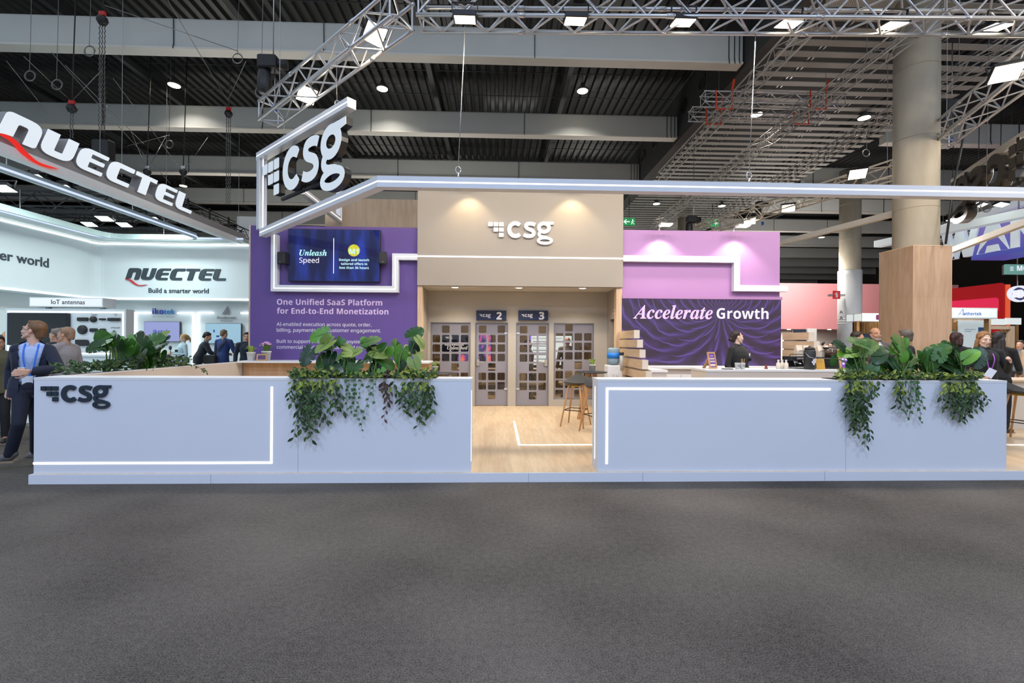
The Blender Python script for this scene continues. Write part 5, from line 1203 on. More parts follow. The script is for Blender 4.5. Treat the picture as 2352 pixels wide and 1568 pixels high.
K3s = lambda l: [(640 + a * .185, 640 + b * .185, 740 + c * .185) for a, b, c in l]
trailing('trailing_vine', 'densest trailing vine, hanging longest at the left end of the left planter', 'trailing vines over the counters', K3s([(180, 150, 1000), (250, 250, 1100), (260, 215, 1430), (300, 300, 1250), (340, 330, 1180), (380, 370, 1440), (400, 390, 1300), (430, 430, 1380), (470, 470, 1150), (500, 520, 1270), (540, 570, 1250), (560, 560, 950), (330, 420, 1480), (280, 240, 900), (450, 450, 950), (220, 170, 880), (600, 580, 880), (640, 650, 800), (360, 310, 1000), (480, 420, 1050), (320, 280, 1320)]), 0, 12.5, 8.5, ztop=ZT)
trailing('trailing_vine', 'thin trailing vine with few leaves, right of the densest one', 'trailing vines over the counters', K3s([(700, 660, 960), (720, 690, 1130), (730, 610, 1230), (760, 790, 1130), (750, 780, 1000), (690, 660, 870)]), 0, 13, 17, ztop=ZT)
trailing('ivy', 'ivy with small lobed leaves hanging in the middle of the left counter', 'strands of ivy over the counters', K3s([(850, 870, 1170), (890, 900, 1130), (930, 960, 1190), (960, 1000, 1120), (860, 850, 960), (1030, 1010, 950)]), 4, 9, 12, True, ztop=ZT)
trailing('ivy', 'single long strand of ivy curling left, right of the ivy clump on the left counter', 'strands of ivy over the counters', K3s([(1140, 1030, 1330), (1130, 1110, 900), (1160, 1200, 980), (1200, 1250, 840)]), 4, 9.5, 17, True, ztop=ZT)
trailing('trailing_vine', 'withered brown trailing strand on the left counter', 'trailing vines over the counters', K3s([(1320, 1370, 1000), (1340, 1330, 1200), (1330, 1400, 900), (1310, 1340, 800)]), 3, 12, 9, ztop=ZT)
trailing('trailing_vine', 'leafy trailing vine at the right end of the left planter', 'trailing vines over the counters', K3s([(1440, 1450, 880), (1560, 1540, 1080), (1600, 1590, 1000), (1640, 1600, 1120), (1660, 1660, 1060), (1700, 1740, 1220), (1720, 1720, 1000), (1760, 1790, 1060), (1800, 1810, 900), (1820, 1900, 1100), (1850, 1870, 1180), (1870, 1750, 1280), (1880, 1930, 1000), (1580, 1500, 980), (1680, 1640, 980), (1740, 1760, 1180), (1830, 1850, 1050)]), 0, 12, 9, ztop=ZT)
# ---- right counter planter
PRF = lambda px, py: at(px, py, YF + .14)
def lv6(lst): return [(1880 + x * .2423, 740 + y * .2423, s * .2423 * 1.02, a, m, sl) for x, y, s, a, m, sl in lst]
rootR = lambda px: (X_(px, YF + .15), YF + .15, ZR)
obj('planter_soil', MB().box(X_(1925, YF), YF + .03, ZR, X_(2255, YF), YF + .27, ZR + .006), SOIL, None, 'dark strip of soil along the top of the right counter', 'soil', None, 'stuff')
monstera('broad leaved plant at the left of the right counter, in front of the bald man', rootR(1985), lv6([(330, 190, 270, 160, 'm', True), (480, 235, 260, 20, 'p', True), (400, 300, 200, 200, 'm', True), (300, 295, 170, 185, 'b', True), (165, 370, 100, 240, 'm', False), (530, 335, 150, 230, 'd', False), (430, 440, 130, 280, 'b', False), (590, 430, 160, 300, 'm', False), (380, 350, 160, 220, 'd', False), (480, 430, 130, 60, 'm', False), (250, 220, 160, 150, 'd', True), (560, 260, 170, 10, 'd', False), (350, 430, 150, 230, 'd', False), (440, 210, 170, 60, 'm', True)]), PRF)
monstera('broad leaved plant with a large pale leaf, in front of the grey haired man', rootR(2070), lv6([(790, 235, 300, 330, 'p', True), (690, 430, 210, 300, 'e', False), (840, 195, 120, 60, 'b', False), (700, 260, 110, 240, 'b', False), (790, 430, 190, 200, 'd', False), (900, 345, 210, 30, 'm', False), (920, 410, 180, 310, 'd', False), (960, 310, 120, 70, 'm', False), (780, 330, 110, 270, 'b', False), (720, 200, 150, 120, 'm', True), (860, 270, 180, 320, 'm', True), (650, 400, 150, 310, 'd', False), (830, 470, 150, 280, 'e', False)]), PRF)
monstera('broad leaved plant in front of the oak clad column', rootR(2140), lv6([(1060, 370, 200, 250, 'm', False), (1130, 265, 260, 35, 'm', True), (1140, 430, 180, 170, 'e', False), (985, 530, 140, 200, 'e', False), (1040, 440, 140, 300, 'd', False), (1090, 330, 180, 60, 'd', False), (1180, 330, 170, 310, 'd', True), (1000, 330, 150, 120, 'm', False), (1090, 460, 170, 240, 'd', False), (1200, 410, 170, 330, 'd', False), (1110, 300, 150, 60, 'm', True)]), PRF)
monstera('broad leaved plant with big drooping dark leaves at the right end of the right counter', rootR(2200), lv6([(1290, 330, 320, 300, 'e', True), (1390, 310, 190, 45, 'b', False), (1450, 320, 230, 70, 'd', True), (1150, 600, 120, 210, 'd', False), (1280, 605, 260, 260, 'd', False), (1390, 540, 210, 290, 'm', False), (1400, 430, 150, 300, 'e', False), (1240, 410, 150, 180, 'd', False), (1330, 480, 130, 250, 'm', False), (1240, 250, 170, 110, 'm', True), (1300, 430, 170, 260, 'd', False), (1220, 530, 170, 230, 'd', False)]), PRF)
def gr():
    px = pr.uniform(1922, 2255); w_ = px < 2030
    p = at(px, 872, YF + pr.uniform(-.05, .24)); return Vector((p.x, p.y, ZR)), (.10 if w_ else .08)
ground('ground_cover', 'low lime green ground cover along the rim of the right counter planter', gr, 620, .055, (1, 2, 2, 0))
K6 = lambda l: [(1880 + a * .2423, 1880 + b * .2423, 740 + c * .2423) for a, b, c in l]
trailing('trailing_vine', 'long trailing vine hanging at the left end of the right planter', 'trailing vines over the counters', K6([(260, 250, 820), (290, 290, 870), (320, 330, 1000), (340, 350, 1050), (360, 380, 1000), (380, 440, 1180), (400, 430, 930), (350, 500, 1090), (300, 320, 920), (270, 260, 720), (410, 400, 800), (330, 400, 900)]), 0, 12, 8, ztop=ZR)
trailing('trailing_vine', 'short trailing vine beside the long one on the right counter', 'trailing vines over the counters', K6([(440, 440, 800), (470, 500, 700), (480, 470, 860), (560, 580, 610), (500, 540, 720)]), 0, 12, 13, ztop=ZR)
trailing('trailing_vine', 'small dark trailing vine in the middle of the right counter', 'trailing vines over the counters', K6([(720, 720, 680), (740, 750, 820), (770, 790, 830), (790, 810, 780), (730, 740, 760)]), 0, 14, 11, ztop=ZR)
trailing('ivy', 'ivy with small lobed leaves hanging in the middle of the right counter', 'strands of ivy over the counters', K6([(830, 860, 700), (870, 850, 900), (900, 920, 800), (940, 930, 700), (910, 960, 940), (930, 980, 800), (880, 830, 850)]), 4, 10, 13, True, ztop=ZR)
trailing('trailing_vine', 'bushy trailing vine at the right end of the right planter', 'trailing vines over the counters', K6([(1180, 1150, 720), (1200, 1180, 820), (1240, 1250, 850), (1280, 1290, 880), (1320, 1340, 930), (1360, 1350, 900), (1380, 1400, 890), (1400, 1410, 820), (1430, 1450, 820), (1450, 1500, 800), (1460, 1560, 780), (1470, 1600, 750), (1440, 1480, 740), (1300, 1300, 800), (1260, 1230, 780), (1350, 1370, 800), (1410, 1440, 760)]), 0, 12, 7.5, ztop=ZR)
# ---- planter on the left side wall
SX = SXI - .09
PSF = lambda px, py: atx(px, py, SX)
def lv2(lst): return [(150 + x * .2126, 740 + y * .2126, s * .2126 * 1.1, a, m, sl) for x, y, s, a, m, sl in lst]
def rootS(px): q = atx(px, 855, SX); return (SX, q.y, ZT)
obj('planter_soil', MB().box(XL + .03, YF + .35, ZT, SXI - .03, 7.9, ZT + .006), SOIL, None, 'dark strip of soil along the top of the side wall', 'soil', None, 'stuff')
monstera('tall broad leaved plant on the side wall, in front of the product board', rootS(262), lv2([(400, 200, 330, 195, 'm', True), (500, 230, 240, 330, 'd', True), (430, 180, 200, 120, 'm', False), (460, 480, 130, 270, 'm', False), (340, 270, 170, 200, 'd', True)]), PSF)
monstera('bushy broad leaved plant on the side wall, in front of the violet screen', rootS(330), lv2([(640, 300, 300, 200, 'm', True), (720, 400, 220, 250, 'd', False), (800, 250, 300, 330, 'd', True), (860, 390, 220, 270, 'd', False), (670, 260, 200, 290, 'b', False), (780, 500, 180, 250, 'm', False), (850, 310, 150, 50, 'b', False), (620, 370, 180, 210, 'e', True), (900, 480, 170, 290, 'm', False), (740, 330, 230, 230, 'm', False)]), PSF)
monstera('loose broad leaved plant on the side wall, nearest the white scooter', rootS(368), lv2([(1000, 200, 260, 20, 'm', True), (1030, 150, 160, 50, 'p', True), (1040, 390, 160, 260, 'd', False), (930, 520, 160, 280, 'm', False), (960, 230, 190, 200, 'd', True), (1010, 250, 150, 30, 'p', False)]), PSF)
def gs():
    q = pr.uniform(5.55, 7.75); return Vector((SX + pr.uniform(-.1, .1), q, ZT)), .13
ground('ground_cover', 'low green ground cover along the top of the side wall', gs, 620, .06, (0, 1, 1))
b = MB(); s_ = MB(); A = Vector((SXI - .02, 7.3, ZT + .03)); pts = [A, A + Vector((.08, .1, .03)), A + Vector((.13, .3, -.02)), A + Vector((.16, .5, -.1)), A + Vector((.17, .6, -.16))]
P = crom(pts, 5); s_.tube(P, .003, 4)
for i in range(1, len(P)): ovate(b, P[i], (pr.uniform(-.5, 1), pr.uniform(-.5, .5), pr.uniform(-.8, .3)), (0.6, -1, .5), .05, .5)
t = thing('trailing_vine', 'single sprig hanging over the inner edge of the side wall', 'plant', A, 'trailing vines over the counters'); obj('foliage', b, TRAIL[1], t); obj('stems', s_, VINE, t)
# ---------------------------------------------------------------- neighbouring stand on the left
QW = mat('neighbour_white', (.74, .785, .80), .45, var=.02, scale=2); QF = mat('neighbour_floor', (.62, .68, .66), .4, var=.03)
QDK = mat('neighbour_slate', rgb(52, 60, 68), .4, var=.03); QGR = mat('neighbour_grey', rgb(152, 150, 152), .5, var=.03)
QLED = emis('neighbour_led', (.9, .97, 1.0), 2.6); BLUEL = emis('neighbour_blue_led', (.55, .62, 1.0), 1.3)
structure('floor_neighbour', MB().box(-26, 3, 0, -8.5, 17.5, .07), QF, 'pale raised floor of the neighbouring stand')
# fascia walls
qx, qy = -13.3, 15.6; z0, z1 = 2.93, 4.80
ang = rounded([(-8.35, qy), (qx, qy), (qx, 4.0)], [0, .35, 0], 6)
ang = [p for p in ang]
def lwall(off, za, zb, th=.25):
    b = MB(); out = []
    P = rounded([(-8.35, qy + off), (qx - off, qy + off), (qx - off, 4.0)], [0, .35, 0], 6); P = P[P.index(max(P, key=lambda v: v.x)):] if False else P
    # open polyline from the right end round the corner to the near end
    P = [Vector((-8.35, qy + off))] + [p for p in rounded([(-8.35, qy + off), (qx - off, qy + off), (qx - off, 4.0)], [0, .35, 0], 6) if p.x < -8.36 and p.y > 4.01] + [Vector((qx - off, 4.0))]
    Q = [Vector((-8.35, qy + off + th))] + [Vector((p.x - th * .7, p.y + th * .7)) if (p.x > qx - off + .01 and p.y < qy + off - .01) else (Vector((p.x, p.y + th)) if p.y >= qy + off - .01 else Vector((p.x - th, p.y))) for p in P[1:-1]] + [Vector((qx - off - th, 4.0))]
    k = len(P); vs = [(p.x, p.y, z) for z in (za, zb) for p in P + Q]; n = 2 * k; fs = []
    for i in range(k - 1):
        fs += [(i, i + 1, n + i + 1, n + i), (k + i, n + k + i, n + k + i + 1, k + i + 1), (i, k + i, k + i + 1, i + 1), (n + i, n + i + 1, n + k + i + 1, n + k + i)]
    fs += [(0, n, n + k, k), (k - 1, 2 * k - 1, n + 2 * k - 1, n + k - 1)]
    return b.add(vs, fs)
wq = structure('wall_neighbour', lwall(0, z0, z1), QW, 'curved white upper wall of the neighbouring stand')
obj('lower_wall', lwall(.55, .07, z0 + .02), QW, wq); obj('soffit', lwall(.01, z0 - .02, z0, .6), QW, wq)
obj('cornice', lwall(-.35, z1 + .02, z1 + .16, .5), mat('neighbour_cornice', (.6, .68, .66), .5, var=.02), wq)
obj('light_strip', lwall(-.02, z1 - .05, z1 + .0, .03), QLED, wq); obj('light_strip', lwall(-.02, z0 - .0, z0 + .04, .03), QLED, wq); obj('light_strip', lwall(-.37, z1 + .10, z1 + .13, .03), BLUEL, wq)
def quec(mb, M, H, depth, shear=.32):
    """wide italic sign letters"""
    S = M @ Matrix(((H, shear * H, 0, 0), (0, H, 0, 0), (0, 0, 1, 0), (0, 0, 0, 1)))
    L = [([(0, .02), (0, .62), (.0, 1), (1.12, 1), (1.12, .0), (.74, 0), (.74, .66), (.42, .66), (.42, .12), (.2, .1)], [0, .3, .42, .42, .12, 0, .1, .1, .0, .1]),
         ([(0, 1), (.42, 1), (.42, .26), (.72, .26), (.72, 1), (1.1, 1), (1.1, 0), (0, 0)], [0, 0, .05, .05, 0, 0, .4, .4]),
         ([(0, 0), (0, 1), (1.12, 1), (1.12, .82), (.46, .82), (.46, .62), (1.04, .62), (1.04, .44), (.46, .44), (.46, .18), (1.08, .18), (1.08, 0)], [.4, .4, .04, .04, .03, .03, .04, .04, .03, .03, .04, .04]),
         ([(0, 0), (0, 1), (1.12, 1), (1.12, .78), (.46, .78), (.46, .2), (1.08, .2), (1.08, 0)], [.4, .4, .04, .04, .08, .08, .04, .04]),
         ([(0, 1), (1.12, 1), (1.12, .8), (.76, .8), (.76, 0), (.34, 0), (.34, .8), (0, .8)], [0, 0, .04, .02, 0, 0, .02, .04]),
         None, ([(0, 1), (.44, 1), (.44, .2), (1.12, .2), (1.12, 0), (0, 0)], [0, 0, .04, .04, .04, .42])]
    L[5] = L[2]; x = 0
    for lp, rd in L: mb.curve2d([[(p.x + x, p.y) for p in rounded(lp, rd, 5)]], depth, S); x += 1.22
    return 7 * 1.22 - .1 + shear
def swoosh(mb, M, H, depth):
    S = M @ Matrix.Diagonal((H, H, 1, 1)); top = crom([(-.02, -.02), (.22, .06), (.5, -.02), (.85, -.30), (1.2, -.46), (1.85, -.42)], 5); bot = crom([(1.85, -.42), (1.45, -.53), (1.05, -.52), (.7, -.38), (.35, -.1), (.12, -.04)], 5)
    mb.curve2d([[(p.x, p.y) for p in top + bot[1:]]], depth, S)
QH = .49; LEN = 5.13
k_ = LEN / (7 * 1.22 - .1 + .32) ; M = frame((-8.56, 8.05, 5.10), (0, 1, 0), (0, 0, 1)); Mk = M @ Matrix.Diagonal((k_ / QH, 1, 1, 1))
t = thing('sign_letters', 'huge lit white sign letters slanting along the grey beam of the neighbouring stand', 'sign', (-8.6, 10, 5.1))
b = MB(); quec(b, Mk @ Matrix.Translation((0, 0, -.24)), QH, .235); obj('letter_body', b, QGR, t)
b = MB(); quec(b, Mk, QH, .012); obj('letter_face', b, emis('sign_white', (.84, .92, 1.0), .78), t)
b = MB(); swoosh(b, Mk @ Matrix.Translation((0, 0, .02)), QH, .03); obj('swoosh', b, emis('sign_red', rgb(235, 40, 30), .85), t, 'red wave under the first letter')
t = thing('fascia_beam', 'long grey and white beam carrying the sign letters over the neighbouring stand', 'beam', (-8.7, 10, 4.8))
obj('lower_band', MB().box(-8.72, 3, 4.80, -8.55, 15.9, 4.98), emis('band_white', (.66, .74, .90), .70), t); obj('upper_band', MB().box(-9.0, 3, 4.98, -8.62, 15.9, 5.20), QGR, t)
b = MB()
for i in range(12): y = 4.5 + i; b.box(-9.0, y, 5.12, -8.96, y + .04, 5.7)
b.box(-9.0, 3, 5.6, -8.96, 15.9, 5.64); obj('support', b, BLACKM, t)
# hanging ring of light
b = MB(); RP = rounded([(-9.32, 14.75), (-12.2, 14.75), (-12.2, 4.2), (-9.32, 4.2)], [.5, .5, .5, .5], 8)
t = thing('ring_light', 'large rounded loop of light hanging over the neighbouring stand', 'light', (-10.7, 9, 4.75))
b = MB(); k = len(RP); vs = []
RI = rounded([(-9.40, 14.67), (-12.12, 14.67), (-12.12, 4.28), (-9.40, 4.28)], [.44] * 4, 8)
for z in (4.74, 4.90):
    vs += [(p.x, p.y, z) for p in RP] + [(p.x, p.y, z) for p in RI]
n = 2 * k; fs = []
for i in range(k):
    j = (i + 1) % k; fs += [(i, j, n + j, n + i), (k + i, n + k + i, n + k + j, k + j), (i, k + i, k + j, j), (n + i, n + j, n + k + j, n + k + i)]
b.add(vs, fs); obj('profile', b, mat('ring_profile', (.6, .72, .70), .4), t)
b = MB(); b.tube([(p.x + (.012 if p.x > -10.7 else -.012), p.y, 4.80) for p in RP] + [(RP[0].x + .012, RP[0].y, 4.80)], .02, 6); obj('light_strip', b, BLUEL, t)
b = MB()
for (x, y) in ((-9.36, 6), (-9.36, 9), (-9.36, 12), (-10.5, 14.7), (-12.15, 12), (-12.15, 8)): b.tube([(x, y, 4.9), (x, y, 5.4)], .012, 4)
obj('hanger', b, STEEL, t)
BT_ = mat('truss_black', (.03, .032, .034), .45, metal=.4)
truss('lighting_truss', (-19, 12.8, 5.35), (-9.75, 12.8, 5.35), .40, 'black truss across the neighbouring stand, nearer one', BT_, .026, .5, 'black trusses of the neighbouring stand')
truss('lighting_truss', (-19, 15.3, 5.4), (-9.75, 15.3, 5.4), .40, 'black truss across the neighbouring stand, farther one', BT_, .026, .5, 'black trusses of the neighbouring stand')
truss('lighting_truss', (-9.4, 10.9, 5.5), (-9.3, 17.5, 5.45), .34, 'black truss behind the last sign letters', BT_, .022, .4, 'black trusses of the neighbouring stand')
truss('lighting_truss', (-14.4, 5, 5.85), (-13.4, 12.5, 5.85), .40, 'black truss running back along the left side of the neighbouring stand', BT_, .026, .5, 'black trusses of the neighbouring stand')
lbl = ['lit cool floodlight over the neighbouring stand, %s' % q for q in ('below the gap after the first sign letter', 'below the second sign letter', 'at the left edge of the picture', 'left of the tip of the light loop', 'right above the tip of the light loop', 'low on the farther truss', 'lowest on the farther truss, right')]
for (px, py, Y, l_) in zip((82, 147, 8, 240, 350, 205, 285), (409, 432, 433, 502, 504, 515, 516), (10.2, 11.4, 10, 13.0, 13.0, 14.9, 14.9), lbl):
    p = at(px, py, Y); flood(p, -.3, 0, l_, True, .34, .24); 
for (x, y) in ((-11, 8), (-11, 11.5), (-10.5, 14), (-15, 9)):
    lamp('neighbour_beam', 'AREA', (x, y, 5.1), 75, (.82, 1.0, 1.0), .4)
# wall lettering
b = MB(); a = at(289, 642, qy); k2 = (X_(525, qy) - a.x) / (7 * 1.22 - .1 + .32); quec(b, front(a.x, qy - .002, a.z), k2, .03); t = thing('wall_logo', 'dark wide italic logo on the white upper wall of the neighbouring stand', 'sign', (a.x, qy, a.z)); obj('lettering', b, QDK, t)
b = MB(); swoosh(b, front(a.x, qy - .005, a.z), k2, .03); obj('swoosh', b, mat('swoosh_red', rgb(196, 40, 50), .4), t, 'red wave under the first letter')
b = MB(); b.ptext('Build a smarter world', 341.5, 479.5, 672, qy - .002, None, .012, .012); obj('lettering', b, QDK, wq)
b = MB(); b.text('Build a smarter world', frame((qx + .004, 13.95, 3.71), (0, 1, 0), (0, 0, 1)), 3.35, None, .012, .014, 2); obj('lettering', b, QDK, wq)
# product tower
YT_ = 11.0
t = thing('product_wall', 'white free standing display wall with rows of black devices', 'display', (X_(150, YT_), YT_, .07))
xa, xb = X_(12, YT_), X_(289, YT_); za, zb_ = Z_(150, 818, YT_), Z_(150, 709, YT_)
obj('panel', MB().box(xa, YT_, za, xb, YT_ + .24, zb_), QW, t); obj('base', MB().box(xa + .3, YT_ + .06, .07, xb - .3, YT_ + .2, za), QW, t)
m = MB(); i_ = .06
for q in ((xa + .05, zb_ - .09, xb - .05, zb_ - .06), (xa + .05, za + .05, xb - .05, za + .08), (xa + .05, za + .05, xa + .08, zb_ - .06), (xb - .08, za + .05, xb - .05, zb_ - .06)): m.box(q[0], YT_ - .006, q[1], q[2], YT_ + .002, q[3])
obj('light_strip', m, QLED, t)
def pr_(px, py, w_, h_, kind=0):
    p = at(px, py, YT_); w2, h2 = w_ * YT_ / F / 2, h_ * YT_ / F / 2; b = MB()
    if kind == 0: b.rbox(-w2, -h2, 0, w2, h2, .05, h2 * .5, frame((p.x, YT_, p.z), (1, 0, 0), (0, 0, 1)))
    elif kind == 1: b.lathe([(w2, 0), (w2, .04), (w2 * .8, .06), (0, .06)], 24, frame((p.x, YT_, p.z), (1, 0, 0), (0, 0, 1)))
    else: b.prism(rounded([(-w2, -h2), (w2, -h2), (w2, h2), (-w2, h2)], [.01, h2 * .95, h2 * .95, .01], 6), .05, frame((p.x, YT_, p.z), (1, 0, 0), (0, 0, 1)))
    return b
rows = [(192, 733, 23, 8, 0), (216, 733, 14, 10, 1), (237, 733, 13, 4, 0), (264, 733.5, 27, 7, 0), (191, 757, 20, 17, 1), (217, 758, 16, 8, 0), (238, 759, 12, 9, 0), (264, 761, 3, 4, 0), (191, 787, 27, 14, 2), (222, 790, 18, 10, 0), (262, 790, 12, 5, 0)]
lab = ['rounded', 'round', 'small', 'long', 'large round', 'flat', 'square', 'tiny', 'bullet shaped', 'hidden flat', 'lowest small']
for (r_, l_) in zip(rows, lab): obj('device', pr_(*r_), BLACKP, t)
m = MB(); m.ptext('Combo', 209, 223.5, 724, YT_ - .001, None); m.ptext('5G', 263, 268.5, 724, YT_ - .001, None); m.ptext('LPWA-ISM', 255, 275, 754, YT_ - .001, None); obj('lettering', m, QDK, t)
display('television', 'large dark television on the display wall behind the walking man', X_(15.5, YT_ - .1), Z_(80, 791.5, YT_ - .1), X_(152, YT_ - .1), Z_(80, 719.5, YT_ - .1), YT_ - .09, mat('screen_off', (.012, .014, .018), .08, var=0), 'television', .085)
xa, xb = X_(72, YT_), X_(240, YT_); za, zb_ = Z_(150, 705, YT_), Z_(150, 683.5, YT_)
t = thing('light_box', 'white light box reading IoT antennas above the display wall', 'sign', ((xa + xb) / 2, YT_, za)); obj('box', MB().box(xa, YT_ - .05, za, xb, YT_ + .32, zb_), QW, t); obj('face', MB().box(xa + .02, YT_ - .056, za + .02, xb - .02, YT_ - .05, zb_ - .02), emis('box_white', (.86, .92, .96), .75), t)
m = MB(); m.ptext('IoT antennas', 117.5, 195, 698, YT_ - .06, None, .002, .01); obj('lettering', m, QDK, t)
m = MB()
for px in (100, 226): x = X_(px, YT_); m.box(x - .04, YT_ + .08, za - .06, x + .04, YT_ + .16, za)
obj('foot', m, QW, t)
# niches at the back
YN = 16.12
for k, (pa, pb, l_) in enumerate(((309, 445, 'white light outline around the violet screen at the back of the neighbouring stand'), (453, 590, 'white light outline around the pale blue screen at the back of the neighbouring stand'))):
    xa, xb = X_(pa, YN), X_(pb, YN); za, zb_ = .3, Z_(pa, 717, YN); m = MB(); g = .035; mid = (xa + xb) / 2
    m.box(xa, YN - .03, za, xa + g, YN, zb_).box(xb - g, YN - .03, za, xb, YN, zb_).box(xa, YN - .03, zb_ - g, xa + .55, YN, zb_).box(xb - .55, YN - .03, zb_ - g, xb, YN, zb_)
    obj('light_outline', m, QLED, None, l_, 'light', 'light outlines of the neighbouring stand')
t = thing('niche_sign', 'blue and violet wordmark above the violet screen', 'sign', at(375, 721, YN)); b = MB(); b.ptext('iko', 350.5, 376, 721, YN - .03, 'b', .02); obj('lettering', b, mat('iko_blue', rgb(50, 60, 160), .4), t); b = MB(); b.ptext('tek', 377, 401.5, 721, YN - .03, 'b', .02); obj('lettering', b, mat('iko_cyan', rgb(40, 130, 200), .4), t); b = MB(); b.ptext('Your Trusted IoT ODM Partner', 350, 401, 728, YN - .03, None); obj('lettering', b, QDK, t)
t = thing('niche_sign', 'slanted stripe emblem and small wordmark above the pale blue screen', 'sign', at(520, 730, YN)); b = MB()
for i in range(6): a = at(511 + i * 3.2, 722, YN); e = at(524 + min(i, 4) * 1.0, 703.5 + i * 2.6, YN); b.bar((a.x, YN - .02, a.z), (e.x, YN - .02, e.z), .02, .022, (0, 1, 0))
b.ptext('Acceleronix', 498, 543, 731.5, YN - .03, None, .02, .01); obj('lettering', b, QGR, t); b = MB(); b.ptext('Accelerate IoT', 507, 535, 738, YN - .03, None); obj('lettering', b, QDK, t)
vs_ = emis('screen_violet', rgb(150, 156, 206), .75)
tt, s_ = display('television', 'violet screen with a blue wordmark at the back of the neighbouring stand', X_(331, YN - .1), Z_(370, 783.5, YN - .1), X_(412, YN - .1), Z_(370, 739, YN - .1), YN - .1, vs_, 'television', .08)
b = MB(); b.ptext('ikotek', 352, 388, 765, YN - .105, 'b'); obj('lettering', b, mat('iko_blue', None), tt)
tt, s_ = display('television', 'pale blue screen at the back of the neighbouring stand', X_(473, YN - .1), Z_(512, 788, YN - .1), X_(553, YN - .1), Z_(512, 743, YN - .1), YN - .1, emis('screen_sky', rgb(150, 186, 206), .8), 'television', .08)
b = MB(); a = at(490, 763, YN - .1); b.box(a.x, YN - .106, a.z, a.x + .05, YN - .103, a.z + .09); a = at(497, 774, YN - .1); b.box(a.x, YN - .106, a.z, a.x + .1, YN - .103, a.z + .06); obj('icon', b, mat('iko_blue', None), tt)
# counters, chairs, table, scooter of the neighbouring stand
def qcounter(pa, pb, py, Y, label, d=.6):
    xa, xb = X_(pa, Y), X_(pb, Y); z = Z_((pa + pb) / 2, py, Y); t = thing('display_counter', label, 'counter', ((xa + xb) / 2, Y, .07), 'white display counters of the neighbouring stand')
    obj('top', MB().rbox(xa - .03, Y - .03, z - .04, xb + .03, Y + d + .03, z, .04), QW, t); obj('body', MB().box(xa, Y, .07, xb, Y + d, z - .04), QW, t)
qcounter(452, 600, 828, 14.6, 'white display counter where the men in suits lean'); qcounter(310, 400, 829, 15.2, 'white display counter under the violet screen')
def qchair(loc, rz, label):
    t = thing('shell_chair', label, 'chair', loc, 'white shell chairs of the neighbouring stand', rz); b = MB(); rings = []
    for k in range(9):
        q = k / 8; y = -.20 + .42 * min(1, q * 1.7); z = .45 - .03 * math.sin(q * PI) + max(0, q - .55) * .92; w_ = .24 - .05 * max(0, q - .6) * 2
        rings.append([(w_ * c, y + .05 * c * c * (-1 if q > .5 else 0), z + .05 * c * c * (1 if q < .5 else .2)) for c in (-1, -.6, 0, .6, 1)] + [(w_ * c, y + .02 + .05 * c * c * (-1 if q > .5 else 0), z - .02 + .05 * c * c * (1 if q < .5 else .2)) for c in (1, .6, 0, -.6, -1)])
    b.smooth = True; b.loft(rings); obj('seat', b, mat('shell_white', (.8, .84, .84), .3, var=.02), t, local=True)
    for sx, sy in ((-1, -1), (1, -1), (-1, 1), (1, 1)): obj('leg', MB().tube([(sx * .12, sy * .1, .43), (sx * .2, sy * .2, 0)], [.016, .01], 8), STEEL, t, local=True)
    return t
p = at(12, 860, 9.2); c0 = qchair((X_(14, 9.3), 9.3, .07), 2.2, 'white shell chair at the left edge of the picture, left of the walking man')
dup(c0, (X_(168, 9.6), 9.6, .07), -2.0, 'white shell chair behind the plants on the side wall, left one'); dup(c0, (X_(248, 9.3), 9.3, 0), 2.0, 'white shell chair behind the plants on the side wall, middle one'); dup(c0, (X_(285, 10.0), 10.0, 0), 2.6, 'white shell chair behind the plants on the side wall, right one')
for (x, y, l_) in ((X_(30, 10.2), 10.2, 'round white table behind the walking man'), (X_(200, 10.4), 10.4, 'round white table behind the plants on the side wall')):
    t = thing('round_table', l_, 'table', (x, y, .07)); obj('tabletop', MB().lathe([(0, .72), (.42, .72), (.43, .735), (.42, .75), (0, .75)], 32), QW, t, local=True); obj('post', MB().lathe([(.25, 0), (.25, .02), (.04, .05), (.035, .72)], 20), QW, t, local=True)
x, y = X_(408, 12.6), 12.6; t = thing('scooter', 'white scooter with a round black headlamp in the neighbouring stand', 'scooter', (x, y, .07)); t.rotation_euler = (0, 0, -.5)
WS = mat('scooter_white', (.78, .8, .8), .3)
b = MB(); b.loft([[(q[0] * .17, q[1] * .11 + yo, z) for q in ((-1, -.6), (0, -1), (1, -.6), (1, .6), (0, 1), (-1, .6))] for yo, z in ((-.35, .3), (-.30, .6), (-.2, .85), (-.12, 1.0))]); b.rbox(-.17, -.35, .25, .17, .7, .34, .06); b.rbox(-.17, .25, .34, .17, .85, .72, .1); obj('body', b, WS, t, local=True)
obj('headlamp', MB().ball((.0, -.26, 1.0), (.15, .13, .14), 18, 12), BLACKP, t, local=True); b = MB(); b.tube([(-.36, -.02, 1.12), (-.2, -.1, 1.06), (.2, -.1, 1.06), (.36, -.02, 1.12)], .018, 8); obj('handlebar', b, BLACKM, t, local=True)
for yy_ in (-.5, .62): obj('wheel', MB().lathe([(.1, -.05), (.23, -.06), (.25, 0), (.23, .06), (.1, .05)], 24, Matrix.Translation((0, yy_, .25)) @ Matrix.Rotation(PI / 2, 4, 'Y')), BLACKP, t, local=True)
obj('saddle', MB().rbox(-.14, .2, .72, .14, .8, .80, .08), BLACKP, t, local=True); obj('mirror', MB().lathe([(0, 0), (.06, .0), (.06, .02), (0, .02)], 16, frame((-.3, -.02, 1.3), (1, 0, 0), (0, 0, 1))).tube([(-.28, -.03, 1.12), (-.3, -.02, 1.26)], .007, 5), BLACKP, t, local=True)
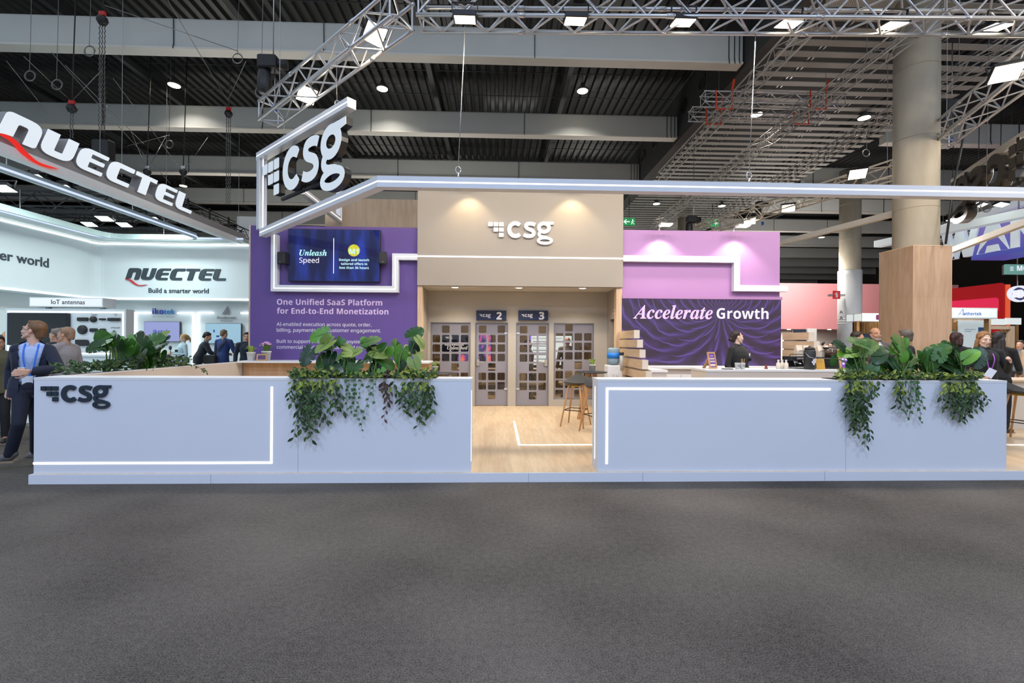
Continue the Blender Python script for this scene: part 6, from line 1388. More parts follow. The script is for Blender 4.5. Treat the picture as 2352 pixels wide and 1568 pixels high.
# ---------------------------------------------------------------- stands behind on the right
SAL = mat('salmon_panel', rgb(232, 158, 162), .55, var=.02); LBX = emis('lightbox_white', (.86, .92, .90), .72); SLAT = wood('slat_oak', rgb(176, 136, 84), rgb(140, 100, 58), 'Z', 8)
Y = 24.0; xa, xb = X_(1780, Y), X_(2160, Y)
structure('wall_far_stand', MB().box(xa - 6, Y, Z_(1900, 756, Y), xb + 1, Y + .3, Z_(1900, 651, Y)), SAL, 'salmon pink fascia of a stand far behind the bar')
structure('wall_far_stand', MB().box(xa - 6, Y + 2.5, 0, xb + 1, Y + 2.7, Z_(1900, 750, Y)), mat('far_white', (.74, .72, .68), .5), 'white back wall under the salmon fascia')
lamp('far_stand_light', 'AREA', (X_(1880, Y), Y + 1.2, 2.3), 110, NEUT, .6); lamp('far_stand_light', 'AREA', (X_(1850, 21), 20.5, 6.0), 420, (1, .93, .86), 1.2, aim=(X_(1900, Y), Y, 3))
def panel(name, label, pa, pb, ya, yb, Y, m, cat, d=.06, group=None):
    xa, xb = X_(pa, Y), X_(pb, Y); za, zb = Z_((pa + pb) / 2, yb, Y), Z_((pa + pb) / 2, ya, Y); return obj(name, MB().rbox(xa, Y, za, xb, Y + d, zb, .01), m, None, label, cat, group), (xa, xb, za, zb)
def board(name, label, pa, pb, ya, yb, Y, m, cat, zf=0.0, group=None, pm=None):
    """a panel standing on posts"""
    xa, xb = X_(pa, Y), X_(pb, Y); za, zb = Z_((pa + pb) / 2, yb, Y), Z_((pa + pb) / 2, ya, Y); t = thing(name, label, cat, ((xa + xb) / 2, Y, zf), group)
    obj('panel', MB().rbox(xa, Y, za, xb, Y + .08, zb, .01), m, t)
    for x in (xa + .04, xb - .04): obj('post', MB().box(x - .03, Y + .08, zf, x + .03, Y + .14, zb - .02), pm or WHITE2, t)
    return t
t = board('poster_wall', 'dark blue poster panel of the far stand right of the bar', 1824, 1854, 757, 800, 23, mat('poster_navy', rgb(40, 54, 74), .5, var=.1), 'poster'); t2 = board('poster_wall', 'pale poster panel beside the dark blue one', 1855, 1876, 754, 800, 22.9, mat('poster_pale', (.75, .78, .76), .5), 'poster')
for px in (1812, 1905): p = at(px, 757, 24.15); obj('spotlight', MB().lathe([(.09, 0), (.06, .06), (0, .06)], 14, Matrix.Translation(p)), BULB, None, 'tiny lit spot under the salmon fascia, %s one' % ('left' if px < 1850 else 'right'), 'spotlight', 'spots under the salmon fascia')
p = at(1914, 678, 19.2); t = thing('fire_sign', 'red fire extinguisher sign on the white column sleeve', 'sign', p); h = 9.5 * 19.05 / F
obj('plate', MB().box(p.x - h * .9, 19.0, p.z - h, p.x + h * .9, 19.03, p.z + h), mat('sign_red_plate', rgb(206, 40, 44), .4, emit=rgb(206, 40, 44), power=.35, var=0), t); b = MB(); b.rbox(-h * .3, -h * .65, 0, h * .3, h * .35, .004, h * .25, frame((p.x, 18.997, p.z), (1, 0, 0), (0, 0, 1))); b.box(p.x - h * .12, 18.993, p.z + h * .3, p.x + h * .12, 18.997, p.z + h * .65); b.bar((p.x - h * .1, 18.995, p.z + h * .6), (p.x - h * .55, 18.995, p.z + h * .1), .03, .03); obj('pictogram', b, TW, t)
obj('bracket', MB().box(p.x - h, 19.03, p.z - .04, X_(1930, 19.3), 19.3, p.z + .04), WHITE2, t)
# exit signs
for px, py, Y, fl_, l_ in ((1445, 509, 22.5, 1, 'green exit sign with a left arrow above the pink wall'), (1637, 512, 24.5, -1, 'green exit sign with a right arrow behind the trusses')):
    p = at(px, py, Y); w_ = 14 * Y / F; h = 8.5 * Y / F; t = thing('exit_sign', l_, 'sign', p, 'green exit signs'); obj('plate', MB().box(p.x - w_, Y, p.z - h, p.x + w_, Y + .05, p.z + h), GREENL, t)
    b = MB(); q = -fl_; c = p.x - fl_ * w_ * .35
    b.bar((c - fl_ * w_ * .45, Y - .01, p.z), (c + fl_ * w_ * .45, Y - .01, p.z), .01, h * .28); b.bar((c - fl_ * w_ * .5, Y - .01, p.z), (c - fl_ * w_ * .1, Y - .01, p.z + h * .6), .01, h * .25); b.bar((c - fl_ * w_ * .5, Y - .01, p.z), (c - fl_ * w_ * .1, Y - .01, p.z - h * .6), .01, h * .25)
    c = p.x + fl_ * w_ * .6; b.ball((c, Y - .01, p.z + h * .6), (h * .14, .01, h * .14), 10, 6); b.bar((c, Y - .01, p.z + h * .45), (c - .03, Y - .01, p.z - .1 * h), .01, h * .22)
    for s_ in (-1, 1): b.bar((c - .03, Y - .01, p.z - .1 * h), (c + s_ * h * .4, Y - .01, p.z - h * .7), .01, h * .16); b.bar((c, Y - .01, p.z + h * .3), (c + s_ * h * .4, Y - .01, p.z + h * .1 * s_), .01, h * .12)
    obj('pictogram', b, emis('exit_white', (.8, 1, .85), .9), t); obj('rod', MB().tube([(p.x, Y + .02, p.z + h), (p.x, Y + .02, 9.2)], .015, 5), BLACKM, t)
# oak clad box round the big column
cx, cy = COLX.x, COLX.y; hw = X_(2186, 9.42) - X_(2096, 9.42); zt = Z_(2140, 563, 9.42)
x1_ = X_(2186, 9.42); x0_ = X_(2096, 9.42)
bx = structure('column_cladding', MB().box(x0_, 9.42, FLOORZ, x1_, 9.42 + hw, zt - .02), CLAD, 'tall oak clad square casing around the foot of the big column')
obj('top_edge', MB().box(x0_ - .004, 9.416, zt - .02, x1_ + .004, 9.42 + hw + .004, zt), OAK, bx)
# mid-distance stands seen past the column
Y = 14.5
t = thing('light_box', 'small white light box with a purple emblem left of the oak casing', 'sign', at(1990, 730, Y)); xa, xb = X_(1980, Y), X_(2040, Y); za, zb = Z_(2000, 738, Y), Z_(2000, 719, Y)
obj('box', MB().box(xa, Y, za, xb, Y + .7, zb), WHITE2, t); obj('face', MB().box(xa + .02, Y - .006, za + .02, xb, Y, zb - .02), LBX, t); obj('side_face', MB().box(xa - .006, Y + .03, za + .02, xa, Y + .66, zb - .02), LBX, t); e = at(2017, 728.5, Y); obj('emblem', MB().rbox(-.08, -.08, 0, .08, .08, .006, .03, frame((e.x, Y - .007, e.z), (1, 0, 0), (0, 0, 1))), mat('emblem_plum', rgb(110, 36, 90), .4), t)
m = MB(); m.box(xa - .007, Y + .34, za + .01, xa - .005, Y + .36, zb - .01); obj('divider', m, BLACKM, t); [obj('post', MB().box(q_, Y + .1, 0, q_ + .09, Y + .2, za), SLAT, t) for q_ in (xa - .1, xb - .1)]
def slatwall(label, pa, pb, ya, yb, Y):
    xa, xb = X_(pa, Y), X_(pb, Y); za, zb = Z_((pa + pb) / 2, yb, Y), Z_((pa + pb) / 2, ya, Y); t = thing('slat_wall', label, 'wall panel', ((xa + xb) / 2, Y, 0), 'vertical slat walls of the far stands')
    obj('backing', MB().box(xa, Y + .05, 0, xb, Y + .1, zb), BLACKM, t); b = MB(); n = int((xb - xa) / .055)
    for i in range(n): b.box(xa + i * .055, Y, za, xa + i * .055 + .03, Y + .05, zb)
    obj('slats', b, SLAT, t); return t
slatwall('vertical oak slat wall left of the oak casing', 1963, 2030, 739, 766, 15.4); slatwall('vertical oak slat wall right of the oak casing', 2165, 2206, 728, 760, 15.4)
display('television', 'dark screen under the slat wall behind the bald man', X_(1962, 15.2), Z_(1990, 806, 15.2), X_(2030, 15.2), Z_(1990, 767, 15.2), 15.2, mat('screen_navy', rgb(34, 38, 60), .2, emit=rgb(34, 38, 70), power=.5, var=0), 'television')
tt, s_ = display('television', 'screen with a green device right of the oak casing', X_(2166, 15.0), Z_(2190, 806, 15.0), X_(2208, 15.0), Z_(2190, 759, 15.0), 15.0, emis('screen_grey', rgb(96, 124, 128), .7), 'television')
p = at(2196, 768, 14.99); obj('device_image', MB().rbox(-.12, -.1, 0, .12, .1, .004, .02, frame((p.x, 14.99, p.z), (1, .0, .35), (-.35, 0, 1))), emis('device_green', rgb(40, 150, 60), .8), tt); obj('stand', MB().box(p.x - .04, 15.06, 0, p.x + .04, 15.12, p.z), BLACKM, tt)
Y = 13.8
t = thing('light_box', 'white light box sign with a blue wordmark right of the oak casing', 'sign', at(2230, 730, Y)); xa, xb = X_(2160, Y), X_(2291, Y); za, zb = Z_(2240, 731.5, Y), Z_(2240, 706.5, Y)
obj('box', MB().box(xa, Y, za, xb, Y + .3, zb), mat('box_frame', (.5, .52, .5), .5), t); obj('face', MB().box(xa + .03, Y - .006, za + .03, xb - .03, Y, zb - .03), LBX, t); b = MB(); b.ptext('ethertek', 2214, 2254.5, 723.5, Y - .008, 'b'); a = at(2200, 724, Y); b.bar((a.x, Y - .008, a.z), (a.x + .15, Y - .008, a.z + .2), .004, .02, (0, 1, 0)); b.bar((a.x + .15, Y - .008, a.z + .2), (a.x + .17, Y - .008, a.z), .004, .03, (0, 1, 0)); b.bar((a.x + .04, Y - .008, a.z + .06), (a.x + .24, Y - .008, a.z + .03), .004, .018, (0, 1, 0))
obj('lettering', b, mat('word_blue', rgb(50, 100, 180), .4), t); [obj('post', MB().box(q_, Y + .2, 0, q_ + .08, Y + .28, za), SLAT, t) for q_ in (xb - .14, xa + .06)]
for i, (pa, pb, ya, yb) in enumerate(((2272, 2310, 732, 746), (2312, 2346, 730, 745))): t = board('light_box', 'plain white light box past the blue wordmark, %s one' % ('left', 'right')[i], pa, pb, ya, yb, 16, LBX, 'sign', pm=SLAT)
t = board('poster_board', 'white poster board with blue drawings behind the women', 2205, 2267, 736, 812, 14.4, emis('poster_lit', (.70, .80, .84), .55), 'poster', pm=SLAT); b = MB()
a = at(2252, 760, 14.4); b.rbox(a.x - .09, 14.37, a.z - .12, a.x + .09, 14.395, a.z + .12, .01)
b.ptext('Hardware Spot 7.0', 2216, 2240, 757, 14.395, 'b'); b.ptext('5G Solution', 2216, 2231, 761.5, 14.395, 'b'); obj('print', b, mat('print_blue', rgb(70, 110, 170), .5), t)
b = MB(); a = at(2206, 742, 14.3); e = at(2266, 742, 14.3)
t = thing('oak_portal', 'oak portal frame around the white poster board', 'frame', (a.x, 14.7, 0)); zt2 = Z_(2240, 733, 14.7)
xa, xb = X_(2268, 14.7), X_(2276, 14.7); obj('post', MB().box(xa, 14.7, 0, xb, 14.84, zt2), OAK, t); obj('lintel', MB().box(X_(2200, 14.7), 14.7, zt2 - .1, xa, 14.84, zt2), OAK, t)
t = board('poster_board', 'dark poster board with a green emblem between the oak posts', 2277, 2322, 764, 812, 15.2, mat('poster_black', rgb(40, 42, 46), .4), 'poster', pm=SLAT); b = MB(); b.ptext('INVENTEC', 2281, 2300, 774, 15.19, 'b'); b.ptext('Infrastructure', 2290, 2321, 783, 15.19, 'b'); obj('print', b, TW, t); p = at(2307, 772, 15.19); obj('emblem', MB().rbox(-.06, -.03, 0, .06, .03, .004, .01, frame((p.x, 15.19, p.z), (1, 0, 0), (0, 0, 1))), mat('emblem_green', rgb(110, 170, 40), .4), t)
t = thing('oak_portal', 'oak portal frame around the dark poster board', 'frame', (X_(2326, 15), 15, 0)); zt2 = Z_(2300, 748, 15); obj('post', MB().box(X_(2322, 15), 15, 0, X_(2331, 15), 15.16, zt2), OAK, t); obj('lintel', MB().box(X_(2270, 15), 15, zt2 - .12, X_(2322, 15), 15.16, zt2), OAK, t)
Y = 19
t = thing('red_fascia', 'large red rounded fascia with an orange end behind the light boxes', 'sign', at(2240, 700, Y)); M = frame((0, Y, 0), (1, 0, 0), (0, 0, 1)); a = at(2100, 790, Y); e = at(2310, 648, Y)
lp = rounded([(a.x, a.z), (e.x, a.z), (e.x, e.z), (a.x, e.z - .5)], [0, 0, .25, 0], 6); obj('panel', MB().prism(lp, -.6, M), emis('fascia_red', rgb(170, 12, 18), .7), t); 
[obj('post', MB().box(px_ - .06, Y + .3, 0, px_ + .06, Y + .45, a.z + .3), WHITE2, t) for px_ in (a.x + .8, e.x - .5)]
obj('end_panel', MB().box(e.x - .02, Y - .05, a.z, e.x + .16, Y + .5, e.z - .1), emis('fascia_orange', rgb(236, 96, 60), .8), t); a = at(2170, 712, Y); e = at(2290, 683, Y); lp = rounded([(a.x, a.z), (e.x, a.z), (e.x, e.z), (a.x, e.z - .2)], [0, 0, .15, 0], 6); obj('inset', MB().prism(lp, .05, frame((0, Y - .02, 0), (1, 0, 0), (0, 0, 1))), emis('fascia_pink', rgb(236, 44, 84), .8), t)
Y = 17; p = at(2338, 675, Y); t = thing('round_sign', 'white ring sign with five dots hanging at the right edge of the picture', 'sign', p); M = frame((p.x, Y, p.z), (1, 0, 0), (0, 0, 1)) @ Matrix.Diagonal((1.3, .9, 1, 1)); r = .35
obj('ring', MB().lathe([(r * .82, 0), (r, 0), (r, .12), (r * .82, .12), (r * .82, 0)], 40, M), emis('sign_ring_white', (.86, .88, 1), .9), t); b = MB()
for dx_, dz_ in ((-.32, .18), (.05, .26), (-.32, -.2), (.05, -.24), (.4, 0)): b.lathe([(0, .06), (r * .26, .06), (r * .26, .0), (0, 0)], 20, M @ Matrix.Translation((dx_ * r, dz_ * r, .02)))
obj('dots', b, emis('sign_ring_white', None), t); obj('backing', MB().lathe([(0, -.02), (r * .85, -.02), (r * .85, 0), (0, 0)], 32, M), mat('ring_back', rgb(50, 50, 110), .5), t); obj('rod', MB().tube([(p.x, Y + .02, p.z + r * .8), (p.x, Y + .02, p.z + 3.2)], .02, 6), STEEL, t)
# hanging sign with white letters, seen from below on the right
p0, p1 = at(2165, 560, 17.0), at(2352, 520, 14.2); dW = Vector((p1.x - p0.x, p1.y - p0.y, 0)).normalized()
t = thing('hanging_sign', 'hanging blue sign box with big white letters at the right edge', 'sign', p0); zW = Z_(2230, 590, 16.2); Mw = frame((p0.x + .2, p0.y, zW), dW, (0, 0, 1)); nW = Vector(dW).cross(Vector((0, 0, 1)))
b = MB(); b.text('WANDA'[:3], Mw @ Matrix.Translation((0, 0, .1)), 3.4, 'b', .16, .02); obj('lettering', b, mat('letter_pale', (.74, .80, .84), .4, emit=(.7, .8, .9), power=.25, var=0), t)
def gradblue():
    m = bpy.data.materials.new('sign_gradient'); m.use_nodes = True; N = m.node_tree.nodes; L = m.node_tree.links; p = N['Principled BSDF']; tc = N.new('ShaderNodeTexCoord'); g = N.new('ShaderNodeSeparateXYZ'); r = N.new('ShaderNodeValToRGB')
    L.new(tc.outputs['Generated'], g.inputs[0]); L.new(g.outputs['Z'], r.inputs[0]); r.color_ramp.elements[0].color = (*rgb(60, 70, 160), 1); r.color_ramp.elements[1].color = (*rgb(120, 100, 180), 1); L.new(r.outputs[0], p.inputs['Emission Color']); p.inputs['Emission Strength'].default_value = .8; p.inputs['Base Color'].default_value = (.05, .05, .1, 1); return m
b = MB(); A = Vector(p0) + dW * 1.1; zz = zW - .18; q = [A, A + dW * 5, A + dW * 5 - nW * 1.2, A - nW * 1.2]
b.add([(v.x, v.y, zz) for v in q] + [(v.x, v.y, zz + 1.2) for v in q], [(3, 2, 1, 0), (4, 5, 6, 7), (0, 1, 5, 4), (1, 2, 6, 5), (2, 3, 7, 6), (3, 0, 4, 7)]); obj('box', b, gradblue(), t)
b = MB(); zl = zz + .55
for s_ in (1, 4): b.tube([A + dW * s_ - nW * .6 + Vector((0, 0, zz + 1.2 - A.z)), A + dW * s_ - nW * .6 + Vector((0, 0, 9.3 - A.z))], .02, 5)
obj('rod', b, STEEL, t)
t = board('hanging_sign', 'green hanging panel with white letters at the right edge', 2310, 2400, 607, 630, 15, emis('panel_green', rgb(110, 160, 150), .7), 'sign', zf=Z_(2340, 630, 15), pm=STEEL); b = MB(); b.ptext('MOBILE', 2336, 2396, 621.5, 14.99, 'b'); 
for i in range(3): a = at(2320, 614 + i * 3.6, 14.99); b.box(a.x, 14.985, a.z, a.x + .12, 14.99, a.z + .02)
obj('lettering', b, emis('sign_ring_white', None), t)
# white gantry beams over those stands
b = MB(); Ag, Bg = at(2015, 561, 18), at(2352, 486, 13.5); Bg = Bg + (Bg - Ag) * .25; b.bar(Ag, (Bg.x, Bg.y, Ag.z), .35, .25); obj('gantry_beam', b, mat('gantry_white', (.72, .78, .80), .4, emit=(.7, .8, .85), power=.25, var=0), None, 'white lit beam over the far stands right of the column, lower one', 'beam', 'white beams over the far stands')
b = MB(); Ag, Bg = at(2150, 530, 19), at(2352, 470, 15); Bg = Bg + (Bg - Ag) * .25; b.bar(Ag, (Bg.x, Bg.y, Ag.z), .3, .25); obj('gantry_beam', b, mat('gantry_white', None), None, 'white lit beam over the far stands right of the column, upper one', 'beam', 'white beams over the far stands')
A = at(2145, 545, 19.5); B = at(2352, 500, 16); truss('lighting_truss', A, (B.x, B.y, A.z), .4, 'pale truss between the white beams over the far stands', mat('truss_pale', (.6, .66, .68), .4, metal=.4), .025, .45)
for i, (px, py, Y) in enumerate(((2190, 505, 16), (2250, 470, 14), (2300, 470, 14.5))): flood(at(px, py, Y), -.3, .3, 'lit cool lamp over the far stands, %s from the column' % ('first', 'second', 'third')[i], True, .5, .2, rod=10.4)
lamp('far_stand_light', 'AREA', (X_(2240, 13), 12.4, 5.2), 200, (.95, .97, 1), .8); lamp('far_stand_light', 'AREA', (X_(2060, 13), 12.6, 5.0), 120, (1, .95, .9), .8)
# counter at the right edge
xa = X_(2322, 7.8); t = thing('bar_counter', 'cream counter at the right edge of the picture', 'counter', (xa + 1, 7.8, FLOORZ)); zc = Z_(2335, 872, 7.8)
obj('body', MB().box(xa, 7.8, FLOORZ, xa + 2.4, 8.35, zc - .03), CREAM, t); obj('worktop', MB().box(X_(2308, 7.8), 7.74, zc - .03, xa + 2.45, 8.4, zc), OAKH, t)
dup(s1, (X_(2338, 6.85), 6.8, FLOORZ), .3, 'dark bar stool on oak legs at the right edge of the picture')
xl = atz(2318, 1022, FLOORZ); obj('floor_light_line', MB().box(xl.x, xl.y, FLOORZ, xl.x + .6, xl.y + .035, FLOORZ + .004), STRIP, None, 'short white light line in the floor at the right edge of the picture', 'light strip')
# ---------------------------------------------------------------- people
def remesh(mb, vox, smooth=4, name='body'):
    """one continuous skin over overlapping volumes"""
    me = mb.mesh(name); o = bpy.data.objects.new('tmp', me); C.objects.link(o)
    m = o.modifiers.new('r', 'REMESH'); m.mode = 'VOXEL'; m.voxel_size = vox; m.use_smooth_shade = True
    if smooth: s = o.modifiers.new('s', 'SMOOTH'); s.iterations = smooth; s.factor = .5
    dg = bpy.context.evaluated_depsgraph_get(); dg.update(); out = bpy.data.meshes.new_from_object(o.evaluated_get(dg)); out.name = name
    bpy.data.objects.remove(o); bpy.data.meshes.remove(me); return out
def carve(me, fn, thick=0.0):
    """drop the faces whose centre satisfies fn"""
    bm = bmesh.new(); bm.from_mesh(me); bmesh.ops.delete(bm, geom=[f for f in bm.faces if fn(f.calc_center_median())], context='FACES')
    seen = set(); isl = []
    for f0 in bm.faces:
        if f0 in seen: continue
        st_ = [f0]; seen.add(f0); cur = []
        while st_:
            f = st_.pop(); cur.append(f)
            for e in f.edges:
                for g_ in e.link_faces:
                    if g_ not in seen: seen.add(g_); st_.append(g_)
        isl.append(cur)
    big = max(len(c_) for c_ in isl); dead = [f for c_ in isl if len(c_) < big * .12 for f in c_]
    if dead: bmesh.ops.delete(bm, geom=dead, context='FACES')
    for _ in range(8):
        mv = {}
        for v in bm.verts:
            if v.is_boundary:
                nb_ = [e.other_vert(v) for e in v.link_edges if e.is_boundary]
                if len(nb_) == 2: mv[v] = (nb_[0].co + nb_[1].co) / 2 * .5 + v.co * .5
        for v, c_ in mv.items(): v.co = c_
    bm.to_mesh(me); bm.free(); return me
SKIN = {k: mat('skin_' + k, c, .5, var=.08, scale=10) for k, c in {'fair': rgb(222, 176, 152), 'tan': rgb(190, 140, 110), 'light': rgb(232, 192, 168), 'warm': rgb(206, 156, 128)}.items()}
EYEW = mat('eye_white', (.8, .78, .75), .2); IRIS = mat('eye_dark', (.03, .025, .02), .15); LIP = mat('lips', rgb(186, 112, 104), .4)
def ribbon(mb, pts, w_, th, nrm):
    p = crom(pts, 5)
    for i in range(len(p) - 1): mb.bar(p[i], p[i + 1], w_, th, nrm)
def J(d, k): return Vector(d[k])
def ell(c, r, n=14):
    return lambda mb: mb.ball(c, r, n, 10)
def hand(mb, wrist, fwd, palm_n, side, curl=.6, sc_=1.0, spread=.16, thumb=1.0):
    """palm, four bent fingers of different length and a thumb from the side of the palm; side=+1 puts the thumb towards +s"""
    W = Vector(wrist); f = Vector(fwd).normalized(); n = Vector(palm_n); n = (n - f * n.dot(f)).normalized(); s = f.cross(n) * side
    k = sc_
    for q in (-1, 0, 1): mb.caps(W + f * .012 * k + s * q * .014 * k, .0165 * k, W + f * .082 * k + s * q * .026 * k, .0125 * k, 10)
    for i, (o, L) in enumerate(((.033, .074), (.011, .084), (-.011, .078), (-.032, .060))):
        a = W + f * .086 * k + s * o * k; d = (f + s * o * spread * 12 * .35).normalized(); c1 = curl * (.75 + .12 * i)
        d1 = (d * math.cos(c1 * .6) + n * math.sin(c1 * .6)); d2 = (d * math.cos(c1 * 1.5) + n * math.sin(c1 * 1.5)); d3 = (d * math.cos(c1 * 2.2) + n * math.sin(c1 * 2.2))
        b = a + d1 * L * .45 * k; c = b + d2 * L * .32 * k; e = c + d3 * L * .24 * k
        mb.caps(a, .0098 * k, b, .0088 * k, 8); mb.caps(b, .0088 * k, c, .008 * k, 8); mb.caps(c, .008 * k, e, .007 * k, 8)
    a = W + f * .028 * k + s * .030 * k; b = a + (f * .6 + s * .75 + n * .35).normalized() * .040 * k; c = b + (f * .95 + s * .15 + n * .4 * thumb).normalized() * .034 * k; e = c + (f * .95 - s * .1 + n * .5 * thumb).normalized() * .022 * k
    mb.caps(a, .0135 * k, b, .0112 * k, 9); mb.caps(b, .0108 * k, c, .0095 * k, 9); mb.caps(c, .0095 * k, e, .0082 * k, 8)
def person(name, label, loc, facing, H=1.75, pose=None, head=(0, 0), lean=0.0, skin='fair', hair=('short', (60, 40, 28)), top=('jacket', (28, 36, 60)), shirt=None, legs=(24, 28, 44), shoes=(40, 36, 34), vox=.012, beard=None, female=False, glasses=False, hands=(.5, .5), extra=None, group=None, hn=None, skirt=False, bulk=1.0):
    """facing: direction the chest looks, degrees (-90 = towards the camera, 180 = left). Joints are local: x to the person's left, -y ahead."""
    k = H / 1.75; t = thing('person', label, 'person', loc, group); rz = math.radians(facing + 90); t.rotation_euler = (0, 0, rz)
    R = Matrix.Rotation(rz, 4, 'Z'); inv = (Matrix.Translation(loc) @ R).inverted()
    sw = .175 if female else .198
    d = dict(ankL=(.10, .03, .09), ankR=(-.10, .03, .09), kneL=(.105, -.02, .49), kneR=(-.105, -.02, .49), hipL=(.09, 0, .90), hipR=(-.09, 0, .90), pel=(0, 0, .96), waist=(0, -.005, 1.10), chest=(0, -.01, 1.28), neck=(0, .015, 1.455), shL=(sw, .012, 1.405), shR=(-sw, .012, 1.405), elL=(sw + .065, .03, 1.12), elR=(-sw - .065, .03, 1.12), wrL=(sw + .075, -.06, .88), wrR=(-sw - .075, -.06, .88), toeL=(.12, -.15, .03), toeR=(-.12, -.15, .03))
    d = {q: Vector(v) * k for q, v in d.items()}
    if lean:
        Q = Matrix.Rotation(math.radians(lean), 4, 'X')
        for q in ('waist', 'chest', 'neck', 'shL', 'shR', 'elL', 'elR', 'wrL', 'wrR'): d[q] = d['pel'] + Q.to_3x3() @ (d[q] - d['pel'])
    for q, v in (pose or {}).items(): d[q] = (inv @ Vector(v[1])) if v[0] == 'w' else Vector(v) * k
    # head frame
    yaw, pit = head; HM = Matrix.Rotation(math.radians(yaw), 4, 'Z') @ Matrix.Rotation(math.radians(pit), 4, 'X')
    up = (d['neck'] - d['chest']).normalized(); hc = d['neck'] + (up * .6 + Vector((0, 0, .4))) * .155 * k + (R.inverted().to_3x3() @ Vector((0, 0, 0)))
    hs = k * (.95 if female else 1.0); HM = Matrix.Translation(hc) @ HM @ Matrix.Diagonal((hs, hs, hs, 1))
    def hp(x, y, z): return HM @ Vector((x, y, z))
    b = MB()
    # skull, face, jaw, nose, ears (head centre between the eyes' height and the ears)
    b.ball((0, .018, .045), (.074, .094, .084), 18, 12, HM); b.ball((0, -.022, -.01), (.064, .076, .090), 18, 12, HM); b.ball((0, -.030, -.058), (.050, .056, .055), 16, 10, HM)
    b.caps(hp(-.018, -.072, -.095), .020 * hs, hp(.018, -.072, -.095), .020 * hs, 10)
    b.caps(hp(0, -.094, .018), .0085 * hs, hp(0, -.112, -.026), .0125 * hs, 10); b.caps(hp(-.012, -.100, -.03), .009 * hs, hp(.012, -.100, -.03), .009 * hs, 8)
    b.caps(hp(-.042, -.080, .034), .0115 * hs, hp(.042, -.080, .034), .0115 * hs, 8); 
    for s_ in (-1, 1):
        b.ball((s_ * .040, -.066, -.025), (.024, .024, .022), 10, 8, HM); b.ball((s_ * .077, .014, .0), (.011, .020, .031), 10, 8, HM); b.caps(hp(s_ * .060, .0, -.045), .018 * hs, hp(s_ * .034, -.062, -.088), .016 * hs, 8)
    b.ball((0, -.092, -.058), (.026, .016, .013), 10, 6, HM)
    b.caps(hp(0, .012, -.05), .052 * hs * (.88 if female else 1), d['neck'] - Vector((0, 0, .03)), .058 * k * (.86 if female else 1), 14)
    # slim trunk and limbs under the clothes
    fb = .9 if female else 1.0
    shm = (d['shL'] + d['shR']) / 2; hpm = (d['hipL'] + d['hipR']) / 2; la = (d['shL'] - d['shR']).normalized(); lh = (d['hipL'] - d['hipR']).normalized()
    def trunk(mb, g, low=True):
        fw = .94 if female else 1.0; rows = []
        spec = [(d['pel'] + (hpm - d['pel']) * 1.3, .135, .095, 0), (d['pel'] - (d['waist'] - d['pel']) * .15, .160, .116, .1), (d['pel'].lerp(d['waist'], .45), .150 * fb, .110, .3), (d['waist'], .136 * fb, .102, .5), (d['waist'].lerp(d['chest'], .55), .150 * fb, .112, .75), (d['chest'] + (shm - d['chest']) * .05, .163 * fb, .122, 1), (d['chest'].lerp(shm, .5), .170 * fb, .114, 1), (d['chest'].lerp(shm, .85), .160 * fb, .094, 1), (shm + (shm - d['chest']) * .18, .105 * fb, .070, 1), (shm + (shm - d['chest']) * .36, .05, .045, 1)]
        for i, (c, rx, ry, q) in enumerate(spec):
            if not low and i < 2: continue
            l = lh.lerp(la, q).normalized(); u = (spec[min(i + 1, 9)][0] - spec[max(i - 1, 0)][0]).normalized(); l = (l - u * l.dot(u)).normalized(); f = l.cross(u)
            rows.append([c + l * ((rx * bulk * k + g) * math.cos(a_ * PI / 12)) + f * ((ry * bulk * k + g) * math.sin(a_ * PI / 12)) for a_ in range(24)])
        mb.loft(rows)
        d['fo'] = (la.cross((shm - d['pel']).normalized())).normalized(); d['la'] = la
        if d['fo'].y > 0: d['fo'] = -d['fo']
        for s_ in 'LR': mb.caps(d['sh' + s_] * .86 + shm * .14, .050 * k * fb + g, d['neck'].lerp(d['sh' + s_], .15), .044 * k + g, 10)
    def arm(mb, s_, g, end=1.0):
        w_ = d['el' + s_].lerp(d['wr' + s_], end); mb.caps(d['sh' + s_], .054 * k * fb + g, d['el' + s_], .040 * k * fb + g, 12); mb.caps(d['el' + s_], .040 * k * fb + g, w_, (.030 * k * fb + g) if end == 1 else .036 * k * fb + g, 12)
    def leg(mb, s_, g, end=1.0):
        a_ = d['kne' + s_].lerp(d['ank' + s_], end); mb.caps(d['hip' + s_], .080 * k + g, d['kne' + s_], .054 * k + g, 14); mb.caps(d['kne' + s_], .054 * k + g, a_, (.040 if end == 1 else .048) * k + g, 12)
    trunk(b, -.02); [arm(b, s_, -.014) for s_ in 'LR']; [leg(b, s_, -.018) for s_ in 'LR']
    for i, s_ in enumerate('LR'):
        f = (d['wr' + s_] - d['el' + s_]).normalized(); sg = 1 if s_ == 'L' else -1
        n = (hn or {}).get(s_); n = (inv.to_3x3() @ Vector(n)) if n is not None else Vector((-sg, 0.1, -.2))
        hand(b, d['wr' + s_], f, n, -1 if s_ == 'R' else 1, hands[i], k * (.93 if female else 1.02))
        fd = (d['toe' + s_] - d['ank' + s_]); b.caps(d['ank' + s_], .034 * k, d['ank' + s_] + fd * .6, .03 * k, 10)
    obj('body', remesh(b, vox, 3), SKIN[skin], t, local=True)
    # eyes, brows, lips
    hcol = mat('hair_%d_%d_%d' % hair[1], rgb(*hair[1]), .55, var=.35, scale=30, stretch=(1, 1, .2))
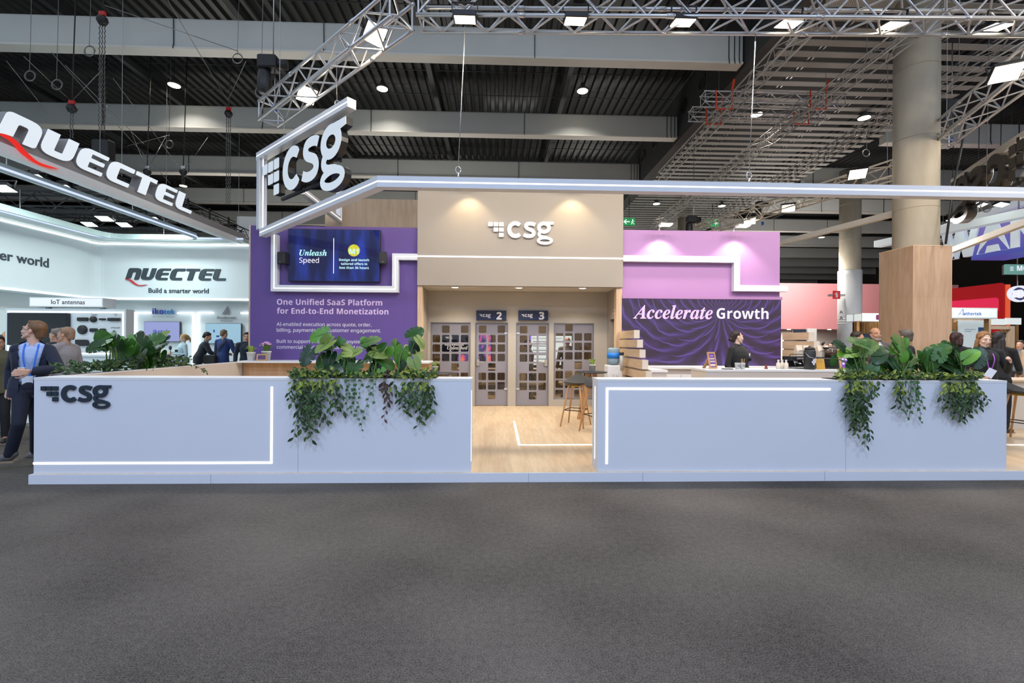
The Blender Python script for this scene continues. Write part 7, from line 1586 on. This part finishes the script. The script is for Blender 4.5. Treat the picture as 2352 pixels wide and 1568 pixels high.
    for s_ in (-1, 1):
        o = obj('eye', MB().ball((s_ * .030, -.0815, .012), (.0145, .0095, .0085), 12, 8, HM), EYEW, t, local=True); obj('iris', MB().ball((s_ * .030 , -.0895, .012), (.0055, .003, .0062), 10, 6, HM), IRIS, o)
        if hair[0] != 'none': q = MB(); q.tube([hp(s_ * .014, -.0955, .033), hp(s_ * .032, -.0945, .039), hp(s_ * .050, -.080, .034)], [.0035 * hs, .0042 * hs, .002 * hs], 6); obj('eyebrow', q, hcol, t, local=True)
    q = MB(); q.ball((0, -.1015, -.0545), (.021, .006, .0045), 12, 6, HM); q.ball((0, -.1015, -.0615), (.018, .006, .005), 12, 6, HM); obj('lips', q, LIP, t, local=True)
    # hair
    st = hair[0]; q = MB()
    if st in ('short', 'crop', 'bald', 'thick'):
        e = {'short': .004, 'crop': .001, 'bald': .001, 'thick': .010}[st]
        q.ball((0, .030, .052), (.077 + e, .091 + e, .083 + e), 18, 12, HM); q.caps(hp(0, .065, .02), .062 * hs, hp(0, .075, -.035), .05 * hs, 12)
        for s_ in (-1, 1): q.caps(hp(s_ * .066, .0, .03), .018 * hs, hp(s_ * .068, .012, .012), .013 * hs, 8); 
        if st in ('short', 'thick'): q.caps(hp(-.036, -.032, .102), (.017 + e) * hs, hp(.036, -.032, .104), (.018 + e) * hs, 10)
    else:
        q.ball((0, .026, .050), (.083, .097, .089) if st != 'bun' else (.079, .094, .086), 18, 12, HM)
        for s_ in (-1, 1) if st != 'bun' else (): q.caps(hp(s_ * .012, -.034, .108), .020 * hs, hp(s_ * .066, -.034, .060), .018 * hs, 10)
        for s_ in (-1, 1) if st != 'bun' else (): q.caps(hp(s_ * .074, -.008, .045), .022 * hs, hp(s_ * .076, .02, -.02), .022 * hs, 10)
        q.caps(hp(0, .075, .02), .06 * hs, hp(0, .075, -.05), .045 * hs, 12)
        if st == 'bun': q.ball((0, .125, -.035), (.042, .038, .040), 14, 10, HM); q.caps(hp(0, .09, -.01), .05 * hs, hp(0, .12, -.03), .035 * hs, 10)
        if st == 'pony': q.ball((0, .115, .045), (.03, .03, .03), 12, 8, HM); q.caps(hp(0, .13, .04), .03 * hs, hp(0, .15, -.06), .034 * hs, 10); q.caps(hp(0, .15, -.06), .034 * hs, hp(.01, .13, -.17), .014 * hs, 10)
        if st == 'long':
            for s_ in (-1, -.5, 0, .5, 1):
                a_ = hp(s_ * .072, .05 - abs(s_) * .04, -.02); z_ = hp(s_ * .098, .07 - abs(s_) * .075, -.26); q.caps(a_, .036 * hs, z_, .026 * hs, 10)
        if st == 'bob':
            for s_ in (-1, -.5, 0, .5, 1): q.caps(hp(s_ * .074, .05 - abs(s_) * .045, 0), .038 * hs, hp(s_ * .086, .055 - abs(s_) * .05, -.10), .034 * hs, 10)
    if q.v:
        hm = remesh(q, max(.006, vox * .7), 3, 'hair'); IH = HM.inverted()
        def cut(c):
            v = IH @ c; front = v.y < -.020 - (.0 if abs(v.x) < .05 else .012)
            if st == 'bald': return v.z > .055 or (v.y < -.0 and v.z < .2 and abs(v.x) < .06)
            if st in ('short', 'thick', 'crop'):
                return (v.y < -.036 and v.z < .088 - .1 * abs(v.x)) or (v.z < .012 and v.y < .036) or v.z < -.07 or (v.y < -.012 and v.z < .05)
            lim = .082 if st in ('short', 'thick', 'crop') else .072
            if st == 'bun': return (v.y < -.018 and v.z < .100 - .3 * abs(v.x)) or (v.y < .012 and v.z < .03)
            return v.y < -.034 and v.z < .098 - .75 * abs(v.x) and abs(v.x) < .066
        hm = carve(hm, cut); obj('hair', hm, hcol, t, local=True)
    if beard:
        q = MB(); q.caps(hp(-.02, -.083, -.088), .026 * hs, hp(.02, -.083, -.088), .026 * hs, 10)
        for s_ in (-1, 1): q.caps(hp(s_ * .056, -.012, -.045), .020 * hs, hp(s_ * .03, -.070, -.085), .021 * hs, 8); q.caps(hp(s_ * .02, -.103, -.043), .006 * hs, hp(0, -.106, -.041), .006 * hs, 6)
        obj('beard', remesh(q, .006, 2, 'beard'), mat('beard_grey', rgb(*beard), .7, var=.3, scale=60), t, local=True)
    if glasses:
        q = MB()
        for s_ in (-1, 1):
            q.tube([hp(s_ * .032 + .021 * math.cos(a * PI / 8), -.106 + .012 * abs(.021 * math.cos(a * PI / 8)), .011 + .017 * math.sin(a * PI / 8)) for a in range(17)], .0022 * hs, 5); q.tube([hp(s_ * .053, -.103, .016), hp(s_ * .080, -.04, .016), hp(s_ * .082, .02, .010)], .0024 * hs, 5)
        q.tube([hp(-.011, -.107, .014), hp(0, -.110, .017), hp(.011, -.107, .014)], .0022 * hs, 5); obj('glasses', q, BLACKP, t, local=True)
    # clothes
    ck = '_%d_%d_%d' % top[1]; TM = mat('cloth' + ck, rgb(*top[1]), .8, var=.14, scale=14, bump=.12, sheen=.1)
    LM_ = mat('trousers_%d_%d_%d' % legs, rgb(*legs), .8, var=.14, scale=12, bump=.1)
    q = MB(); [leg(q, s_, .008, .95) for s_ in 'LR']; q.ball(hpm.lerp(d['pel'], .5), (.162 * k * bulk + .004, .116 * k * bulk + .004, .12 * k), 16, 10); q.ball(hpm - Vector((0, 0, .03)), (.15 * k, .10 * k, .10 * k), 14, 8); obj('trousers', remesh(q, max(.009, vox), 3, 'trousers'), LM_, t, local=True)
    SHM = mat('shoe_%d_%d_%d' % shoes, rgb(*shoes), .5, var=.15)
    for s_ in 'LR':
        a_, z_ = d['ank' + s_], d['toe' + s_]; back = a_ + (a_ - z_).normalized() * .05 * k; back.z = min(a_.z, z_.z) + .015 + max(0, (a_.z - .09 * k) * .6)
        q = MB(); q.caps(a_ - Vector((0, 0, .02)), .045 * k, back, .036 * k, 10); q.caps(back, .036 * k, a_.lerp(z_, .5) - Vector((0, 0, .012)), .042 * k, 12); q.caps(a_.lerp(z_, .5) - Vector((0, 0, .012)), .042 * k, z_ + Vector((0, 0, .008)), .032 * k, 12)
        o = obj('shoe', remesh(q, max(.008, vox * .8), 3, 'shoe'), SHM, t, local=True)
        sl = MB(); dd = (z_ - back); dd.z = 0; dd.normalize(); sl.bar(Vector((back.x, back.y, min(back.z, z_.z) - .026)) - dd * .02, Vector((z_.x, z_.y, min(z_.z, back.z) - .026)) + dd * .02, .085 * k, .022); obj('sole', sl, mat('sole_pale', rgb(150, 130, 110), .6), o)
    v = .008 if vox < .009 else vox
    jk = top[0]
    if shirt:
        q = MB(); trunk(q, .004); 
        cl = MB(); fo = d['fo']; n_ = d['neck']; Uz = Vector((0, 0, 1))
        for s_ in (-1, 1):
            q4 = [n_ + (la * .050 * s_ - fo * .03 + Uz * .040) * k, n_ + (la * .018 * s_ + fo * .062 + Uz * .006) * k, n_ + (la * .052 * s_ + fo * .106 - Uz * .062) * k, n_ + (la * .082 * s_ + fo * .05 - Uz * .012) * k]
            nq = (q4[2] - q4[0]).cross(q4[3] - q4[1]).normalized(); nq = nq if nq.dot(fo) > 0 else -nq; cl.add([p_ + nq * e_ for e_ in (-.004, .005) for p_ in q4], [(0, 1, 2, 3), (4, 5, 6, 7), (0, 1, 5, 4), (1, 2, 6, 5), (2, 3, 7, 6), (3, 0, 4, 7)])
        obj('collar', cl, mat('shirt_%d_%d_%d' % shirt, rgb(*shirt), .75, var=.08, scale=14, bump=.1), t, local=True)
        obj('shirt', remesh(q, v, 3, 'shirt'), mat('shirt_%d_%d_%d' % shirt, rgb(*shirt), .75, var=.08, scale=14, bump=.1), t, local=True)
    q = MB(); trunk(q, .020 if jk in ('jacket', 'coat') else .010); [arm(q, s_, .016 if jk in ('jacket', 'coat') else .010, .95) for s_ in 'LR']
    if jk in ('jacket', 'coat'):
        ql = hpm.lerp(d['pel'], .3); ring = lambda c, rx, ry: [c + lh * (rx * k * bulk * math.cos(a_ * PI / 12)) + lh.cross(Vector((0, 0, 1))) * (ry * k * bulk * math.sin(a_ * PI / 12)) for a_ in range(24)]
        q.loft([ring(hpm - Vector((0, 0, .10 * k)), .188, .142), ring(ql, .182, .138), ring(d['pel'] + Vector((0, 0, .06 * k)), .168, .126), ring(d['waist'], .15, .115)])
        for s_ in (-1, 1): q.caps(d['neck'] + Vector((s_ * .052, .0, .02)) * k, .022 * k, d['neck'] + Vector((s_ * .035, .045, .03)) * k, .022 * k, 8)
    elif jk != 'dress': q.ball(hpm.lerp(d['pel'], .6), (.168 * k * bulk, .126 * k * bulk, .11 * k), 16, 10)
    if jk == 'overshirt':
        for s_ in (-1, 1): q.caps(d['neck'] + Vector((s_ * .03, -.045, .02)) * k, .018 * k, d['neck'] + Vector((s_ * .05, .02, .04)) * k, .016 * k, 8)
    cm = remesh(q, v, 4, 'jacket')
    if shirt and jk == 'jacket':
        up_ = (shm - d['pel']).normalized(); fo = la.cross(up_).normalized(); Lz = (d['neck'] - d['pel']).dot(up_)
        def opening(c):
            v = c - d['pel']; h = v.dot(up_) / Lz
            if h > 1.12 or h < -.5: return False
            if (c - (d['pel'].lerp(d['neck'], max(0, min(1, h))))).dot(fo) > -.02 if False else (c - (d['pel'].lerp(d['neck'], max(0, min(1, h))))).dot(-fo) < .0: pass
            x_ = (c - d['pel'].lerp(d['neck'], max(0, min(1, h)))).dot(la); y_ = (c - d['pel'].lerp(d['neck'], max(0, min(1, h)))).dot(fo)
            w_ = ((.045 + .045 * max(0, h)) * top[2] if len(top) > 2 else (.006 + .075 * max(0, h - .3))) * k
            return abs(x_) < w_ and y_ * FS > .02
        FS = 1 if fo.y < 0 else -1
        carve(cm, opening)
    obj('jacket' if jk in ('jacket', 'coat') else 'top', cm, TM, t, local=True)
    if extra: extra(t, d, hp, inv, k)
    return t
def W(px, py, Y): return ('w', at(px, py, Y))
GROUP = None
# --- the man walking at the left edge
def man_extra(t, d, hp, inv, k):
    q = MB(); n, ch, wa, fo, la = d['neck'], d['chest'], d['waist'], d['fo'], d['la']; U = Vector((0, 0, 1))
    for s_ in (-1, 1): ribbon(q, [n + la * .05 * s_ - fo * .03 + U * .05, n + la * .060 * s_ + fo * .085 - U * .02, ch + la * .055 * s_ + fo * .146 + U * .06, ch + la * .03 * s_ + fo * .152 - U * .1, wa + la * .012 * s_ + fo * .142 + U * .02], .016, .004, fo)
    o = obj('lanyard', q, mat('lanyard_blue', rgb(30, 110, 215), .6), t, local=True); a = wa + fo * .15 - U * .05; M_ = frame(a, la, (0, 0, 1)); obj('badge', MB().rbox(-.05, -.07, -.003, .05, .07, .003, .008, M_), mat('badge_white', rgb(225, 232, 245), .4), o)
    q = MB(); hl = (d['hipL'] - d['hipR']).normalized(); hf = hl.cross(U); c = d['pel'] + U * .02; hf = hf if hf.dot(fo) > 0 else -hf; q.tube([c + hl * (.165 * math.sin(a_ / 10)) + hf * (.128 * math.cos(a_ / 10)) for a_ in range(-8, 9)], .019, 6); obj('belt', q, mat('belt_black', (.02, .018, .016), .4), t, local=True)
    q = MB()
    for s_ in (-1, 1): ribbon(q, [n + la * .085 * s_ + fo * .02 - U * .012, n + la * .092 * s_ + fo * .075 - U * .05, ch + la * .125 * s_ + fo * .128 + U * .02, wa + la * .112 * s_ + fo * .118 + U * .04], .05, .006, fo)
    obj('lapels', q, mat('cloth_22_30_52', None), t, local=True)
ml = at(68, 1060, 6.0)
man = person('person', 'man in a navy blazer and glasses walking left, holding a paper cup', (ml.x, 6.0, 0), -128, 1.86,
    pose={'ankR': W(22, 1046, 5.75), 'toeR': W(-12, 1056, 5.72), 'kneR': W(42, 975, 5.72), 'ankL': W(82, 1036, 6.35), 'toeL': W(64, 1050, 6.35), 'kneL': W(84, 975, 6.05), 'hipR': W(52, 893, 5.92), 'hipL': W(82, 893, 6.02), 'pel': W(66, 884, 6.0), 'waist': W(70, 862, 6.0), 'chest': W(74, 828, 6.0), 'neck': W(76, 790, 6.0), 'shR': W(40, 802, 5.9), 'shL': W(112, 803, 6.06), 'elL': W(137, 846, 5.95), 'wrL': W(68, 853, 5.68), 'elR': W(24, 846, 6.05), 'wrR': W(22, 890, 6.0)},
    head=(-42, -12), hair=('short', (118, 84, 54)), top=('jacket', (22, 30, 52), 1.2), shirt=(170, 190, 232), legs=(20, 24, 44), shoes=(96, 92, 92), vox=.0075, glasses=True, hands=(1.0, .5), extra=man_extra, skin='fair', hn={'L': (0.1, -.2, .6)} if False else {'L': (-.15, .75, .1)})
c = at(50, 853, 5.66); t = thing('paper_cup', 'white paper cup in the hand of the walking man', 'cup', (c.x, c.y, c.z - .05)); obj('cup', MB().lathe([(.028, 0), (.038, .095), (.04, .097), (.036, .09), (.028, .01), (0, .01)], 18), CUP, t, local=True)
# --- people of the neighbouring stand
P2 = lambda px, Y, z=.07: (X_(px, Y), Y, z)
person('person', 'heavy man in a light grey blazer behind the walking man', P2(146, 7.6, 0), 185, 1.80, head=(0, 0), hair=('short', (150, 118, 92)), top=('jacket', (146, 142, 146)), shirt=(120, 150, 200), legs=(60, 60, 70), vox=.010, skin='warm', bulk=1.22)
person('person', 'man with greying hair, mostly hidden behind the man in the grey blazer', P2(126, 8.5, 0), 175, 1.80, hair=('short', (120, 108, 96)), top=('jacket', (30, 34, 44)), legs=(30, 30, 36), vox=.014, skin='warm')
person('person', 'person in an olive jacket cut off by the left edge of the picture', P2(-8, 7.2, 0), -60, 1.66, hair=('thick', (22, 20, 20)), top=('jacket', (84, 80, 56)), legs=(30, 30, 34), vox=.014, skin='tan', head=(20, 10), hands=(.4, .4))
person('person', 'small distant head left of the dark television', P2(10, 12.0), -100, 1.72, hair=('crop', (40, 32, 28)), top=('overshirt', (40, 40, 46)), legs=(30, 30, 36), vox=.018, skin='tan')
person('person', 'man in a dark suit facing the violet screen', P2(327, 14.2), 95, 1.80, hair=('crop', (36, 34, 34)), top=('jacket', (44, 50, 62)), legs=(30, 32, 40), vox=.014, skin='warm')
person('person', 'blonde woman with a ponytail looking at her phone beside the white scooter', P2(419, 13.2), -130, 1.70, head=(0, 18), female=True, hair=('pony', (196, 156, 104)), top=('overshirt', (196, 218, 226)), legs=(34, 34, 40), vox=.010, skin='light', hands=(.9, .9), pose={'elR': (-.27, .02, 1.14), 'wrR': (-.10, -.24, 1.20), 'elL': (.26, .02, 1.12), 'wrL': (.10, -.24, 1.16)})
q = at(405, 806, 12.95); obj('phone', MB().rbox(q.x - .04, q.y - .008, q.z - .03, q.x + .04, q.y + .008, q.z + .04, .006), BLACKP, None, 'dark phone in the hands of the blonde woman with a ponytail', 'phone')
person('person', 'man in a black suit bending over the display counter', P2(456, 13.9), 30, 1.80, lean=24, head=(0, 26), hair=('thick', (22, 20, 22)), top=('jacket', (38, 42, 52)), legs=(28, 30, 36), vox=.010, skin='warm', pose={'elR': (-.26, -.28, 1.12), 'wrR': (-.16, -.50, 1.00), 'elL': (.26, -.28, 1.12), 'wrL': (.16, -.50, 1.0)})
def bag_extra(t, d, hp, inv, k):
    q = MB(); a = d['shL'] + Vector((-.06, .10, .05)); z = d['pel'] + Vector((-.19, .12, -.02)); 
    p = crom([d['shR'] + Vector((.06, -.02, .07)), d['shR'] + Vector((.09, .13, -.02)), d['waist'] + Vector((.06, .165, .05)), d['pel'] + Vector((.16, .17, .06))], 6)
    for i in range(len(p) - 1): q.bar(p[i], p[i + 1], .045, .006, (0, 1, 0))
    o = obj('shoulder_bag', MB().rbox(d['pel'].x + .02, .15, d['pel'].z - .18, d['pel'].x + .40, .27, d['pel'].z + .08, .04), mat('bag_black', (.02, .02, .022), .7), t, local=True); obj('strap', q, mat('bag_black', None), o)
person('person', 'man in a blue suit with a black shoulder bag seen from behind', P2(511, 13.7), 80, 1.84, lean=8, head=(0, 14), hair=('short', (120, 96, 72)), top=('jacket', (36, 58, 112)), legs=(34, 50, 96), vox=.010, skin='fair', extra=bag_extra, pose={'elR': (-.27, -.12, 1.12), 'wrR': (-.14, -.36, 1.06), 'elL': (.28, -.10, 1.12), 'wrL': (.16, -.34, 1.06)})
person('person', 'dark haired man half hidden by the edge of the purple wall', P2(567, 13.2, 0), -60, 1.82, head=(-10, 6), hair=('thick', (18, 18, 20)), top=('jacket', (30, 40, 56)), legs=(40, 50, 84), vox=.010, skin='warm')
# --- barista
def bar_extra(t, d, hp, inv, k):
    q = d['chest'] + Vector((.075, -.143, .03)); M_ = frame((q.x, q.y, q.z), (1, .3, 0), (0, 0, 1)); b = MB(); b.prism([(-.026, .03), (-.012, .018), (.012, .018), (.026, .03), (.028, -.012), (.012, -.03), (-.012, -.03), (-.028, -.012)], .004, M_); obj('emblem', b, TW, t, local=True)
    b = MB()
    for i in range(5): b.ball(d['chest'] + Vector((0, -.152 + .028 * (i == 0), .10 - i * .075)), (.006, .004, .006), 8, 6)
    obj('buttons', b, BLACKP, t, local=True)
    f = MB(); f.rbox(d['chest'].x + .03, d['chest'].y - .150, d['chest'].z - .08, d['chest'].x + .12, d['chest'].y - .120, d['chest'].z - .03, .004)
    for s_ in (-1, 1): ribbon(f, [d['neck'] + Vector((s_ * .058, .03, .03)), d['neck'] + Vector((s_ * .062, -.03, .015)), d['neck'] + Vector((s_ * .03, -.075, -.03))], .04, .008, (s_ * .5, -1, .3)); obj('pocket', f, mat('cloth_26_25_26', None), t, local=True)
person('person', 'barista in a black shirt with dark hair in a bun, looking right', (X_(1700, 7.7), 7.75, FLOORZ), -62, 1.72, head=(62, 0), female=True, hair=('bun', (44, 30, 24)), top=('overshirt', (26, 25, 26)), legs=(24, 24, 26), vox=.0075, skin='light', extra=bar_extra, bulk=1.22, hands=(.4, .4), pose={'elR': (-.245, .05, 1.12), 'wrR': (-.20, -.08, .92), 'elL': (.25, .04, 1.12), 'wrL': (.22, -.10, .92)})
# --- people at the right end of the bar
PR = lambda px, Y, z=FLOORZ: (X_(px, Y), Y, z)
def lap_extra(t, d, hp, inv, k):
    q = d['chest'] + Vector((.10, -.135, .04)); b = MB()
    for i in range(5): b.ball(q + Vector((.022 * math.cos(i * 1.26), 0, .022 * math.sin(i * 1.26))), (.018, .006, .018), 8, 6)
    obj('name_badge', b, TW, t, local=True); f = MB(); [f.bar(d['chest'] + Vector((s_ * .03, -.135, -.2)), d['neck'] + Vector((s_ * .065, -.06, -.0)), .045, .006, (0, 1, 0)) for s_ in ()]; [ribbon(f, [d['neck'] + Vector((s_ * .062, .0, .03)), d['neck'] + Vector((s_ * .075, -.075, -.05)), d['chest'] + Vector((s_ * .08, -.142, -.02)), d['waist'] + Vector((s_ * .03, -.14, .05))], .045, .006, (0, -1, 0)) for s_ in (-1, 1)]; obj('lapels', f, mat('cloth_96_88_82', None), t, local=True)
person('person', 'bald man with a grey beard and a grey blazer behind the leaves', PR(2013, 8.2), -105, 1.80, head=(4, 0), hair=('bald', (90, 80, 74)), top=('jacket', (96, 88, 82)), shirt=(235, 235, 235), legs=(50, 46, 44), vox=.009, skin='tan', beard=(150, 140, 130), extra=lap_extra, hands=(.9, .9), pose={'elL': (.27, 0, 1.10), 'wrL': (.06, -.26, 1.08), 'elR': (-.27, 0, 1.10), 'wrR': (-.1, -.26, 1.04)})
person('person', 'dark haired person in blue beside the bald man', PR(1975, 8.8), -30, 1.74, hair=('thick', (50, 36, 28)), top=('overshirt', (34, 50, 110)), legs=(30, 34, 50), vox=.013, skin='warm')
person('person', 'grey haired man in a black jacket seen from behind', PR(2072, 7.5), 110, 1.74, hair=('thick', (92, 84, 76)), top=('jacket', (28, 26, 28)), legs=(30, 30, 34), vox=.010, skin='warm')
person('person', 'woman with dark brown shoulder length hair turned to the right', PR(2201, 7.9), 10, 1.72, female=True, hair=('bob', (62, 34, 28)), top=('overshirt', (24, 22, 24)), legs=(28, 28, 30), vox=.010, skin='light', head=(-12, 6), hands=(.7, .7), pose={'elL': (.24, -.05, 1.12), 'wrL': (.14, -.28, 1.05), 'elR': (-.24, -.05, 1.12), 'wrR': (-.05, -.30, 1.08)})
def lan_extra(t, d, hp, inv, k):
    q = MB(); n, ch = d['neck'], d['chest']
    for s_ in (-1, 1):
        p = crom([n + Vector((s_ * .05, .0, .03)), n + Vector((s_ * .055, -.07, -.03)), ch + Vector((s_ * .045, -.142, .04)), ch + Vector((s_ * .03, -.150, -.06)), d['waist'] + Vector((s_ * .008, -.135, .03))], 5)
        for i in range(len(p) - 1): q.bar(p[i], p[i + 1], .014, .003, (0, 1, .2))
    o = obj('lanyard', q, mat('lanyard_violet', rgb(150, 80, 170), .6), t, local=True); a = d['waist'] + Vector((.0, -.145, -.01)); obj('badge', MB().rbox(a.x - .05, a.y - .003, a.z - .07, a.x + .05, a.y + .003, a.z + .07, .008, Matrix.Translation(a) @ Matrix.Rotation(.5, 4, 'Y') @ Matrix.Translation(-a)), mat('badge_white', None), o)
person('person', 'woman with long fair hair and a violet lanyard holding a phone', PR(2262, 6.7), -115, 1.70, female=True, hair=('long', (150, 108, 70)), top=('overshirt', (22, 22, 24)), legs=(26, 26, 30), vox=.0085, skin='light', head=(10, 14), extra=lan_extra, hands=(1.0, .8), pose={'elR': (-.24, .02, 1.10), 'wrR': (-.16, -.24, 1.03), 'elL': (.26, -.02, 1.12), 'wrL': (.20, -.20, 1.27)}, hn={'R': (0, .2, 1)})
q = at(2243, 846, 6.44); obj('phone', MB().rbox(-.04, -.07, -.004, .04, .07, .004, .008, Matrix.Translation(q) @ Matrix.Rotation(-.9, 4, 'Z')), BLACKP, None, 'dark phone held by the woman with long fair hair', 'phone')
person('person', 'woman with long dark wavy hair in black leaning to the counter', PR(2292, 7.45), 20, 1.72, female=True, lean=6, hair=('long', (42, 36, 34)), top=('overshirt', (18, 18, 20)), legs=(22, 22, 24), vox=.010, skin='warm', head=(-20, 8), hands=(.7, .7), pose={'elR': (-.22, -.12, 1.10), 'wrR': (-.12, -.40, 1.02), 'elL': (.24, -.10, 1.10), 'wrL': (.14, -.36, 1.02)})
person('person', 'person in a beige coat cut off by the right edge of the picture', PR(2366, 8.8), 100, 1.66, female=True, hair=('bob', (90, 66, 50)), top=('coat', (206, 180, 150)), legs=(60, 50, 44), vox=.013, skin='warm')
person('person', 'distant person in grey blue near the right edge, between the posters', PR(2342, 11.8, 0), 200, 1.72, hair=('thick', (50, 38, 32)), top=('overshirt', (110, 130, 150)), legs=(40, 40, 46), vox=.016, skin='warm')
# --- people in the meeting rooms and in the far stand
person('person', 'bald man seen from behind through the right window', PR(1303, 12.0), 95, 1.62, hair=('bald', (150, 130, 116)), top=('jacket', (120, 110, 108)), legs=(50, 50, 56), vox=.014, skin='warm')
person('person', 'person in profile in front of the bright slide', PR(1216, 11.75), 0, 1.55, hair=('thick', (60, 36, 40)), top=('overshirt', (120, 110, 116)), legs=(50, 50, 56), vox=.014, skin='tan')
person('person', 'distant dark haired person left of three at the far stand', P2(1876, 23.5, 0), 60, 1.62, hair=('bob', (30, 22, 22)), top=('overshirt', (60, 40, 40)), legs=(40, 40, 46), vox=.02, skin='warm', female=True, group='distant visitors at the far stand')
person('person', 'distant person with a bun, middle of three at the far stand', P2(1894, 22.5, 0), -10, 1.68, hair=('bun', (24, 20, 22)), top=('overshirt', (200, 190, 185)), legs=(40, 40, 46), vox=.02, skin='light', female=True, group='distant visitors at the far stand')
person('person', 'distant dark haired person right of three at the far stand', P2(1908, 23.6, 0), 200, 1.64, hair=('thick', (22, 18, 20)), top=('overshirt', (190, 186, 180)), legs=(40, 40, 46), vox=.02, skin='light', group='distant visitors at the far stand')
